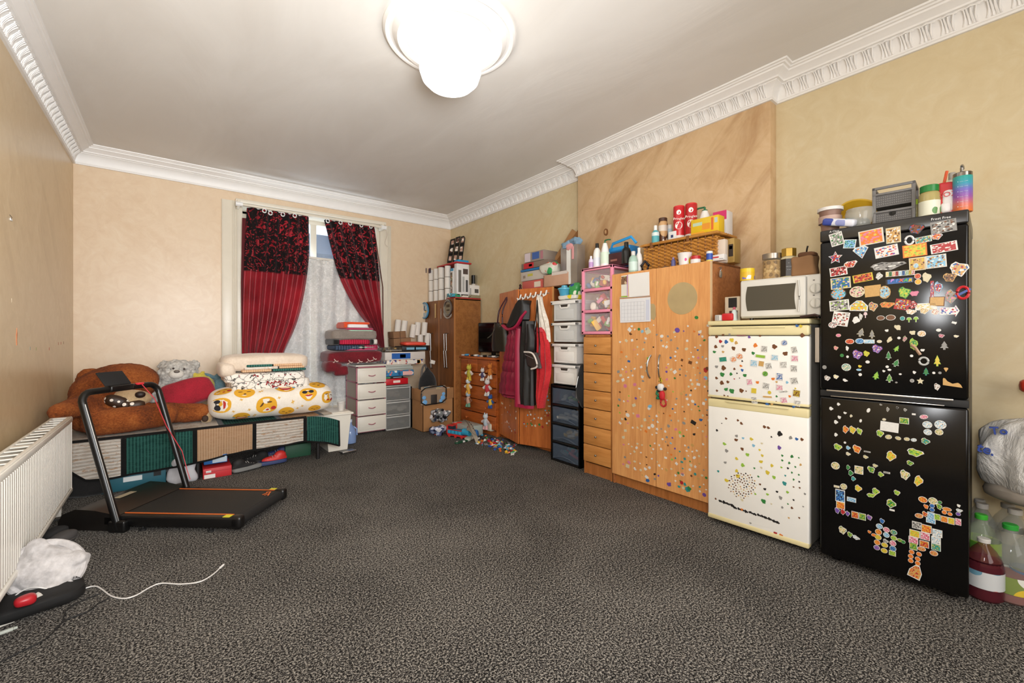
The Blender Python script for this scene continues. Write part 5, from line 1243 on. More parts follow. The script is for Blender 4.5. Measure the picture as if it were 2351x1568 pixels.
for px,py,cc_,sz,lb in ((1098,985,'#76b83a',(.14,.07,.018),'lime green flat toy tray on the toy heap'),(1090,1000,'#2f6fb0',(.07,.05,.04),'blue toy vehicle in front of the lime tray'),(1078,1010,'#a8b0a0',(.09,.04,.02),'pale green flat toy left of the block heap'),(1050,985,'#cf3c2e',(.07,.04,.045),'red toy on top of the train'),(1128,990,'#c9c2ae',(.05,.04,.05),'cream toy right of the lime tray'),(1060,1016,'#1f4a34',(.10,.03,.012),'dark green toy track on the carpet by the train')):
    c=onZ(px,py); z_=.05 if px in (1098,1050,1128) else 0
    c=onZ(px,py,z_); b=B(); b.soft((0,0,sz[2]),sz,.45,seg=20,rings=8,amp=.008,freq=18,seed=int(px)); single('toy',b,pr(cc_,['#e8e4dc','#30343a'],26,.4,.25),lb,'toy',(c[0],c[1],z_),rz=px%70)
rs=random.Random(12)
bc=[('#c22430','red'),('#1f4fa8','blue'),('#e0b42a','yellow'),('#e4e2de','white'),('#1a1a1c','black'),('#2f8a4a','green'),('#3aa0c8','light blue'),('#8a8c8e','grey'),('#d86a2a','orange')]
protoB={}
def brick_mesh(k):
    b=B()
    if k==0:
        b.box(-.02,.02,-.01,.01,0,.014,.001,1)
        for x in (-.012,0,.012): b.lathe([(.004,0),(.004,.004)],(x,0,.014),8)
    elif k==1: b.box(-.012,.012,-.012,.012,0,.018,.001,1).lathe([(.006,0),(.006,.005)],(0,0,.018),10)
    elif k==2: b.tube([(-.025,0,.006),(.025,0,.006)],.005,7)
    elif k==3: b.lathe([(.014,0),(.016,.005),(.014,.012)],seg=14)
    else: b.box(-.03,.03,-.006,.006,0,.008,.001,1).box(-.006,.006,-.02,.02,.0,.008,.001,1)
    return b
for i in range(110):
    a=rs.random(); px=1096+86*a+rs.uniform(-4,4); yc=1004+26*a; py=yc+rs.uniform(-13,12)
    hgt=max(0,(yc+4-py))*.0022*rs.random(); c=onZ(px,py+4,hgt)
    col,cn=bc[rs.randrange(9)]; k=rs.randrange(5); key=(col,k)
    if key not in protoB: protoB[key]=brick_mesh(k).mesh('toy_block',pl(col,.35))
    o=link(bpy.data.objects.new('toy_block',protoB[key])); o.location=(c[0],c[1],hgt); o.rotation_euler=(rs.uniform(-.5,.5),rs.uniform(-.5,.5),rs.random()*6); o['category']='toy'
    pos=['at the chest end','left of centre','right of centre','at the wardrobe end'][min(3,int(a*4))]; fb='front' if py>yc else 'back'
    o['label']=f"{cn} {['brick','cube','rod','wheel','cross'][k]} {pos} of the plastic toy heap, {fb} side"; o['group']=f"{cn} plastic {['bricks','cubes','rods','wheels','crosses'][k]} {pos} of the toy heap, {fb}"
# ================================================================ coats and bag on the cherry wardrobe
XW=3.0
def hang(name,label,cat,group=None): return thing(name,label,cat,(XW,4.265,0),-90,group)
def lx(px,py,dy=-.06): # local coords for a hanging plane, X about 2.99
    p=onX(px,XW-dy*0,py); return 4.265-p[1],p[2]
def rows_(L_): # list (py,px0,px1)
    out=[]
    for py,a,b_ in L_:
        xa,za=lx(a,py); xb,zb2=lx(b_,py); out.append(((za+zb2)/2,xa,xb))
    return out
hk=thing('hook_rail','row of six small white hooks near the cherry wardrobe top','hook rail',(XW,4.265,0),-90)
a=lx(1188,683); c=lx(1254,672)
add('rail',B().tube([(a[0],.035,a[1]),(c[0],.035,c[1])],.012,6,flat=.4),pl('#8f8a80',.4),hk)
for k in range(6):
    f=(k+.3)/5.6; x=a[0]+(c[0]-a[0])*f; z=a[1]+(c[1]-a[1])*f
    add('hook',B().tube([(x,.03,z+.03),(x,.015,z-.015),(x,-.015,z-.03),(x,-.022,z-.01)],.009,7),pl('#dedad2',.35),hk)
ct=hang('hooded_coat','maroon quilted coat with black hood hung on the cherry wardrobe','coat')
M_mar=pl('#7a0d2c',.5,var=.12,bump=.25,bs=20); M_cblk=pl('#0e0d0d',.55,var=.2,bump=.25,bs=16)
add('body_panel',draped(B(),rows_([(745,1194,1216),(780,1186,1218),(820,1178,1218),(860,1171,1218),(900,1165,1218),(912,1178,1218)]),-.10,.13,nx=14,sub=5,fold=.006,quilt=.022,nq=9),M_mar,ct)
add('hood',draped(B(),rows_([(691,1222,1232),(700,1210,1236),(715,1200,1237),(735,1191,1236),(748,1188,1222),(752,1195,1210)]),-.13,.16,nx=12,sub=4,fold=.008,nf=2),M_cblk,ct)
add('hood_trim',B().tube(crom([(*[lx(1188,744)[0]],-.20,lx(1188,748)[1]),(lx(1204,756)[0],-.22,lx(1204,757)[1]),(lx(1222,748)[0],-.22,lx(1222,750)[1]),(lx(1234,728)[0],-.21,lx(1234,728)[1]),(lx(1238,712)[0],-.18,lx(1238,716)[1])],5),.024,8,flat=.6),pl('#96153a',.5),ct)
add('placket',draped(B(),rows_([(755,1209,1222),(800,1208,1220),(860,1208,1221),(915,1209,1222),(932,1209,1250)][:4]+[(930,1208,1224)]),-.165,.05,nx=6,sub=4,fold=.004,nf=1),pl('#98143a',.5),ct)
add('side_panel',draped(B(),rows_([(738,1224,1245),(765,1219,1250),(800,1217,1249),(850,1216,1246),(900,1217,1247),(926,1219,1248)]),-.12,.12,nx=12,sub=5,fold=.012,nf=2.5),M_cblk,ct)
add('hem_band',draped(B(),rows_([(925,1208,1248),(932,1209,1247)]),-.13,.12,nx=10,sub=2,fold=.006,nf=2),pl('#98143a',.5),ct)
add('sleeve',draped(B(),rows_([(745,1240,1250),(775,1238,1254),(800,1234,1253),(822,1232,1244)]),-.16,.09,nx=8,sub=4,fold=.005,nf=1),M_cblk,ct)
add('inner_lining',draped(B(),rows_([(885,1180,1208),(905,1182,1212),(912,1186,1214)]),-.05,.07,nx=8,sub=2),pl('#0c0a0b',.8),ct)
rt=hang('shirt','bright red garment hanging behind the black coat panel','clothing')
add('cloth',draped(B(),rows_([(755,1246,1258),(790,1244,1272),(835,1242,1275),(860,1244,1273),(885,1244,1268),(910,1245,1262),(935,1249,1256)]),-.06,.08,nx=14,sub=5,fold=.014,nf=3),F1('#a8141c','#cc2a30',70),rt)
add('collar',draped(B(),rows_([(752,1246,1258),(762,1246,1262)]),-.085,.05,nx=6,sub=2),pl('#b8323a',.8),rt)
ws=hang('white_scarf','white patterned scarf hanging from the last wardrobe hook','scarf')
add('cloth',draped(B(),rows_([(681,1242,1248),(695,1239,1252),(715,1238,1258),(735,1240,1264),(760,1247,1268),(785,1258,1270)]),-.04,.05,nx=12,sub=5,fold=.010,nf=3),F1('#c2b6a6','#e6ded2',35,bump=.2,big=25),ws)
sb=hang('shoulder_bag','small brown and white shoulder bag on a black strap over the red garment','bag')
add('pouch',draped(B(),rows_([(808,1238,1262),(818,1236,1266),(838,1240,1272),(843,1250,1272)]),-.17,.08,nx=10,sub=4),pl('#2a1c18',.5),sb)
add('trim',B().tube(crom([(*lx(1240,807)[:1],-.215,lx(1240,807)[1]),(lx(1260,812)[0],-.215,lx(1260,811)[1]),(lx(1270,838)[0],-.215,lx(1270,838)[1]),(lx(1256,845)[0],-.215,lx(1256,845)[1])],5),.009,7),pl('#d9cfc6',.5),sb)
add('zip',B().tube([(lx(1242,812)[0],-.215,lx(1242,813)[1]),(lx(1262,822)[0],-.218,lx(1262,822)[1])],.005,5),M_steel,sb)
for p in ([(1250,690),(1256,740),(1262,790),(1264,815)],[(1250,690),(1250,740),(1246,790),(1242,810)]): add('strap',B().tube(crom([(lx(*q)[0],-.10-.02*i,lx(*q)[1]) for i,q in enumerate(p)],5),.006,5),M_black,sb)
hb=thing('handbag','black leather handbag with purple strap hung on the cherry wardrobe edge','bag',(3.10,4.265,0),-90)
def hx_(px,py): p=onX(px,3.08,py); return 4.265-p[1],p[2]
def hrows(L_): return [((hx_(a,py)[1]+hx_(b_,py)[1])/2,hx_(a,py)[0],hx_(b_,py)[0]) for py,a,b_ in L_]
add('body',draped(B(),hrows([(743,1152,1170),(755,1148,1176),(775,1144,1178),(795,1143,1180),(806,1145,1180)]),-.10,.15,nx=14,sub=5,fold=.006,nf=1.5),pl('#15130f',.28,var=.2),hb)
for q in ([(1156,748),(1160,715),(1166,686),(1168,684)],[(1168,746),(1168,715),(1168,690),(1167,684)]): add('strap',B().tube(crom([(hx_(*p)[0],-.05 if i>1 else -.11,hx_(*p)[1]) for i,p in enumerate(q)],5),.009,6),pl('#3a1420',.5),hb)
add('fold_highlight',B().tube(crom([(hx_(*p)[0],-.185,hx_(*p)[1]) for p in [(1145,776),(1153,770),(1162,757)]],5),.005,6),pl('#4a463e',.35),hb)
for p in ((1156,749),(1169,747)): add('ring',B().tube([(hx_(*p)[0]+.016*math.cos(a),-.15,hx_(*p)[1]+.016*math.sin(a)) for a in [2*PI*i/12 for i in range(12)]],.004,5,closed=True),pl('#b9a070',.3,.9),hb)
# ---- on top of the cherry wardrobe
zc=CH+.004
G2='boxes stacked on the cherry wardrobe'
ST=[(1199,1246,0,.105,pl('#bf5a50',.5),(('#d9ccb8',.60,.9,.2,.8),),'salmon pink box at the bottom of the stack on the cherry wardrobe'),
(1196,1250,.107,.215,glass('#cfc6ba',.3,.75),(('#b8b048',.3,.52,.45,.72),('#8a7a6a',.1,.2,.3,.6)),'cloudy clear tub with yellow-green label in the cherry wardrobe stack'),
(1195,1259,.217,.245,pl('#1f6fa8',.4),(),'flat blue lid over the clear tub on the cherry wardrobe'),
(1197,1258,.247,.315,pl('#7a6a5e',.6),(('#b8202a',.10,.48,.0,.95),('#d86a4a',.3,.42,.3,.7)),'grey-brown flat box with red label on the blue lid'),
(1204,1248,.317,.43,pl('#8f8378',.5),(('#cdbfc4',.02,.32,.05,.95),('#3a5a9a',.42,.78,.2,.9),('#a8707a',.85,.97,.1,.9)),'topmost box of the cherry wardrobe stack, with round blue picture')]
for p0,p1,a,c_,m,dec,lb in ST:
    boxP('storage_box',lb,'box',p0,p1,0,zc+a,.22,m,X=3.22,group=G2,h=c_-a-.002,decals=tuple((d[1],d[2],d[3],d[4],d[0]) for d in dec) or ((.3,.32,.4,.6,'#5a9ac8'),))
c=onX(1254,3.2); single('carrier_bag',B().soft((0,0,.07),(.10,.12,.065),.6,seg=26,rings=12,amp=.03,freq=12,seed=5),pr('#cfcdbf',['#3a9a5a','#d8582a','#e8e6dc','#c22a2a'],14,.4,.35),'white carrier bag with green and orange print beside the box stack','bag',(3.26,c[1]-.02,zc+.135))
boxP('cardboard_box','low pinkish cardboard carton with white flap on the cherry wardrobe','box',1248,1304,0,zc,.24,pl('#c39a80',.8,var=.08),X=3.19,h=.13,decals=((.0,.03,.0,1,'#8f6a54'),(.35,.98,.88,1.12,'#d9cfc6','flap')))
c=onX(1190,3.17); t=thing('figurine','tiny dark figurine on a pale base, left end of the cherry wardrobe top','figurine',(3.2,c[1],zc)); add('base',B().box(-.02,.02,-.02,.02,0,.012,.003),pl('#d9d2b8',.5),t); add('figure',B().lathe([(.014,.012),(.018,.03),(.01,.045),(.016,.06),(.008,.075)],seg=12),pl('#3a1c18',.5),t)
c=onX(1178,3.2); single('sunglasses',B().tube([(-.05,0,.012),(-.02,0,.02),(0,0,.016),(.02,0,.02),(.05,0,.012)],.008,6),M_black,'folded dark spectacles on the cherry wardrobe top','glasses',(3.25,c[1],zc),rz=-70)
# leaning flat carton
fc=thing('flat_carton','long brown flattened carton leaning against the wall above the white boxes','cardboard',(0,0,0))
def W3x(px,py,X): p=onX(px,X,py); return Vector(p[:3])
for k,(Q,m) in enumerate((([W3x(1258,630,3.36),W3x(1284,626,3.36),W3x(1331,549,3.44),W3x(1331,526,3.44)],pl('#80552c',.85,var=.12)),([W3x(1254,628,3.39),W3x(1262,632,3.37),W3x(1326,534,3.44),W3x(1316,527,3.46)],pl('#a87c50',.85,var=.1)))):
    b=B(); n_=(Q[1]-Q[0]).cross(Q[3]-Q[0]).normalized()*.016
    lo=[b.bm.verts.new(p) for p in Q]; hi=[b.bm.verts.new(p+n_) for p in Q]; b.bm.faces.new(lo); b.bm.faces.new(hi[::-1])
    for i in range(4): b.bm.faces.new((lo[i],hi[i],hi[(i+1)%4],lo[(i+1)%4]))
    add('panel' if k==0 else 'edge_flap',b,m,fc)
gbg=thing('gift_bag','tall silver gift bag with blue and pink tissue paper','bag',(3.20,onX(1287,3.2)[1],zc),-90)
gw=.235
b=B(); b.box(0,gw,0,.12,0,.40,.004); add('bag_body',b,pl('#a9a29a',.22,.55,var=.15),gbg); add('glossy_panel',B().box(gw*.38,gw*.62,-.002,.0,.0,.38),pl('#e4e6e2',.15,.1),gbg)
b=B(); b.soft((gw*.25,.06,.41),(.07,.06,.045),.6,seg=18,rings=8,amp=.025,freq=18,seed=1); b.soft((gw*.7,.06,.44),(.07,.05,.04),.6,seg=18,rings=8,amp=.025,freq=18,seed=2); add('tissue_paper',b,pl('#7f9fb8',.7,var=.2),gbg)
b=B(); b.soft((gw*.55,.02,.39),(.05,.03,.035),.6,seg=14,rings=8,amp=.02,freq=18,seed=3); b.box(gw*.70,gw*.82,-.008,0,.25,.38,.003); add('ribbon',b,pl('#d99a9a',.6),gbg)
# ---- on the white boxes
zw=.774+.208*4-.208+.206
t=thing('plastic_tub','bright blue lidded tub on top of the white boxes','tub',(3.09,onX(1296,3.09)[1],zw+.05)); add('tub',B().lathe([(.045,0),(.06,.06),(.062,.065)],seg=24),glass('#4fa6c8',.2,.85),t); add('lid',B().lathe([(.068,.065),(.068,.078),(.03,.09),(.03,.105),(.001,.108)],seg=24,cap=False),pl('#5cb0cc',.3),t)
c=onX(1318,3.12); single('food_bag',B().soft((0,0,.06),(.05,.06,.065),.6,seg=20,rings=10,amp=.015,freq=14,seed=2),pr('#3f9a52',['#e8ecdc','#2a4a9a','#e4e8e0'],22,.3,.5),'green and white food bag beside the bright blue tub','packet',(3.14,c[1],zw+.05))
c=onX(1303,3.08); single('food_bag',B().soft((0,0,.03),(.07,.125,.026),.5,seg=26,rings=8,amp=.012,freq=12,seed=2),pr('#d9d6cc',['#e4cf2a','#e8d83a','#b8c8c8'],9,.35,.5),'white and yellow packet lying flat under the bright blue tub','packet',(3.12,c[1],zw+.002))
# black backpack wedged between the towers
t=thing('backpack','black backpack wedged beside the black drawer tower','bag',(2.99,2.725,.62)); m=blob([('s',(0,0,.17),(.06,.042,.21)),('s',(-.03,0,.13),(.05,.038,.12))],.011,3,.003,20,'pack'); m.materials.append(F1('#0b0b0c','#19191b',80)); add('pack',m,None,t)
add('zip',B().tube([(-.085,.0,.06),(-.09,.0,.16),(-.06,.0,.26)],.003,5),M_steel,t)
c=onX(1333,2.98,915); t=thing('cap','small red and green item on the side of the pine drawers','cap',(2.975,c[1],c[2]-.02),-90); add('red_part',B().soft((0,0,0),(.018,.02,.022),.8,seg=12,rings=6),pl('#c01c28',.5),t); add('green_part',B().soft((0,0,.04),(.012,.014,.026),.8,seg=10,rings=6),pl('#6aa03a',.5),t)
# ================================================================ things on the right-hand furniture
# --- on the pink drawers
zp=1.268+KH+.002; M_lot=pl('#e6e4e0',.3,var=.03)
cyl('toiletry_bottle','small lilac and white bottle at the left end of the pink drawers','bottle',1357,11,588,zp,X=3.00,prof='shampoo',m=pl('#d9cfe0',.3),cap=pl('#e8e4ea',.3),lab=pl('#b58fc0',.4))
cyl('toiletry_bottle','white lotion bottle with black cap on the pink drawers','bottle',1371,18,559,zp,X=3.03,prof='shampoo',m=M_lot,cap=M_black,lab=pl('#d8dce4',.4),labr=(.1,.5))
t=cyl('pump_bottle','white pump bottle with dark green pump on the pink drawers','bottle',1389,21,552,zp,X=3.03,prof='bell',m=M_lot,capf=.1,lab=pl('#cfe0cc',.4)); pump(t,pl('#1c6a44',.4),-1)
boxP('gift_box','dark maroon box in front of the blue crate on the pink drawers','box',1391,1428,581,zp,.09,pl('#3d161c',.5),X=3.03,decals=((.3,.7,.35,.5,'#8a5a50'),))
cr=boxP('crate','bright blue plastic crate behind the maroon box on the pink drawers','crate',1398,1446,566,zp,.14,pl('#1f7fc0',.4),X=3.16,decals=((.05,.95,.86,1.0,'#2a96d8','rim'),(.08,.92,.60,.80,'#14507e','slot')))
add('carry_handle',B().tube([(.02,0,cr['h_']-.02),(.06,-.02,cr['h_']+.03),(.26,-.02,cr['h_']+.06),(.30,0,cr['h_']-.0)],.009,6,flat=1.5),pl('#2a96d8',.4),cr)
cyl('shampoo_bottle','black shampoo bottle with pointed cap on the pink drawers','bottle',1438,22,556,zp,X=3.06,prof='shampoo',m=pl('#141312',.25),cap=M_black,capf=.22)
# --- on the orange wardrobe
zo=WH+.004
cyl('mouthwash_bottle','clear green mouthwash bottle with white cap, left front of the orange wardrobe top','bottle',1454,21,577,zo,X=3.0,prof='shampoo',m=glass('#b8d8c8',.1,.7),cap=pl('#d8d6d2',.3),lab=pl('#c9ddd4',.4),labr=(.1,.6))
cyl('toiletry_bottle','slim white bottle just behind the mouthwash bottle','bottle',1467,15,569,zo,X=3.07,prof='shampoo',m=M_lot,cap=pl('#e8e6e2',.3))
c=onX(1476,3.0,610); single('headphones',B().tube([(.0,-.02,.01),(.0,-.03,.05),(.0,.0,.085),(.0,.03,.05),(.0,.02,.01)],.012,8),pl('#17131a',.4),'small black headphone-like item between mouthwash and wicker basket','headphones',(3.03,c[1],zo),rz=20)
# wicker hamper
ba=onX(1479,3.09); bb2=onX(1645,3.09); wk=thing('wicker_basket','long golden wicker hamper with lid on the orange wardrobe','basket',(3.09,ba[1],zo),-90)
bw,bd,bh=ba[1]-bb2[1],.27,.215
M_wk=wood('#9c6224','#c98f42',1.4,'x',.5,9,'wicker_cane'); M_wk2=pl('#7a4a1c',.6,var=.15)
add('basket_lining',B().box(.012,bw-.012,.012,bd-.012,.004,bh-.01),pl('#4a2e12',.9),wk)
b=B(); ns=11
for side in range(2):
    for k in range(15):
        z=.008+k*(bh-.02)/14.5; pts=[]
        n=ns*2
        for i in range(n+1):
            x=bw*i/n; pts.append((x,(0 if side==0 else bd)+(.006 if (i+k)%2 else -.006),z))
        b.tube(pts,.0068,5)
for side in range(2):
    for k in range(15):
        z=.008+k*(bh-.02)/14.5; b.tube([((0 if side==0 else bw)+(.005 if (i+k)%2 else -.005),bd*i/8,z) for i in range(9)],.0068,5)
add('wicker_weave',b,M_wk,wk,kind='stuff')
for i in range(ns): add('stake',B().tube([(bw*(i+.5)/ns,0,.0),(bw*(i+.5)/ns,0,bh)],.005,6),M_wk2,wk)
lid=add('lid',B().box(-.02,bw+.02,-.022,bd+.015,bh,bh+.018,.006),M_wk,wk)
b=B()
for k in range(10): b.tube([(-.02+(bw+.04)*i/24,-.024+.004*math.sin(i*PI/1+k),bh+.004+.006*(k%2)) for i in range(25)],.005,5) if k<2 else b.tube([(-.01,-.01+(bd/8)*(k-2)+.01,bh+.018),(bw+.01,-.01+(bd/8)*(k-2)+.01,bh+.018)],.006,5)
add('woven_rim',b,M_wk,lid,kind='stuff')
for x in (bw*.14,bw*.66):
    s=add('strap',B().box(x-.012,x+.012,-.032,-.022,bh-.05,bh+.02,.003),M_wk2,wk); add('toggle',B().tube([(x-.02,-.034,bh-.035),(x+.02,-.034,bh-.035)],.007,7),M_wk,s)
zk=zo+bh+.020
cyl('deodorant','aqua and white deodorant can at the left end of the wicker hamper','can',1505,17,518,zk,X=3.13,prof='shampoo',m=pl('#58a8b0',.35),cap=pl('#e8e8e6',.3),capf=.25,lab=pl('#d4e0de',.4),labr=(.55,.8))
cyl('jar','brown chocolate-drink jar with brown lid on the wicker hamper','jar',1522,21,501,zk,X=3.20,prof='jar',m=pr('#5a3420',['#e0d4c4','#c9a070','#2e1a10'],16,.35,.55),cap=pl('#4a2c1c',.4),capf=.12,lab=pl('#d9cdbf',.4),labr=(.55,.8))
cyl('jar','slim pale blue tub right of the brown jar on the hamper','jar',1537,13,517,zk,X=3.25,prof='can',m=pl('#b8cdd8',.4),cap=pl('#e2e2e0',.4),capf=.2)
boxP('small_box','small white square box with a letter, before the pale blue tub','box',1534,1552,531,zk,.05,pl('#dcdcda',.4),X=3.12,decals=((.35,.65,.3,.6,'#2a3a6a'),))
def can(px,w_,pt,X,lb,red):
    t=cyl('snack_tube',lb,'snack tube',px,w_,pt,zk,X=X,prof='can',m=pl(red,.3,var=.03),cap=pl('#d8322e',.3),capf=.03,lab=pl('#ddd8d4',.35),labr=(0.02,.13))
    r,h=t['r_'],t['h_']
    a=math.atan2(-t.location.y,-t.location.x)
    def on(ang,z,off=.001): th_=a+ang; return Vector(((r+off)*math.cos(th_),(r+off)*math.sin(th_),z))
    def patch(a0,a1,z0,z1,m,nm,off=.0012,ell=False):
        b=B(); 
        if ell:
            ring=[b.bm.verts.new(on((a0+a1)/2+(a1-a0)/2*math.cos(q),(z0+z1)/2+(z1-z0)/2*math.sin(q),off)) for q in [2*PI*i/20 for i in range(20)]]; b.bm.faces.new(ring)
        else: b.grid(lambda u,v:on(a0+(a1-a0)*u,z0+(z1-z0)*v,off),6,1)
        add(nm,b,m,t)
    patch(-.45,.35,h*.72,h*.86,pl('#ece8e4',.4),'white_badge',.0012,True)
    patch(-.7,.6,h*.30,h*.52,pl('#e6ded8',.4),'print_band',.0012,True)
    M=Matrix.Rotation(a+PI/2,4,'Z')@Matrix.Translation((0,-r-.003,h*.60))@FRONT
    text('Pringles',r*.62,pl('#f0e8e0',.4),t,M,ext=.0003)
    return t
can(1559,25,474,3.17,'red snack tube nearer the middle of the hamper, left of two','#c2242a'); can(1587,26,468,3.20,'red snack tube with dark foot print, right of two on the hamper','#b92328')
t=cyl('pump_bottle','white pump bottle with green pump behind the yellow box','bottle',1618,30,476,zk,X=3.22,prof='bell',m=M_lot,capf=.12); pump(t,pl('#1f6a44',.4),1)
boxP('food_box','bright yellow biscuit box with orange print, right end of hamper','box',1586,1650,499,zk,.09,pl('#dfb81a',.4),X=3.10,decals=((.08,.42,.55,.75,'#b9cdb0'),(.42,.70,.25,.62,'#e0922a'),(.74,.82,.15,.9,'#d86a2a'),(.02,.5,.08,.14,'#e89a30'),(.86,.96,.55,.85,'#b8c8c4')))
boxP('food_box','white box with bright pink top behind the yellow biscuit box','box',1637,1668,485,zk,.10,pl('#e0dedc',.4),X=3.24,decals=((.0,1,.62,1.0,'#cf2a6c'),(.35,.7,.12,.42,'#5a5a64')))
boxP('paper_bag','plain off-white pack standing right of the wicker hamper','packet',1644,1665,549,zo,.07,pl('#d8c8b8',.6),X=3.10,bev=.01)
t=boxP('gold_box','gold and dark brown gift box at the right end of the orange wardrobe','box',1668,1686,547,zo,.10,pl('#a98a4c',.35,.3),X=3.14,decals=((.25,.85,.25,.75,'#2a1c14'),(.35,.75,.55,.68,'#c9bca0'),(-.25,0,0,1,'#6a4a28')))
G3='small things before the wicker hamper'
cyl('small_bottle','tiny purple capped bottle before the hamper','bottle',1546,10,591,zo,X=2.985,prof='shampoo',m=pl('#5a5a8a',.4),cap=pl('#8a7ab0',.4))
c=onX(1528,2.98); single('coin_dish',B().lathe([(.02,0),(.028,.004),(.024,.006)],seg=18),pl('#b9b8b0',.3,.6),'tiny shiny disc near the front edge of the orange wardrobe','dish',(2.98,c[1],zo))
cyl('cup','white cup with magenta and yellow marks before the hamper','cup',1572,33,581,zo,X=2.99,prof='cup',m=pr('#e4dfdc',['#d83a8a','#e8d03a','#e4dfdc','#c84a9a'],14,.4,.5),cap=None,capf=.02)
cyl('pot','squat white pot with red lid before the hamper','jar',1597,22,588,zo,X=2.985,prof='can',m=pl('#e2dedc',.4),cap=pl('#b8242a',.35),capf=.45)
cyl('small_bottle','small bottle with blue cap and white base before the hamper','bottle',1629,14,577,zo,X=2.985,prof='can',m=pl('#2a4fa8',.4),cap=pl('#e4e4e2',.3),capf=.22,lab=pl('#d9c85a',.4),labr=(.0,.2))
boxP('small_box','white medicine box with red stripe at the right front corner','box',1636,1662,584,zo,.05,pl('#dfdcda',.4),X=2.985,decals=((.0,.55,.45,.68,'#c23038'),(.6,.95,.2,.3,'#8a8a90')))
# papers on the left door
def sheet(name,label,Q,cols,cat='paper'):
    t=thing(name,label,cat,(wr.location.x,wr.location.y,0),-90.6)
    P=[L(wr,a,b_)[:2] for a,b_ in Q]; b=B(); b.prism([(x,z) for x,z in P],.002,Matrix.Translation((0,-.002,0))); add('sheet',b,pl(cols,.7,var=.02),t); t['q_']=1
    return t,P
t,P=sheet('leaflet','narrow leaflet with green foot and photo, left of the white calendar sheet',[(1427,684),(1443,682),(1442,631),(1427,634)],'#dcd8cc')
x0,z0_=P[0]; x1,z1_=P[2]
add('photo',B().box(x0+.002,x1-.006,-.006,-.004,z1_-.075,z1_-.01),pr('#7a5a44',['#c9b090','#3a2a20','#a8c070'],40,.4,.6),t); add('green_foot',B().box(x0,x1,-.0055,-.004,z0_,z0_+.014),pl('#8fae3a',.6),t); add('purple_edge',B().box(x1-.006,x1,-.0058,-.004,z0_+.01,z1_),pl('#b07ab0',.6),t)
t,P=sheet('calendar','white wall calendar taped to the orange wardrobe door',[(1445,682),(1492,678),(1491,624),(1443,630)],'#e2e0dc')
t2=add('lower_sheet',B().prism([L(wr,a,b_)[:2] for a,b_ in [(1425,741),(1495,738),(1494,682),(1424,687)]],.002,Matrix.Translation((0,-.0045,0))),pl('#dcdcde',.7,var=.02),t)
b=B(); A0=L(wr,1428,737); A1=L(wr,1480,735); A2=L(wr,1428,690)
for i in range(8): x=A0[0]+(A1[0]-A0[0])*i/7; b.box(x,x+.0012,-.0075,-.0066,A0[1],A2[1]-.02)
for j in range(6): z=A0[1]+(A2[1]-.02-A0[1])*j/5; b.box(A0[0],A1[0],-.0075,-.0066,z,z+.0012)
add('ruled_lines',b,pl('#a8a8b0',.7),t2); 

add('side_notes',B().box(L(wr,1484,690)[0],L(wr,1492,690)[0],-.0072,-.0066,A0[1],A2[1]-.01),pl('#c9cddc',.7),t2)
b=B(); a=L(wr,1424,684); c=L(wr,1494,680); b.tube([(a[0],-.008,a[1]),(c[0],-.008,c[1])],.003,5); add('binding',b,pl('#b8b4ae',.5),t)
# keyring bunch on the right handle
kr=thing('keyring_bunch','bunch of small plush keyrings hanging from the right wardrobe handle','keyring',(2.90,onX(1517,2.9)[1],0),-90)
def kp(px,py): p=onX(px,2.89,py); return (kr.location.y-p[1],-.01,p[2])
add('star_clip',B().tube([kp(1516,866),kp(1513,876),kp(1520,876),kp(1516,866),kp(1518,886)],.005,6),pl('#d9cc3a',.4),kr)
add('white_charm',B().soft(kp(1517,889),(.026,.02,.028),.8,seg=14,rings=8),pl('#dcdad8',.8),kr)
for p in ((1508,889),(1527,893),(1512,897)): add('black_charm',B().soft(kp(*p),(.012,.012,.012),.9,seg=10,rings=6),pl('#18161a',.7),kr)
add('green_charm',B().tube(crom([kp(1512,895),kp(1507,903),kp(1513,908),kp(1508,914),(kp(1514,914))],4),.009,7),pl('#1f7a54',.6),kr)
add('red_charm',B().soft(kp(1520,908),(.022,.018,.036),.8,seg=14,rings=8),pl('#c01c26',.7),kr); add('red_loop',B().tube(crom([kp(1519,914),kp(1517,926),kp(1523,933),kp(1529,928),kp(1527,916)],4),.007,7),pl('#b81c26',.6),kr)
c=onX(1649,2.9,625)
ks=thing('key_charm','small metal charm hanging on the orange wardrobe side panel','keyring',(onY(1649,1.478,622)[0],1.474,onY(1649,1.478,622)[2]),0)
add('hook',B().tube([(0,-.002,.02),(.008,-.014,.026),(0,-.016,.012),(0,-.01,-.0)],.003,6),M_steel,ks); add('charm',B().soft((.002,-.012,-.025),(.014,.008,.026),.7,seg=12,rings=6),pl('#a8a49a',.3,.7),ks)
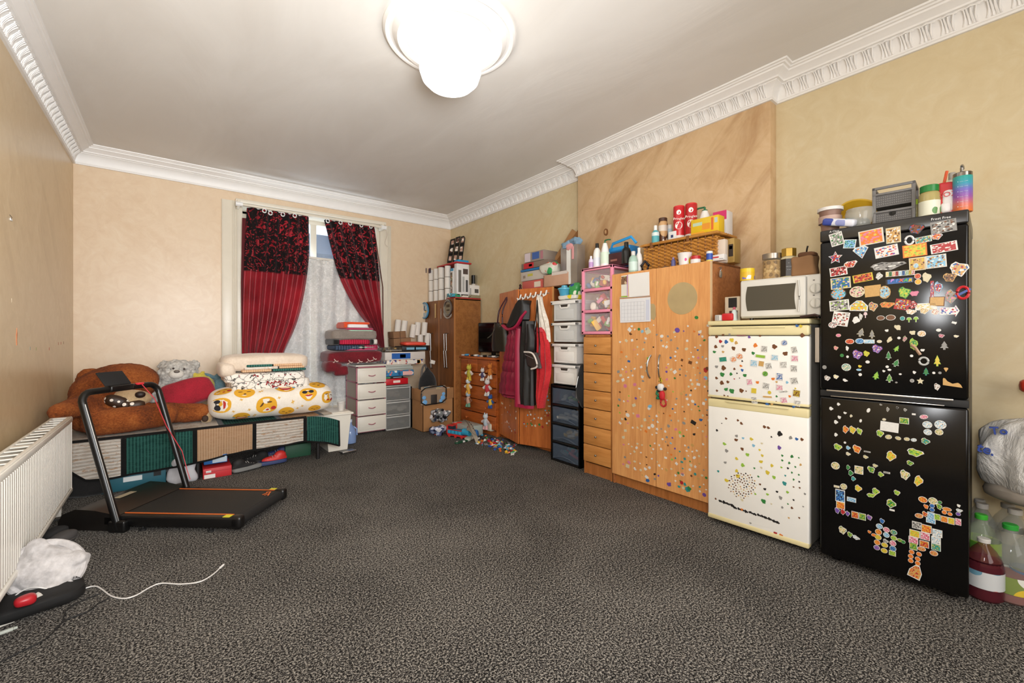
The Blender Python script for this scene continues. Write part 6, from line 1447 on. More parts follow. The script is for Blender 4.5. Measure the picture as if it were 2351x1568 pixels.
# --- microwave and things around it on the white fridge
zf=1.354
mw=thing('microwave','white microwave oven with two dials on the cream-topped fridge','microwave',(2.905,onX(1701,2.905)[1],zf+.012),-88)
mwW=.465; mwH=.245; M_mw=pl('#d5d2ca',.35,var=.03)
add('casing',B().box(0,mwW,.0,.33,0,mwH,.006),M_mw,mw)
d=add('door',B().box(.004,mwW*.79,-.022,.0,.006,mwH-.006,.010,3),M_mw,mw)
b=B(); pts=[]
wx0,wx1,wz0,wz1=.048,mwW*.685,.045,mwH-.045
for i in range(9): s=i/8; pts.append((wx0-.010*math.sin(PI*s),wz1-(wz1-wz0)*s))
for i in range(9): s=i/8; pts.append((wx1-.008*math.sin(PI*s),wz0+(wz1-wz0)*s))
b.prism(pts,.003,Matrix.Translation((0,-.0205,0))); 
g=NT('mesh_glass'); s_=g.sep(g.co()); a=g.math('SINE',g.math('MULTIPLY',s_[0],2600)); c2=g.math('SINE',g.math('MULTIPLY',s_[2],2600)); g.col(g.ramp(g.math('MULTIPLY_ADD',g.math('MULTIPLY',a,c2),.3,.5),[(.3,'#3b382f'),(.8,'#57534a')])); g.set(Roughness=.18)
add('door_window',b,g.m,d)
add('handle_curve',B().tube([(mwW*.715-.004*math.sin(PI*i/8)*-1,-.026,.03+(mwH-.06)*i/8) for i in range(9)],.009,8,flat=.6),pl('#c4c0b6',.35),d)
add('control_panel',B().box(mwW*.80,mwW-.002,-.018,.0,.006,mwH-.006,.006),M_mw,mw)
for z in (.16,.075):
    k=add('dial',B().lathe([(.030,0),(.029,.014),(.024,.018)],seg=28,M=Matrix.Rotation(R(90),3,'X')),pl('#cbc8bf',.35),mw,loc=(mwW*.90,-.018,z)); add('pointer',B().box(-.003,.003,-.022,-.017,-.022,.022,.001),pl('#b4b0a6',.4),k)
for z in (.205,.118): add('dial_mark',B().box(mwW*.865,mwW*.885,-.0195,-.018,z,z+.006),pl('#6a6660',.5),mw)
for x in (.05,mwW-.05): add('foot',B().cyl((x,.04,-.012),.012,.012,10),M_black,mw)
zm=zf+.012+mwH+.002
t=cyl('yellow_tub','yellow plastic tub with printed cartoon-free label on the microwave, leftmost','tub',1716,30,617,zm,X=2.96,prof='can',m=pl('#e0b81a',.35,var=.03),cap=pl('#e2c22a',.35),capf=.28,lab=pr('#d8b02a',['#e6dcd8','#7a6ab0','#e8a0b0','#4a4a6a'],30,.35,.55),labr=(.15,.95))
t['label']='yellow plastic tub with small printed pictures, leftmost on the microwave'
t=cyl('storage_jar','glass jar of cereal with brushed metal lid on the microwave','jar',1773,41,583,zm,X=3.02,prof='can',m=glass('#b8ae98',.05,.16),cap=pl('#a8a096',.3,.9),capf=.20)
r,h=t['r_'],t['h_']; add('cereal',B().lathe([(r*.92,.004),(r*.92,h*.72),(r*.5,h*.76),(.001,h*.77)],seg=22),pr('#a9854e',['#d0b078','#7a5a30','#c09a60'],46,.8,.7),t)
t=cyl('coffee_jar','tall coffee jar with dark label and gold lid on the microwave','jar',1811,34,571,zm,X=3.03,prof='jar',m=pl('#c9bd98',.25),cap=pl('#b3903f',.3,.6),capf=.26,lab=pl('#2b231c',.4),labr=(.08,.86),seg=8)
M_=Matrix.Rotation(math.atan2(-t.location.y,-t.location.x)+PI/2,4,'Z'); 
for k,zq in enumerate((.66,.5,.36)): text(['COFFEE','GOLD','ROAST'][k] if 0 else ['~','— —','~ ~'][k],.012,M_lit,t,M_@Matrix.Translation((0,-t['r_']*1.03,t['h_']*zq*.74))@FRONT)
pb=thing('paper_bag','crumpled brown paper bag folded over, right end of the microwave top','bag',(3.03,onX(1849,3.03)[1],zm),-90)
add('bag_body',B().soft((0,0,.065),(.06,.045,.063),.35,seg=26,rings=12,amp=.014,freq=16,seed=6),pl('#97704c',.85,var=.18,bump=.3,bs=40),pb); add('rolled_top',B().soft((.01,0,.135),(.045,.03,.016),.6,seg=16,rings=8,amp=.012,freq=20,seed=3),pl('#6e4a30',.85,var=.2),pb); add('clip',B().tube([(.005,0,.14),(.012,-.01,.17),(.016,-.01,.185)],.005,6),M_black,pb)
t=boxP('picture_board','cream board with black cartoon-free animal shapes left of the microwave','board',1664,1699,681,zf+.0,.012,pl('#cfc0a8',.6),X=2.99,decals=((.25,.8,.55,.95,'#161214'),(.3,.85,.08,.42,'#4a2430')))
t['label']='cream board with black splodges leaning left of the microwave'
boxP('red_tin','small bright red box in front of the cream board on the fridge','box',1656,1682,719,zf,.05,pl('#bf1f28',.35),X=2.90,bev=.01)
boxP('small_box','tiny white striped box left of the bright red box','box',1641,1655,723,zf,.03,pl('#c9c6c2',.5),X=2.89,decals=((.2,.3,.1,.9,'#6a6a6a'),(.5,.6,.1,.9,'#6a6a6a')))
cyl('small_bottle','slim white and pink tube before the cream board, beside the microwave','bottle',1686,12,705,zf,X=2.93,prof='shampoo',m=pl('#cfdada',.4),cap=pl('#c05068',.4))
c=onX(1862,2.88,722); b=B(); b.tube([(-.05,0,.008),(-.01,0,.014),(.02,0,.018),(.04,-.004,.010)],.008,7); single('brooch',b,pl('#3a2620',.4,.3),'dark metal trinket lying at the right end of the white fridge top','trinket',(2.872,c[1],zf),rz=-80)
t=boxP('paper_note','pale note pinned to the side gap by the black fridge','paper',1871,1881,745,1.10,.003,pl('#cdbfae',.7),X=2.915,h=.20)
# --- on the black fridge
zk2=1.840
cyl('cup','brown and white lidded cup at the left end of the black fridge top','cup',1906,44,478,zk2,X=2.98,prof='cup',m=pl('#8a6a5c',.5),cap=pl('#dcd8d4',.4),capf=.12,lab=pl('#b89c90',.5),labr=(.45,.75))
single('wipes_pack',B().box(-.075,.075,-.03,.03,0,.04,.012,3),pr('#d6d6de',['#3a4a9a','#8a90c0','#3aa0d8','#d0483a'],18,.35,.45),'white and blue wipes packet tipped up at the black fridge front left','packet',(2.90,onX(1925,2.9)[1],zk2+.022),rot=(R(12),R(14),R(-88)))
t=thing('bowl','yellow mixing bowl turned on its side behind the clear bowl','bowl',(3.18,onX(1968,3.16)[1],zk2+.118),0,rot=(R(62),0,R(-62)))
add('bowl_shell',B().lathe([(.035,-.05),(.07,-.035),(.095,.0),(.103,.03),(.108,.033),(.10,.03),(.07,-.03),(.03,-.042)],seg=36,cap=False),pl('#c9a22a',.35),t)
t=thing('bowl','clear bowl of food in front of the yellow mixing bowl','bowl',(2.97,onX(1974,2.97)[1],zk2),0)
add('bowl_shell',B().lathe([(.035,0),(.055,.03),(.066,.08),(.06,.11)],seg=28),glass('#b8b8b0',.08,.5),t); add('content',B().soft((0,0,.03),(.045,.045,.03),.8,seg=16,rings=8),pl('#8a8a88',.3,.6),t)
gc=thing('grey_crate','grey woven plastic letter crates stacked on the black fridge','crate',(2.965,onX(2006,2.965)[1],zk2),-86)
gw_=onX(2006,2.965)[1]-onX(2098,2.965)[1]; M_gc=pl('#6f6d6c',.45); 
for k in range(2):
    z0_=.095*k
    cr=add('crate_body',B().box(.006,gw_-.006,0,.004,z0_+.01,z0_+.066).box(.004,.010,0,.16,z0_+.01,z0_+.066).box(gw_-.010,gw_-.004,0,.16,z0_+.01,z0_+.066).box(.004,gw_-.004,.156,.16,z0_+.01,z0_+.09).box(.004,gw_-.004,0,.16,z0_+.004,z0_+.01),pl('#5f5d5c',.5),gc)
    b=B()
    for i in range(16):
        for j in range(4): x=.012+(gw_-.03)*i/15.; b.box(x,x+.006,-.003,.0,z0_+.014+.012*j,z0_+.021+.012*j)
    add('woven_relief',b,M_gc,cr,kind='stuff')
    add('crate_rim',B().box(-.004,gw_+.004,-.010,.002,z0_+.066,z0_+.078,.003),M_gc,cr)
for x0 in (-.006,gw_-.010): add('corner_post',B().box(x0,x0+.016,-.008,.01,0,.205,.003),M_gc,gc); add('corner_post',B().box(x0,x0+.016,.15,.165,0,.205,.003),M_gc,gc)
add('top_rail',B().box(-.006,gw_+.006,-.010,.0,.192,.206,.003).box(-.006,gw_+.006,.155,.165,.192,.206,.003),M_gc,gc)
for x0 in (-.006,gw_-.008): add('side_rail',B().box(x0,x0+.014,-.01,.165,.192,.206,.003),M_gc,gc)
add('papers',B().box(.02,gw_-.03,.03,.13,.10,.165,.004),pl('#4a4038',.8,var=.2),gc)
c=onX(2048,2.955,488); add('hand_hole',B().lathe([(.001,.0),(.014,.0)],seg=18,M=MR,c=(gc.location.y-c[1],-.005,c[2]-zk2)),M_black,gc)
cyl('small_bottle','small oil bottle with lime green cap right of the grey crate','bottle',2104,13,458,zk2,X=2.99,prof='bell',m=glass('#9a9468',.1,.7),cap=pl('#a0c02a',.4),capf=.22)
cyl('sauce_jar','squat glass jar of pale dressing with green lid on the black fridge','jar',2134,37,427,zk2,X=2.95,prof='jar',m=pl('#a89a62',.2),cap=pl('#1f7a34',.35),capf=.20,lab=pr('#d8d8c4',['#5a8a4a','#c8503a','#d8d8c4'],16,.4,.35),labr=(.05,.62))
po=thing('snack_pouch','red and white standing pouch between green-lidded jar and rainbow bottle','packet',(2.97,onX(2151,2.97)[1],zk2),-88)
pw=onX(2151,2.97)[1]-onX(2196,2.97)[1]; ph=H+(CY-420)/F*onX(2172,2.97)[3]-zk2
add('pouch',B().soft((pw/2,0,ph/2),(pw/2,.025,ph/2),.25,.5,seg=28,rings=14,amp=.004,freq=12),pl('#b8262c',.3),po); add('white_panel',B().soft((pw*.62,-.010,ph*.42),(pw*.34,.018,ph*.36),.5,.6,seg=20,rings=10),pl('#d9d5d4',.35),po)
text('XOX',.034,pl('#c0282e',.4),po,front_at(pw*.55,-.031,ph*.60)); add('lower_label',B().soft((pw*.5,-.013,ph*.22),(pw*.3,.018,ph*.16),.5,.6,seg=16,rings=8),pl('#dedad8',.4),po)
a=W3x(2163,440,3.0); c=W3x(2174,393,3.02); single('straw',B().tube([a+Vector((0,0,-.14)),a,c],.006,8),pl('#d8582a',.4),'orange drinking straw standing behind the snack pouch','straw')
cyl('bottle','clear bottle with ribbed cap behind the snack pouch','bottle',2186,28,397,zk2,X=3.08,prof='bell',m=glass('#d8d4c4',.06,.45),cap=pl('#9a958c',.4),capf=.12)
rb=cyl('water_bottle','tall water bottle fading teal, purple to orange at the fridge right end','bottle',2210,33,397,zk2,X=2.955,prof='can',m=None,cap=pl('#8f8a84',.2,.9),capf=.10)
g=NT('rainbow_gradient'); s_=g.sep(g.co()); g.col(g.ramp(g.math('MULTIPLY',s_[2],1/(rb['h_']*.9)),[(.0,'#d8702a'),(.2,'#c86a5a'),(.42,'#8a4f9a'),(.62,'#6a62b0'),(.78,'#3a92a8'),(1.0,'#2f9a8c')])); g.set(Roughness=.35); rb.children[0].data.materials.clear(); rb.children[0].data.materials.append(g.m)
r,h=rb['r_'],rb['h_']; add('carry_loop',B().tube(crom([(-r*.9,0,h),(-r*1.0,0,h+.02),(-r*.3,0,h+.032),(r*.3,0,h+.02)],4),.006,7),pl('#9a9894',.25,.9),rb)
Mr=Matrix.Rotation(math.atan2(-rb.location.y,-rb.location.x)+PI/2,4,'Z')
for k in range(6): text('7AM 9AM 11AM 1PM 3PM 5PM'.split()[k] if 0 else '• — —',.012,pl('#cfe0e0',.5),rb,Mr@Matrix.Translation((0,-r-.001,h*(.12+.125*k)))@FRONT)
# --- carrier bag and bottles right of the black fridge
g=NT('white_polythene'); n=g.noise(g.co((1,1,.5)),7,5,1.5,.65); g.col(g.ramp(n,[(.3,'#b4b2ae'),(.7,'#d6d4d0')])); g.set(Roughness=.32); g.bump(n,.9,.03); M_poly=g.m
pb=thing('carrier_bag','large bulging white carrier bag with blue lettering right of the black fridge','bag',(0,0,0))
cb_=onX(2305,3.26,1050)
XB=3.16
def bagfn(u,v):
    th=u*2*PI; z=.86-.40*v; 
    prof_=[(0,.035),(.08,.13),(.22,.175),(.45,.195),(.7,.205),(.85,.18),(.95,.12),(1,.03)]
    for (a,ra),(c,rc) in zip(prof_,prof_[1:]):
        if v<=c: r=ra+(rc-ra)*(v-a)/(c-a); break
    r*=1+.10*math.sin(th*9+3*v)*(1-v)**1.2+.06*math.sin(th*5+v*7)+.08*noise.noise(Vector((math.cos(th)*2.5,math.sin(th)*2.5,v*3)))
    return Vector((3.24+r*math.cos(th)*.85,.028+r*math.sin(th)*1.10,z))
b=B(); rows=[]
for j in range(31): rows.append([b.bm.verts.new(bagfn(i/72,j/30)) for i in range(72)])
for j in range(30):
    for i in range(72): b.bm.faces.new((rows[j][i],rows[j][(i+1)%72],rows[j+1][(i+1)%72],rows[j+1][i]))
b.bm.faces.new(rows[-1]); b.bm.faces.new(rows[0][::-1]); add('bag_body',b,M_poly,pb,angle=70)
add('drawstring',B().tube(crom([(3.22,.05,.86),(3.18,.0,.885),(3.12,-.06,.875),(3.1,-.1,.85)],4),.012,7,flat=.5),pl('#1f4fb0',.4),pb)
add('handle',B().tube(crom([(3.24,.055,.85),(3.28,.04,.95),(3.42,.02,1.0),(3.49,.0,1.0)],4),.014,7,flat=.5),M_poly,pb)
add('bottom_patch',B().soft((3.22,.06,.49),(.13,.16,.05),.8,seg=28,rings=10,amp=.01,freq=10),pl('#8a8278',.35,var=.2),pb)
def on_bag(px,py,s,txt,roll=0):
    # nearest point on the bag front
    best=None
    for j in range(2,28):
        for i in range(72):
            p=bagfn(i/72,j/30); d=Vector((p.x,p.y,0)).normalized()
            D=p.x*S_+p.y*C_; X=CX+F*(p.x*C_-p.y*S_)/D; Y=CY-F*(p.z-H)/D
            if D<2.35 and (X-px)**2+(Y-py)**2<(best[0] if best else 1e9): best=((X-px)**2+(Y-py)**2,p)
    p=best[1]; a=math.atan2(-p.y,-p.x); dirn=Vector((-p.x,-p.y,0)).normalized()
    M=Matrix.Translation(p+dirn*.024)@Matrix.Rotation(a+PI/2,4,'Z')@FRONT@Matrix.Rotation(R(roll),4,'Z')
    text(txt,s,pl('#24408f',.4),pb,M,bold=.001,ext=.010)
on_bag(2292,990,.05,'To',8); on_bag(2266,1030,.06,'te.',-16)
c=onX(2345,3.3,948); single('red_item',B().soft((0,0,0),(.05,.06,.035),.6,seg=16,rings=8,amp=.01,freq=14),pl('#c83a24',.5),'bright red corner of something above the carrier bag','packet',(3.36,c[1]-.05,1.00+.0))
def pet(label,px,w_,pt,X,cap,juice,jt,lab=None,labr=(.25,.6),tint='#a8aca4',extra=None):
    c=onX(px,X); D=c[3]; r=w_/2/F*D; h=H+(CY-pt)/F*D
    t=thing('drinks_bottle',label,'bottle',(c[0],c[1],0),0,'plastic drinks bottles on the floor beside the black fridge')
    P=[(r*.82,0),(r*.98,.012),(r,.04),(r*.93,h*.30),(r,h*.36),(r,h*.58),(r*.86,h*.70),(r*.62,h*.81),(r*.34,h*.89),(r*.26,h*.93),(r*.26,h*.96)]
    add('body',B().lathe(P,seg=28),glass(tint,.05,.26),t); add('cap',B().lathe([(r*.34,h*.935),(r*.35,h*.99),(r*.30,h)],seg=18),pl(cap,.35),t)
    if juice:
        Q=[(a*.95,z) for a,z in P if z<h*jt]+[(P[5][0]*.93,h*jt)] ; add('juice',B().lathe(Q,seg=24),pl(juice,.15,var=.05),t)
    if lab is not None:
        add('label',B().lathe([(r*1.015,h*labr[0]),(r*1.015,h*labr[1])],seg=28,cap=False),lab,t)
    return t
t=pet('dark red squash bottle with white cap and apple label, frontmost by the fridge',2259,64,1235,3.05,'#cfcbc6','#2c060e',.66,pr('#c9ccce',['#c23a30','#5a9a4a','#6a9ab0','#c9ccce','#3a5a7a'],16,.35,.6),(.22,.50),tint='#7a3a44'); t.children[0].data.materials[0]=glass('#6a2a34',.06,.5)
M_=Matrix.Rotation(math.atan2(-t.location.y,-t.location.x)+PI/2,4,'Z')
pet('green-capped clear bottle with pink drink in the bottom, right of the squash',2320,76,1203,3.13,'#2f9a3a','#8a3030',.34,pr('#7a8a4a',['#d8b83a','#e0e0d8','#5a8a3a'],12,.4,.5),(.14,.36))
pet('lime-labelled bottle with bright green cap behind the dark squash',2253,62,1180,3.19,'#3fae34',None,.3,pr('#8fae3c',['#e4e8dc','#4a7a2a','#c8d46a'],12,.35,.5),(.34,.66),tint='#b8c8a8')
pet('empty clear bottle with grey cap, middle of the left column by the fridge',2255,60,1155,3.31,'#b8b4ae',None,.3)
pet('empty clear bottle with grey cap, rearmost of the left column by the fridge',2250,54,1146,3.42,'#a8a49e',None,.3)
pet('clear bottle with white cap and cream label, rear of the right column',2314,66,1155,3.40,'#a8a49c',None,.3,pl('#b4aa90',.5),(.50,.66))
pet('clear bottle with white cap near the picture edge, behind the pink drink',2331,70,1168,3.30,'#bdb9b2',None,.3)
pet('clear bottle with a blue label at the far right edge of the photo',2368,66,1215,3.22,'#b8b4ae',None,.3,pl('#2a6ab0',.4),(.2,.4))
# ================================================================ stickers and magnets
PAL=dict(w='#dcdad4',c='#cfc4a4',b='#6a4022',k='#1c1a1a',u='#2a5fa0',g='#2f7a3a',r='#a8262a',o='#d8782c',y='#d0b83a',p='#6a4a9a',t='#2f8a88',e='#8a8884',l='#8fb840',s='#7fb4d0',i='#d07a94',n='#c49a5a')
CN=dict(w='white',c='cream',b='brown',k='black',u='blue',g='green',r='red',o='orange',y='yellow',p='purple',t='teal',e='grey',l='lime green',s='sky blue',i='pink',n='tan')
SH={'r':[(-.5,-.5),(.5,-.5),(.5,.5),(-.5,.5)],
'o':[(.5*math.cos(2*PI*i/14),.5*math.sin(2*PI*i/14)) for i in range(14)],
't':[(-.14,-.5),(.14,-.5),(.14,-.3),(.5,-.3),(.22,.0),(.36,.0),(0,.5),(-.36,0),(-.22,0),(-.5,-.3),(-.14,-.3)],
'b':[(.42*(1+.22*math.sin(3*a+1))*math.cos(a),.42*(1+.22*math.sin(4*a))*math.sin(a)) for a in [2*PI*i/14 for i in range(14)]],
's':[((.5 if i%2==0 else .24)*math.cos(2*PI*i/10+PI/2),(.5 if i%2==0 else .24)*math.sin(2*PI*i/10+PI/2)) for i in range(10)],
'h':[(-.5,-.5),(.5,-.5),(.5,.0),(.15,.5),(-.15,.5),(-.5,.0)],
'v':[(0,-.5),(.5,.3),(.3,.5),(-.3,.5),(-.5,.3)],
'm':[(-.12,-.5),(.12,-.5),(.12,-.05),(.5,0),(.35,.4),(0,.5),(-.35,.4),(-.5,0),(-.12,-.05)],
'x':[(-.5,-.35),(.5,-.5),(.42,-.25),(.3,-.1),(.0,-.22),(-.3,.0),(-.45,.3),(-.5,.2)],
'a':[(-.5,-.3),(.3,-.3),(.3,-.5),(.5,.0),(.3,.5),(.3,.3),(-.5,.3)]}
SN=dict(r='rectangular',o='oval',t='tree-shaped',b='irregular',s='star-shaped',h='house-shaped',v='shield-shaped',m='mushroom-shaped',x='crescent-shaped',a='arrow-shaped')
UM={}
def unit(shape,mats,layers):
    key=(shape,tuple(m.name for m in mats),layers)
    if key not in UM:
        b=B(); P=SH[shape]; b.mi=0; b.prism(P,.5)
        if layers: b.mi=1; b.prism([(x*.87,z*.87) for x,z in P],.62)
        UM[key]=b.mesh('magnet',mats,30)
    return UM[key]
def place(T,px,py,w_,h_,rot,shape,mats,layers,dy,thick=.004,name='magnet',parent=None):
    x,z,D=L(T,px,py,dy); s=F/D
    a=T.rotation_euler.z; r=ray(px); fx=abs(math.cos(a)*C_-math.sin(a)*S_) # horizontal foreshortening of the front
    # local metres per photo pixel, from the plane itself
    x2,_,_=L(T,px+1,py,dy); mx=x2-x; mz=D/F
    o=link(bpy.data.objects.new(name,unit(shape,mats,layers)),parent)
    if parent is None:
        ux,uy=math.cos(a),math.sin(a); nx,ny=-math.sin(a),math.cos(a)
        o.location=(T.location.x+ux*x+nx*dy,T.location.y+uy*x+ny*dy,T.location.z+z); o.rotation_euler=(0,R(rot),a)
    else: o.location=(x-parent.location.x,dy,z); o.rotation_euler=(0,R(rot),0)
    o.scale=(w_*mx,thick,h_*mz); return o
ALLM=[]
def magnet(T,door,px,py,w_,h_,shape='b',c='w',rot=0,print_='',label=None,edge=None,group=None):
    base=pl(PAL[edge] if edge else ('#cfcbc0' if door!='w' else PAL[c]),.45,var=.03)
    m2=pr(PAL[c],[PAL[k] for k in print_],8.5,.4,.65) if print_ else pl(PAL[c],.4,var=.1)
    o=place(T,px,py,w_,h_,rot,shape,[base,m2],True,-.0005)
    o['category']='magnet'; ALLM.append([o,px,py,w_*h_,shape,c,door,label]); return o
BL=[(1921,549,30,30,'r','e',-12,'gw','green landscape postcard magnet, top left of the black fridge door','w'),
(1951,560,28,20,'r','s',8,'ug','small blue seaside magnet beside the green landscape postcard','w'),
(2000,544,57,34,'r','o',-5,'iyi','orange and pink sunset magnet near the fridge top',None),
(2051,540,34,36,'r','n',-2,'bw','square sepia portrait magnet right of the orange sunset one','c'),
(2103,526,44,28,'b','b',-5,'rku','dark red and brown cluster magnet below the top lettering','k'),
(2166,520,60,28,'r','e',-4,'wkb','wide grey badge magnet with white print near the top right','e'),
(2120,550,38,14,'r','t',-6,'rwy','thin strip magnet of small flags below the dark red cluster',None),
(2150,543,30,18,'b','o',-8,'urw','orange boat-shaped magnet under the wide grey badge',None),
(1977,580,37,28,'v','s',-8,'owu','blue shield magnet with rainbow, left part of the door','w'),
(2035,577,54,25,'r','w',-7,'uipro','white, pink and blue lettered magnet under the sunset one','w'),
(2100,575,56,29,'r','y',-3,'lo','yellow parchment magnet with orange frame','o'),
(2167,568,62,22,'r','r',-6,'rw','long red double-decker bus magnet, upper right','w'),
(1918,592,34,30,'s','r',0,'wu','spiky red and white union-flag magnet at the left edge','w'),
(1952,607,36,18,'b','r',-20,'wo','red and white tilted magnet right of the union-flag star','w'),
(1925,623,40,20,'r','r',-6,'wk','red bus magnet with white panel at the left edge','w'),
(2035,611,92,22,'b','e',-4,'kew','long grey smoky glass magnet with pale shapes','e'),
(2106,606,38,30,'r','n',-2,'bny','sepia street picture magnet left of the castle one','c'),
(2149,600,48,30,'r','s',-3,'nwb','castle under blue sky picture magnet',None),
(2201,618,50,38,'b','n',-4,'urw','large colourful city cluster magnet at the right edge','w'),
(1981,638,46,18,'r','r',-8,'yko','red and yellow double bus magnet in the left half','y'),
(1930,650,46,26,'r','u',-3,'cyg','blue painted figure postcard magnet with white word','c'),
(2018,634,18,18,'b','w',20,'e','white rabbit-like magnet left of the colourful tiles','w'),
(2103,610,14,13,'o','s',0,'w','small round sky blue magnet above the tile row','w'),
(2107,634,16,13,'o','r',0,'o','round red button magnet right of the tile row','w'),
(2108,647,16,13,'o','y',0,'o','round yellow button magnet right of the lettered tile','w'),
(2127,637,24,25,'b','c',0,'','plain beige blob magnet right of the round buttons','c'),
(2180,637,36,24,'b','b',-14,'nk','brown tilted car-like magnet below the city cluster','n'),
(1925,675,38,28,'o','s',0,'tno','oval beach scene magnet with blue sky at the left edge','k'),
(1968,670,36,26,'o','c',-6,'bei','round beige archway magnet right of the oval beach','c'),
(2004,668,38,26,'r','n',-4,'','tan scroll magnet left of the saint picture','n'),
(2031,671,28,30,'o','s',0,'nbc','saint picture magnet on the tan scroll','n'),
(2076,672,34,30,'b','l',0,'gy','bright green crawling figure magnet mid door','g'),
(2099,674,24,14,'b','i',-20,'','small pale pink magnet right of the green figure','i'),
(2140,665,8,40,'r','r',0,'wu','tall thin red tower magnet','r'),
(2154,660,22,30,'b','r',0,'suw','red and sky blue pointed magnet beside the thin tower','s'),
(2151,692,36,22,'r','n',3,'','tan wooden sign magnet below the thin tower','b'),
(2183,681,36,36,'b','e',8,'nbi','grey-pink figure magnet right of the tan sign','e'),
(1927,701,45,24,'r','e',-4,'klw','grey street photo magnet with dark car','w'),
(1972,702,42,24,'h','y',4,'swo','yellow skyline magnet with white word','w'),
(2004,704,24,24,'b','n',0,'rue','round brown and blue beetle-like magnet','c'),
(2036,700,40,16,'b','o',-4,'ngr','orange and beige desert magnet','n'),
(2071,699,34,24,'r','r',12,'sky','tilted red bus magnet with blue panels mid door','r'),
(2096,700,24,20,'b','r',25,'wk','red and white star figure magnet right of the tilted bus','r'),
(2091,716,28,14,'b','w',0,'n','white outlined word magnet under the star figure','w'),
(2121,714,24,16,'b','c',0,'n','cream outlined word magnet right of the white one','w'),
(2126,704,50,16,'r','w',0,'cy','shiny white lettered strip magnet left of the arrow sign','w'),
(2147,716,18,14,'o','w',0,'rn','small white and brown dog-like magnet by the arrow sign','w'),
(2180,714,46,28,'a','w',0,'urip','white arrow sign magnet with blue and purple ends','w'),
(1930,732,38,32,'r','w',10,'rbe','white notice magnet with red houses, left edge','w'),
(1912,746,20,14,'o','w',0,'rk','round white and red magnet at the left edge','w'),
(1965,735,20,18,'b','w',30,'','white running figure magnet','w'),(1976,727,10,17,'b','w',0,'e','thin white upright magnet','w'),(1987,723,9,14,'m','w',0,'i','white mushroom magnet with pink cap','w'),
(2022,730,19,11,'o','b',0,'','small brown car magnet with white outline, left of two','w'),(2045,729,23,13,'o','b',0,'','larger brown car magnet with white outline, right of two','w'),
(2072,731,12,10,'o','t',0,'','tiny teal-green leaf magnet','w'),(2087,734,13,12,'m','l',0,'','lime mushroom magnet, left of two','w'),(2103,733,13,13,'m','l',0,'','lime mushroom magnet, right of two','w'),
(2061,752,16,16,'b','c',-30,'',None,'c'),(2036,759,10,7,'b','w',-30,'',None,'w'),(2191,741,12,8,'a','w',20,'',None,'w'),(2195,772,14,7,'b','c',0,'',None,'w'),
(1977,763,18,20,'t','e',15,'',None,'c'),(2002,767,14,20,'t','e',0,'',None,'c'),(1925,770,12,8,'o','i',0,'',None,'c'),
(1951,784,21,12,'o','r',0,'o','red sports car magnet with white outline','w'),(1974,783,21,13,'o','u',0,'s','blue sports car magnet with white outline','w'),(1996,784,24,9,'r','s',0,'w','pale blue van magnet next to the blue car','w'),
(2019,784,12,7,'o','c',0,'',None,'w'),(2042,780,12,17,'b','c',30,'',None,'c'),(2064,776,8,6,'o','w',0,'',None,'w'),(2077,778,11,15,'b','i',15,'g',None,'c'),
(2095,764,16,12,'b','c',-30,'',None,'c'),(2116,766,20,14,'o','n',0,'w','beige straw hat magnet','w'),(2155,758,12,7,'o','w',0,'',None,'w'),(2161,771,16,10,'b','i',0,'b',None,'w'),
(2168,793,20,20,'t','e',0,'',None,'e'),(2152,828,17,26,'t','y',0,'',None,'l'),(2097,790,22,30,'b','g',0,'ly','green and yellow figure magnet above the bottle opener','l'),
(2059,800,14,16,'t','l',25,'',None,'g'),(2013,801,27,22,'b','p',0,'inw','purple and pink magnet, right of two','p'),(1968,814,27,24,'b','p',0,'inw','purple and pink magnet, left of two','p'),(1989,812,16,15,'b','y',0,'l',None,'y'),
(1919,799,12,11,'b','i',0,'n',None,'c'),(1945,800,8,13,'b','w',0,'',None,'w'),(1933,816,9,8,'o','g',0,'',None,'g'),(1946,819,6,6,'o','w',0,'',None,'w'),
(2040,816,14,20,'t','g',0,'',None,'w'),(2058,833,17,18,'t','g',20,'',None,'w'),(1992,831,10,7,'o','w',0,'',None,'w'),(1974,841,10,7,'b','y',0,'',None,'y'),
(1943,843,22,17,'o','c',20,'t','oval cream palette magnet, lower left of the upper door','w'),(1972,849,12,5,'o','s',0,'',None,'w'),(1975,860,8,7,'o','w',0,'',None,'w'),(1893,843,10,9,'o','e',0,'',None,'e'),
(2012,862,17,20,'t','l',12,'',None,'g'),(2042,868,17,20,'t','g',0,'l',None,'w'),(2037,842,8,6,'o','w',0,'',None,'w'),(2029,852,8,6,'b','w',0,'',None,'w'),(2042,849,9,5,'o','w',0,'',None,'w'),
(2126,853,15,18,'t','g',0,'',None,'t'),(2099,855,9,8,'b','w',0,'',None,'w'),(2144,856,8,6,'o','w',0,'',None,'e'),(2158,856,8,6,'o','e',0,'',None,'e'),
(2187,876,45,26,'x','n',0,'','large tan torn crescent magnet, lower right of the upper door','n'),(2172,849,11,10,'v','n',0,'',None,'n'),
(1899,868,16,13,'b','w',0,'b',None,'w'),(1919,865,14,11,'b','w',0,'y',None,'w'),(1940,873,14,7,'b','w',20,'',None,'w'),(2094,874,10,8,'o','e',0,'',None,'w'),(2113,875,18,16,'s','c',0,'',None,'c'),(2151,888,16,18,'b','w',0,'b',None,'w'),
(2058,878,6,4,'o','e',0,'',None,'e'),(2067,859,7,4,'o','w',0,'',None,'w'),(2093,817,8,6,'o','w',0,'',None,'w'),(2118,804,12,7,'b','w',-20,'',None,'w')]
for d in BL: magnet(bf,'u',d[0],d[1],d[2],d[3],d[4],d[5],d[6],d[7],d[8],d[9])
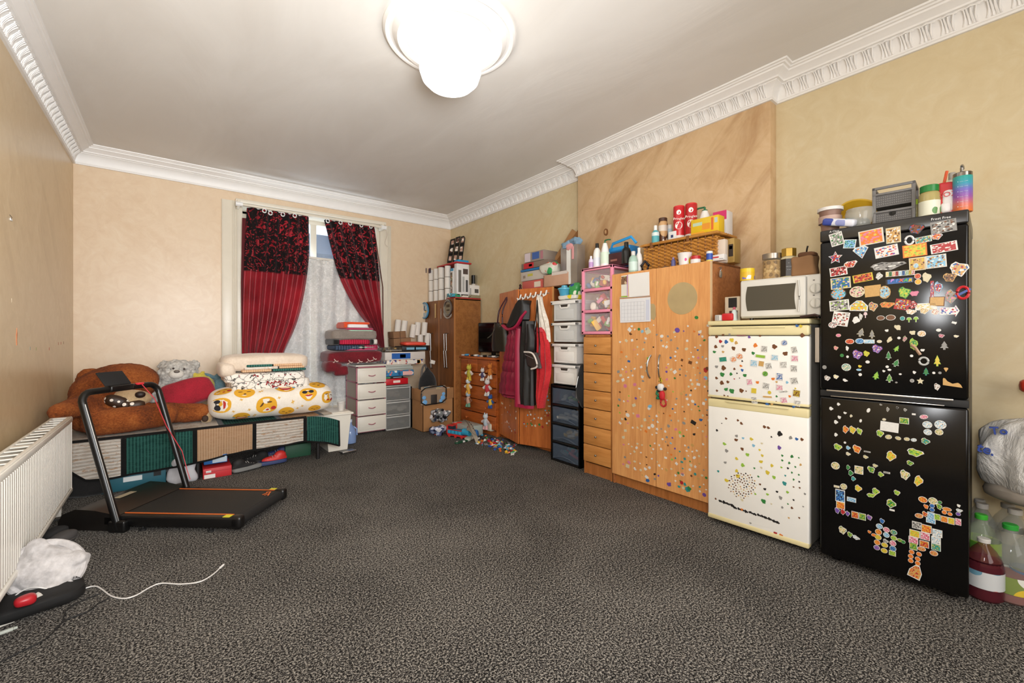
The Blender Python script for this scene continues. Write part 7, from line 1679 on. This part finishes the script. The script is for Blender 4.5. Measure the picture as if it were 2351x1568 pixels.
# tile rows with lettering
for k,cc in enumerate('ygorsugyr'):
    o=magnet(bf,'u',2037+7.5*k,630-.6*k,7,12,'r',cc,0,'wk'[k%2],f"{CN[cc]} square tile magnet, {['1st','2nd','3rd','4th','5th','6th','7th','8th','9th'][k]} of the row above the dark blue word plate",'w')
o=magnet(bf,'u',2066,645,66,12,'r','u',-2,'','dark blue magnet plate with multicoloured capital letters','k'); 
for k,ch_ in enumerate('PIXAR'):
    x,z,D=L(bf,2048+10.5*k,644.6-.35*k,-.005); text(ch_,.021,pl(['#c08ad8','#5a8ad8','#d86a4a','#58b060','#d8b83a'][k],.5),o,Matrix.Identity(4),bold=.0006)
    c_=o.children[-1]; mw_=Matrix.Translation((bf.location.x,bf.location.y,0))@Matrix.Rotation(bf.rotation_euler.z,4,'Z')@front_at(x,-.005,z)
    c_.matrix_parent_inverse=Matrix.Identity(4); sx,sy,sz=o.scale
    bpy.context.view_layer.update(); c_.matrix_local=o.matrix_world.inverted()@mw_
# ring-shaped ones
def ringm(px,py,r1,r2,label,col,bar=None,asp=1.0):
    x,z,D=L(bf,px,py,0); s=D/F; a=bf.rotation_euler.z
    t=thing('magnet',label,'magnet',(bf.location.x+math.cos(a)*x,bf.location.y+math.sin(a)*x,z)); t.rotation_euler=(0,0,a)
    x2,_,_=L(bf,px+1,py); mx=x2-x
    add('ring',B().tube([((r1+r2)/2*mx*math.cos(q),-.003,(r1+r2)/2*s*asp*math.sin(q)) for q in [2*PI*i/24 for i in range(24)]],(r2-r1)/2*s,6,closed=True,flat=.9),pl(col,.4),t)
    if bar: add('bar',B().box(-r2*1.25*mx,r2*1.25*mx,-.008,-.004,-.005,.005,rot=Matrix.Rotation(R(-33),3,'Y')),pl(bar,.4),t)
    ALLM.append([t,px,py,900,'o','w','u',label]); return t
ringm(2088,552,7,12,'round white bottle-opener magnet under the dark red cluster','#dcdcda')
ringm(2211,672,10,17,'red ring transport roundel magnet with blue bar at the right edge','#c0242a','#26468f')
t=ringm(2121,829,8,13,'metal bottle-opener magnet with triangular ring','#b8b8b4',asp=.8); add('neck',B().tube([(-.012,-.003,.03),(-.03,-.003,.065),(-.045,-.003,.08)],.007,6),pl('#a8866a',.4),t)
def Q(l): return [(1870+x*.319,900+y*.319) for x,y in l]
LW=[(1925,928,9,8,'b','w'),(1908,938,11,9,'b','w'),(1940,948,9,6,'b','w'),(1994,942,8,11,'o','w'),(1954,955,7,8,'b','c'),(1927,958,9,9,'b','w'),(1976,966,6,8,'o','w'),(1919,969,11,10,'b','w'),
(2022,929,8,4,'b','e'),(2038,940,8,12,'b','e'),(2060,936,7,6,'b','k'),(2078,941,9,8,'b','e'),(2098,951,9,4,'r','w'),(2030,963,9,6,'o','c'),
(1941,986,16,20,'b','o'),(1957,987,18,20,'b','y'),(1973,990,15,18,'b','l'),(1919,998,9,10,'b','w'),(2020,995,20,18,'b','l'),(2040,1003,16,10,'o','c'),(2062,1006,14,8,'o','c'),(2082,1008,14,8,'o','c'),(2098,1010,14,8,'o','w'),(2124,1013,24,16,'b','t'),
(2076,966,22,14,'r','g'),(2121,957,20,10,'o','i'),(2129,975,23,16,'o','w'),(2159,975,28,20,'o','w'),(2130,992,20,14,'o','w'),(2156,992,20,14,'o','c'),
(1923,1026,22,17,'b','l'),(1947,1028,12,10,'b','s'),(1967,1031,22,22,'b','o'),(1947,1042,13,9,'b','c'),(1987,1049,14,9,'b','c'),(1991,1037,15,3,'r','e'),(1940,1016,6,5,'o','w'),
(2045,1047,26,26,'b','y'),(2100,1039,44,20,'b','l'),(2089,1063,19,13,'b','g'),(1918,1069,20,17,'o','c'),(1947,1073,10,13,'b','g'),(1953,1086,13,15,'b','g'),(1959,1099,12,12,'b','t'),(1972,1079,20,18,'r','c'),(2000,1078,19,18,'b','g'),(2009,1069,14,9,'b','c'),(2022,1089,16,13,'b','l'),(2036,1085,15,4,'r','e'),
(2077,1090,26,25,'b','c'),(2108,1104,23,28,'b','y'),(1921,1117,13,5,'r','c'),(1937,1117,16,14,'o','c'),(1929,1138,22,28,'r','u'),(1955,1147,21,10,'r','s'),(1970,1121,19,17,'b','y'),(2010,1128,20,17,'b','l'),(2000,1137,25,11,'b','l'),(2059,1131,17,14,'b','l'),(2045,1156,26,22,'b','g'),(2048,1171,12,4,'r','w'),
(1930,1160,20,16,'r','o'),(1922,1172,13,15,'b','p'),(1935,1175,13,15,'b','r'),(1946,1179,11,13,'b','p'),(1963,1182,16,15,'r','r'),(1980,1186,16,15,'r','g'),(1996,1188,14,14,'b','p'),
(1934,1217,21,20,'b','c'),(1951,1227,14,14,'b','g'),(1965,1234,20,10,'b','w'),
(2025,1196,13,13,'b','u'),(2019,1208,16,12,'o','s'),(1996,1221,10,8,'b','o'),(2006,1228,12,7,'o','o'),(2017,1221,16,13,'o','o'),(2035,1216,16,12,'o','i'),(2052,1222,16,12,'o','t'),(2016,1233,16,12,'o','y'),(2035,1228,15,12,'o','s'),(2052,1235,15,11,'o','l'),(2066,1240,14,8,'o','g'),(2074,1244,10,8,'o','g'),(2014,1245,15,12,'o','o'),(2033,1242,15,10,'b','e'),(2050,1247,16,13,'o','i'),(2031,1251,16,11,'o','y'),(2013,1257,15,11,'o','p'),(2050,1259,16,12,'o','u'),(2030,1264,16,11,'o','y'),(2049,1270,16,11,'r','l'),
(2119,1147,22,14,'o','o'),(2142,1150,22,16,'o','c'),(2158,1153,10,7,'o','g'),(2126,1163,13,12,'b','o'),(2140,1161,12,9,'o','u'),(2140,1170,12,9,'o','u'),(2156,1163,15,16,'b','g'),(2174,1169,22,9,'o','o'),(2168,1176,12,9,'o','o'),(2181,1180,12,8,'o','o'),(2110,1184,20,11,'o','n'),(2123,1180,15,14,'b','r'),(2137,1183,16,15,'r','s'),(2152,1187,14,14,'r','l'),(2137,1195,22,12,'r','s'),(2168,1192,16,14,'r','o'),(2184,1196,15,15,'r','y'),(2200,1198,14,15,'r','i'),(2201,1161,10,8,'b','w'),(2202,1172,18,9,'b','w'),(2200,1180,12,8,'o','p'),
(2105,1206,22,16,'r','e'),(2127,1214,24,18,'r','o'),(2152,1224,23,17,'r','w'),(2100,1225,24,16,'r','y'),(2124,1231,22,17,'r','i'),(2149,1240,22,16,'r','w'),(2097,1240,22,15,'r','i'),(2097,1254,18,16,'r','g'),(2122,1249,22,15,'r','r'),(2149,1256,22,15,'r','t'),(2116,1260,20,10,'o','n'),(2144,1270,20,12,'o','n'),
(2093,1267,13,10,'o','o'),(2110,1272,13,10,'o','o'),(2091,1277,13,10,'o','o'),(2107,1283,13,10,'o','o'),(2091,1287,13,10,'o','o'),(2107,1293,13,10,'o','o'),(2102,1312,30,32,'h','n')]
LWL={(1941,986):'orange cartoonish figure magnet, left of three in a row near the top of the lower door',(2124,1013):'teal and yellow winged magnet below the four cream ovals',(2159,975):'largest white oval magnet at the upper right of the lower door',(2121,957):'pink oval magnet above the cream ovals',
(2045,1047):'yellow and cream standing figure magnet mid lower door',(2100,1039):'wide lime green vehicle magnet, right half of the lower door',(1918,1069):'oval cream magnet with ring at the left edge of the lower door',(1972,1079):'square picture magnet with a green tree',(1929,1138):'tall blue checked magnet at the left of the lower door',(1955,1147):'blue bar-shaped magnet right of the tall blue checked one',
(2108,1104):'yellow and white tall figure magnet, right half',(2102,1312):'tan house-shaped magnet, lowest on the black fridge',(2045,1156):'green boat-like magnet mid lower door',(2119,1147):'orange oval magnet at the top left of the right-hand cluster',(2127,1214):'orange picture tile magnet, top middle of the tile block',(2025,1196):'blue topmost magnet of the round button cluster',(2074,1244):'small green arm-end magnet right of the button cluster',(1934,1217):'pale cream blob magnet low on the left of the lower door',(2200,1198):'pink square magnet at the far right of the cluster',(1930,1160):'orange and blue square magnet under the tall blue checked one',(1996,1188):'purple blob magnet, right end of the red, green, purple row',(2201,1161):'white bow-like magnet near the right edge',(2076,966):'green rectangular magnet near the top of the lower door'}
PRT=dict(o='ry',y='ol',l='yg',g='ly',c='gyn',w='es',s='uw',u='sk',p='iu',i='rw',r='oy',t='gy',n='or',e='wk',b='n',k='e')
for d in LW: magnet(bf,'l',d[0],d[1],d[2],d[3],d[4],d[5],0 if d[4]=='r' else (d[0]*7)%40-20,PRT[d[5]] if d[2]>13 else '',LWL.get((d[0],d[1])),'w' if d[2]>10 else None)
o=magnet(bf,'l',2042,980,42,22,'r','w',3,'','blank white name plate magnet near the top of the lower door','w')
x,z,D=L(bf,2034,980,-.005)
# white fridge: larger square magnets on the freezer door
WF=[(1731,834,16,15,'r','s'),(1748,835,13,13,'r','n'),(1765,840,14,14,'r','e'),(1779,821,16,13,'r','s'),(1799,837,16,14,'r','w'),(1824,803,13,15,'r','e'),(1825,823,16,14,'r','i'),(1823,846,15,15,'r','e'),(1824,874,16,15,'r','e'),(1721,877,13,14,'r','i'),(1759,886,15,14,'r','e'),(1790,890,15,13,'r','i'),(1731,897,13,13,'r','y'),(1732,919,13,16,'r','e'),(1800,919,15,14,'r','i'),(1831,926,14,14,'r','w'),(1829,903,17,16,'r','b'),(1790,865,15,17,'r','u'),(1746,818,24,7,'r','l'),(1755,801,14,14,'r','e'),(1801,787,15,14,'o','u'),(1757,858,14,13,'o','g'),(1684,825,15,14,'o','o'),(1698,818,17,15,'o','o'),(1660,825,18,11,'r','t'),(1762,911,23,4,'r','n'),(1800,899,21,5,'a','e'),(1767,901,9,9,'o','y'),(1787,1108,0,0,'o','w')]
for d in WF[:-1]: magnet(wf,'f',d[0],d[1],d[2],d[3],d[4],d[5],(d[0]*13)%24-12,{'e':'w','s':'w','i':'w','w':'e','o':'w','g':'l','t':'g','u':'w','b':'y'}.get(d[5],''),None,'w' if d[4]=='r' and d[5] in 'esiwnyu' else None)
# ---- labels for the magnets: look first, then the nearest landmark magnet
lm=[m for m in ALLM if m[7]]
OW={'f':'white freezer door','u':"black fridge's upper door",'l':"black fridge's lower door"}
used=set()
def cut(s,n=16): return ' '.join(s.split()[:n])
lmw=[(1701,'big orange disc',1691,821),(1,'green disc',1757,858),(1,'blue ring disc',1801,787),(1,'brown gold-framed square',1829,903),(1,'lime green bar',1746,818),(1,'teal rectangle',1660,825)]
def dirn(dx,dy):
    if abs(dx)>1.6*abs(dy): return 'right of' if dx>0 else 'left of'
    if abs(dy)>1.6*abs(dx): return 'below' if dy>0 else 'above'
    return ('below right of' if dx>0 else 'below left of') if dy>0 else ('above right of' if dx>0 else 'above left of')
SHORT={}
for m in ALLM:
    o,px,py,ar,sh,c,door,label=m
    o['group']='magnets on the '+OW[door]
    if label and label not in used: o['label']=cut(label); used.add(label); continue
    base=f"{'tiny' if ar<90 else 'small' if ar<260 else 'larger'} {CN[c]} {SN[sh]} magnet"
    cands=sorted([(math.hypot(q[1]-px,q[2]-py),q) for q in lm if q[6]==door and q is not m],key=lambda z:z[0]) if door!='f' else sorted([(math.hypot(q[2]-px,q[3]-py),q) for q in lmw if (q[2],q[3])!=(px,py)],key=lambda z:z[0])
    done=False
    for d,q in cands[:6]:
        if door=='f': nm,qx,qy=q[1],q[2],q[3]
        else: nm=' '.join(q[7].split(',')[0].split()[:6]); qx,qy=q[1],q[2]; nm=nm.split(' magnet')[0]+' one'
        for far in ('','just ','well '):
            if far=='just ' and d>26: continue
            if far=='well ' and d<=26: continue
            s=cut(f"{base}, {far}{dirn(px-qx,py-qy)} the {nm}")
            if s not in used: used.add(s); o['label']=s; done=True; break
        if done: break
    if not done: o['label']=cut(f"{base} on the {OW[door]} at {int((px-1880)/34)+1} of ten across")
# ---- stickers (parts of the doors they are glued to)
rs=random.Random(21)
def sticker(T,door,dy,px,py,s,shape,c): 
    o=place(T,px,py,s,s*rs.uniform(.7,1.15),rs.uniform(-40,40),shape,[pl(PAL[c],.45)],False,0,.002,'sticker',door)
    o.location=(o.location.x,dy,o.location.z-0); return o
pts=[]
tries=0
while len(pts)<285 and tries<9000:
    tries+=1; px=rs.uniform(1418,1628); t_=(px-1412)/220; y0=748+8*math.sin(px*.05); y1=1076+t_*66
    py=rs.uniform(y0,y1)
    if any((px-a)**2+(py-b_)**2<(62 if 1600>px>1520 else 75) for a,b_ in pts): continue
    if (1488<px<1530 and 805<py<935): continue
    pts.append((px,py))
seq='wwccwebguwowwcenwwcpwslwckwcbneiwe'
for i,(px,py) in enumerate(pts):
    d=wd[0] if px<1514 else wd[1]
    c=seq[i%len(seq)]; 
    if px<1470 and py>830 and rs.random()<.4: c='wci'[i%3]
    if px>1540 and py>1030 and rs.random()<.5: c='wgt'[i%3]
    sticker(wr,d,0,px,py,rs.choice([4,5,5,6,6,8]),rs.choice('oobbbsr'),c)
for px,py,s,sh,c in ((1487,760,16,'b','c'),(1555,758,12,'o','p'),(1607,762,10,'b','w'),(1620,850,12,'b','r'),(1620,868,9,'o','s'),(1624,880,10,'o','n'),(1441,953,9,'o','w'),(1436,962,7,'b','k'),(1592,970,12,'r','k'),(1609,964,10,'b','u'),(1578,1124,14,'b','t'),(1582,1122,11,'b','g'),(1617,1136,9,'o','p'),(1567,1090,9,'o','w'),(1536,1112,12,'b','p'),(1487,1103,9,'o','u'),(1492,933,10,'o','s'),(1599,729,9,'o','g'),(1565,1108,8,'o','r')):
    sticker(wr,wd[0] if px<1514 else wd[1],0,px,py,s,sh,c)
# tiny brown/green animals on the freezer door, scatter on the lower door
for px,py,c,s in ((1645,773,'b',8),(1660,769,'b',7),(1675,768,'e',6),(1654,784,'r',9),(1667,785,'u',10),(1680,781,'y',11),(1690,787,'n',9),(1643,796,'b',9),(1640,808,'g',9),(1684,800,'b',10),(1659,795,'e',8),(1660,808,'n',7),(1708,803,'b',11),(1704,829,'k',5),(1645,842,'e',9),(1661,845,'b',12),(1686,847,'b',6),(1704,850,'u',7),(1701,840,'o',8),(1658,860,'g',12),(1678,859,'g',8),(1692,857,'k',4),(1710,862,'g',10),(1645,868,'b',8),(1671,877,'b',8),(1657,879,'b',11),(1667,894,'g',11),(1680,898,'g',13),(1702,897,'b',12),(1646,897,'b',6),(1663,908,'b',5),(1671,911,'b',6),(1686,916,'r',5),(1720,774,'p',8),(1745,771,'b',7),(1734,793,'o',11),(1729,811,'g',9),(1842,770,'b',12),(1778,796,'b',14),(1803,812,'b',14),(1775,870,'o',10),(1783,877,'n',6),(1807,878,'s',7),(1739,878,'o',9),(1783,910,'g',6),(1772,927,'n',7),(1761,928,'u',10),(1813,910,'o',7),(1822,933,'u',8),(1782,922,'b',4),(1826,757 and 892,'y',5),(1713,898,'b',4),(1686,870,'r',4),(1698,868,'k',3)):
    sticker(wf,fd[1],0,px,py,s,'b',c)
for px,py,c,s in ((1830,748,'u',9),(1839,749,'y',8)): sticker(wf,fd[1],-.003,px,py,s,'b',c)
low=[(1667,961,'b',6),(1694,965,'b',6),(1702,972,'b',9),(1657,972,'k',3),(1646,988,'k',6),(1755,980,'b',9),(1764,982,'b',9),(1790,996,'k',14),(1771,1003,'k',5),(1691,1001,'e',8),(1690,1010,'b',10),(1706,1006,'s',7),(1725,1008,'y',10),(1815,1005,'e',9),(1829,1008,'u',9),(1841,1009,'b',9),(1730,1023,'s',8),(1749,1018,'c',7),(1663,1019,'l',10),(1789,1028,'p',10),(1668,1035,'e',9),(1704,1031,'b',8),(1744,1033,'y',6),(1716,1044,'l',10),(1750,1046,'y',7),(1691,1053,'y',9),(1747,1060,'y',11),(1772,1069,'y',8),(1665,1062,'e',8),(1705,1068,'l',10),(1691,1081,'y',8),(1649,1082,'t',6),(1762,1085,'y',11),(1694,1093,'y',11),(1668,1103,'y',12),(1732,1075,'g',5),(1748,1074,'c',6),(1818,1048,'g',8),(1834,1051,'g',5),(1796,1046,'g',6),(1796,1057,'g',6),(1812,1063,'g',6),(1809,1075,'k',6),(1794,1073,'l',6),(1818,1085,'g',5),(1826,1072,'g',5),(1838,1067,'n',6),(1834,1090,'g',5),(1777,1096,'l',9),(1803,1092,'t',5),(1801,1110,'t',11),(1822,1101,'g',5),(1835,1106,'k',5),(1836,1120,'b',5),(1822,1118,'b',5),(1808,1130,'l',8),(1784,1129,'k',7),(1792,1143,'e',9),(1822,1148,'k',5),(1809,1157,'g',5),(1818,1166,'b',7),(1844,1163,'e',5),(1811,1189,'n',5),(1835,1189,'b',5),(1756,1123,'k',8),(1762,1135,'l',8),(1753,1151,'g',12),(1771,1157,'c',5),(1734,1134,'l',6),(1704,1148,'c',7),(1643,1145,'b',5),(1723,1201,'e',6),(1780,1224,'r',10),(1793,1229,'o',10),(1741,1094,'g',6),(1745,1112,'b',6),(1848,1134,'e',6),(1796,1165,'e',6)]
for px,py,c,s in low: sticker(wf,fd[0],0,px,py,s,'b',c)
for k in range(90):
    a=k*2.39996; r=2.6*math.sqrt(k+1.5)*1.32; px,py=1704+r*math.cos(a),1114+r*math.sin(a)*.92+ .02*r*math.cos(a)
    sticker(wf,fd[0],0,px,py,3.2,'o','bnbkc'[k%5])
pp=[(1653,1150),(1662,1153),(1670,1156),(1680,1160),(1686,1165),(1696,1168),(1703,1170),(1712,1174),(1722,1176),(1731,1180),(1741,1182),(1750,1185),(1757,1188),(1766,1191),(1776,1196),(1784,1199)]
for i,(px,py) in enumerate(pp):
    sticker(wf,fd[0],0,px,py,8,'b','k' if i!=6 else 'o'); sticker(wf,fd[0],0,px+4,py+2,5,'b','k')
# pale marks and stickers on the cherry wardrobe doors
cdL,cdR=cd1,cd2
for o_,n_,(x0,x1),(z0_,z1_) in ((cd1,46,(.05,.53),(.12,.95)),(cd2,60,(-.37,-.02),(.25,.72))):
    for k in range(n_):
        x=rs.uniform(x0,x1); z=rs.uniform(z0_,z1_); s=rs.uniform(.012,.028)
        q=link(bpy.data.objects.new('sticker',unit(rs.choice('obsr'),[pl(PAL[rs.choice('wwwccesgr')],.5)],False)),o_); q.location=(x,-.018,z); q.scale=(s,.002,s*rs.uniform(.6,1.1)); q.rotation_euler=(0,rs.random()*3,0)
# small wall plaque on the chimney breast
c=onX(1392,BX,533); t=thing('wall_plaque','tiny brown oval plaque on the chimney breast above the toiletries','plaque',(BX,c[1],c[2]),-90)
b=B(); b.prism([(.024*math.cos(a),.036*math.sin(a)*(1 if abs(math.sin(a))<.8 else .95)) for a in [2*PI*i/20 for i in range(20)]],.012); add('frame',b,pl('#7a4f2c',.5),t); add('relief',B().soft((0,-.013,0),(.012,.006,.02),.8,seg=12,rings=6),pl('#b08a60',.5),t)
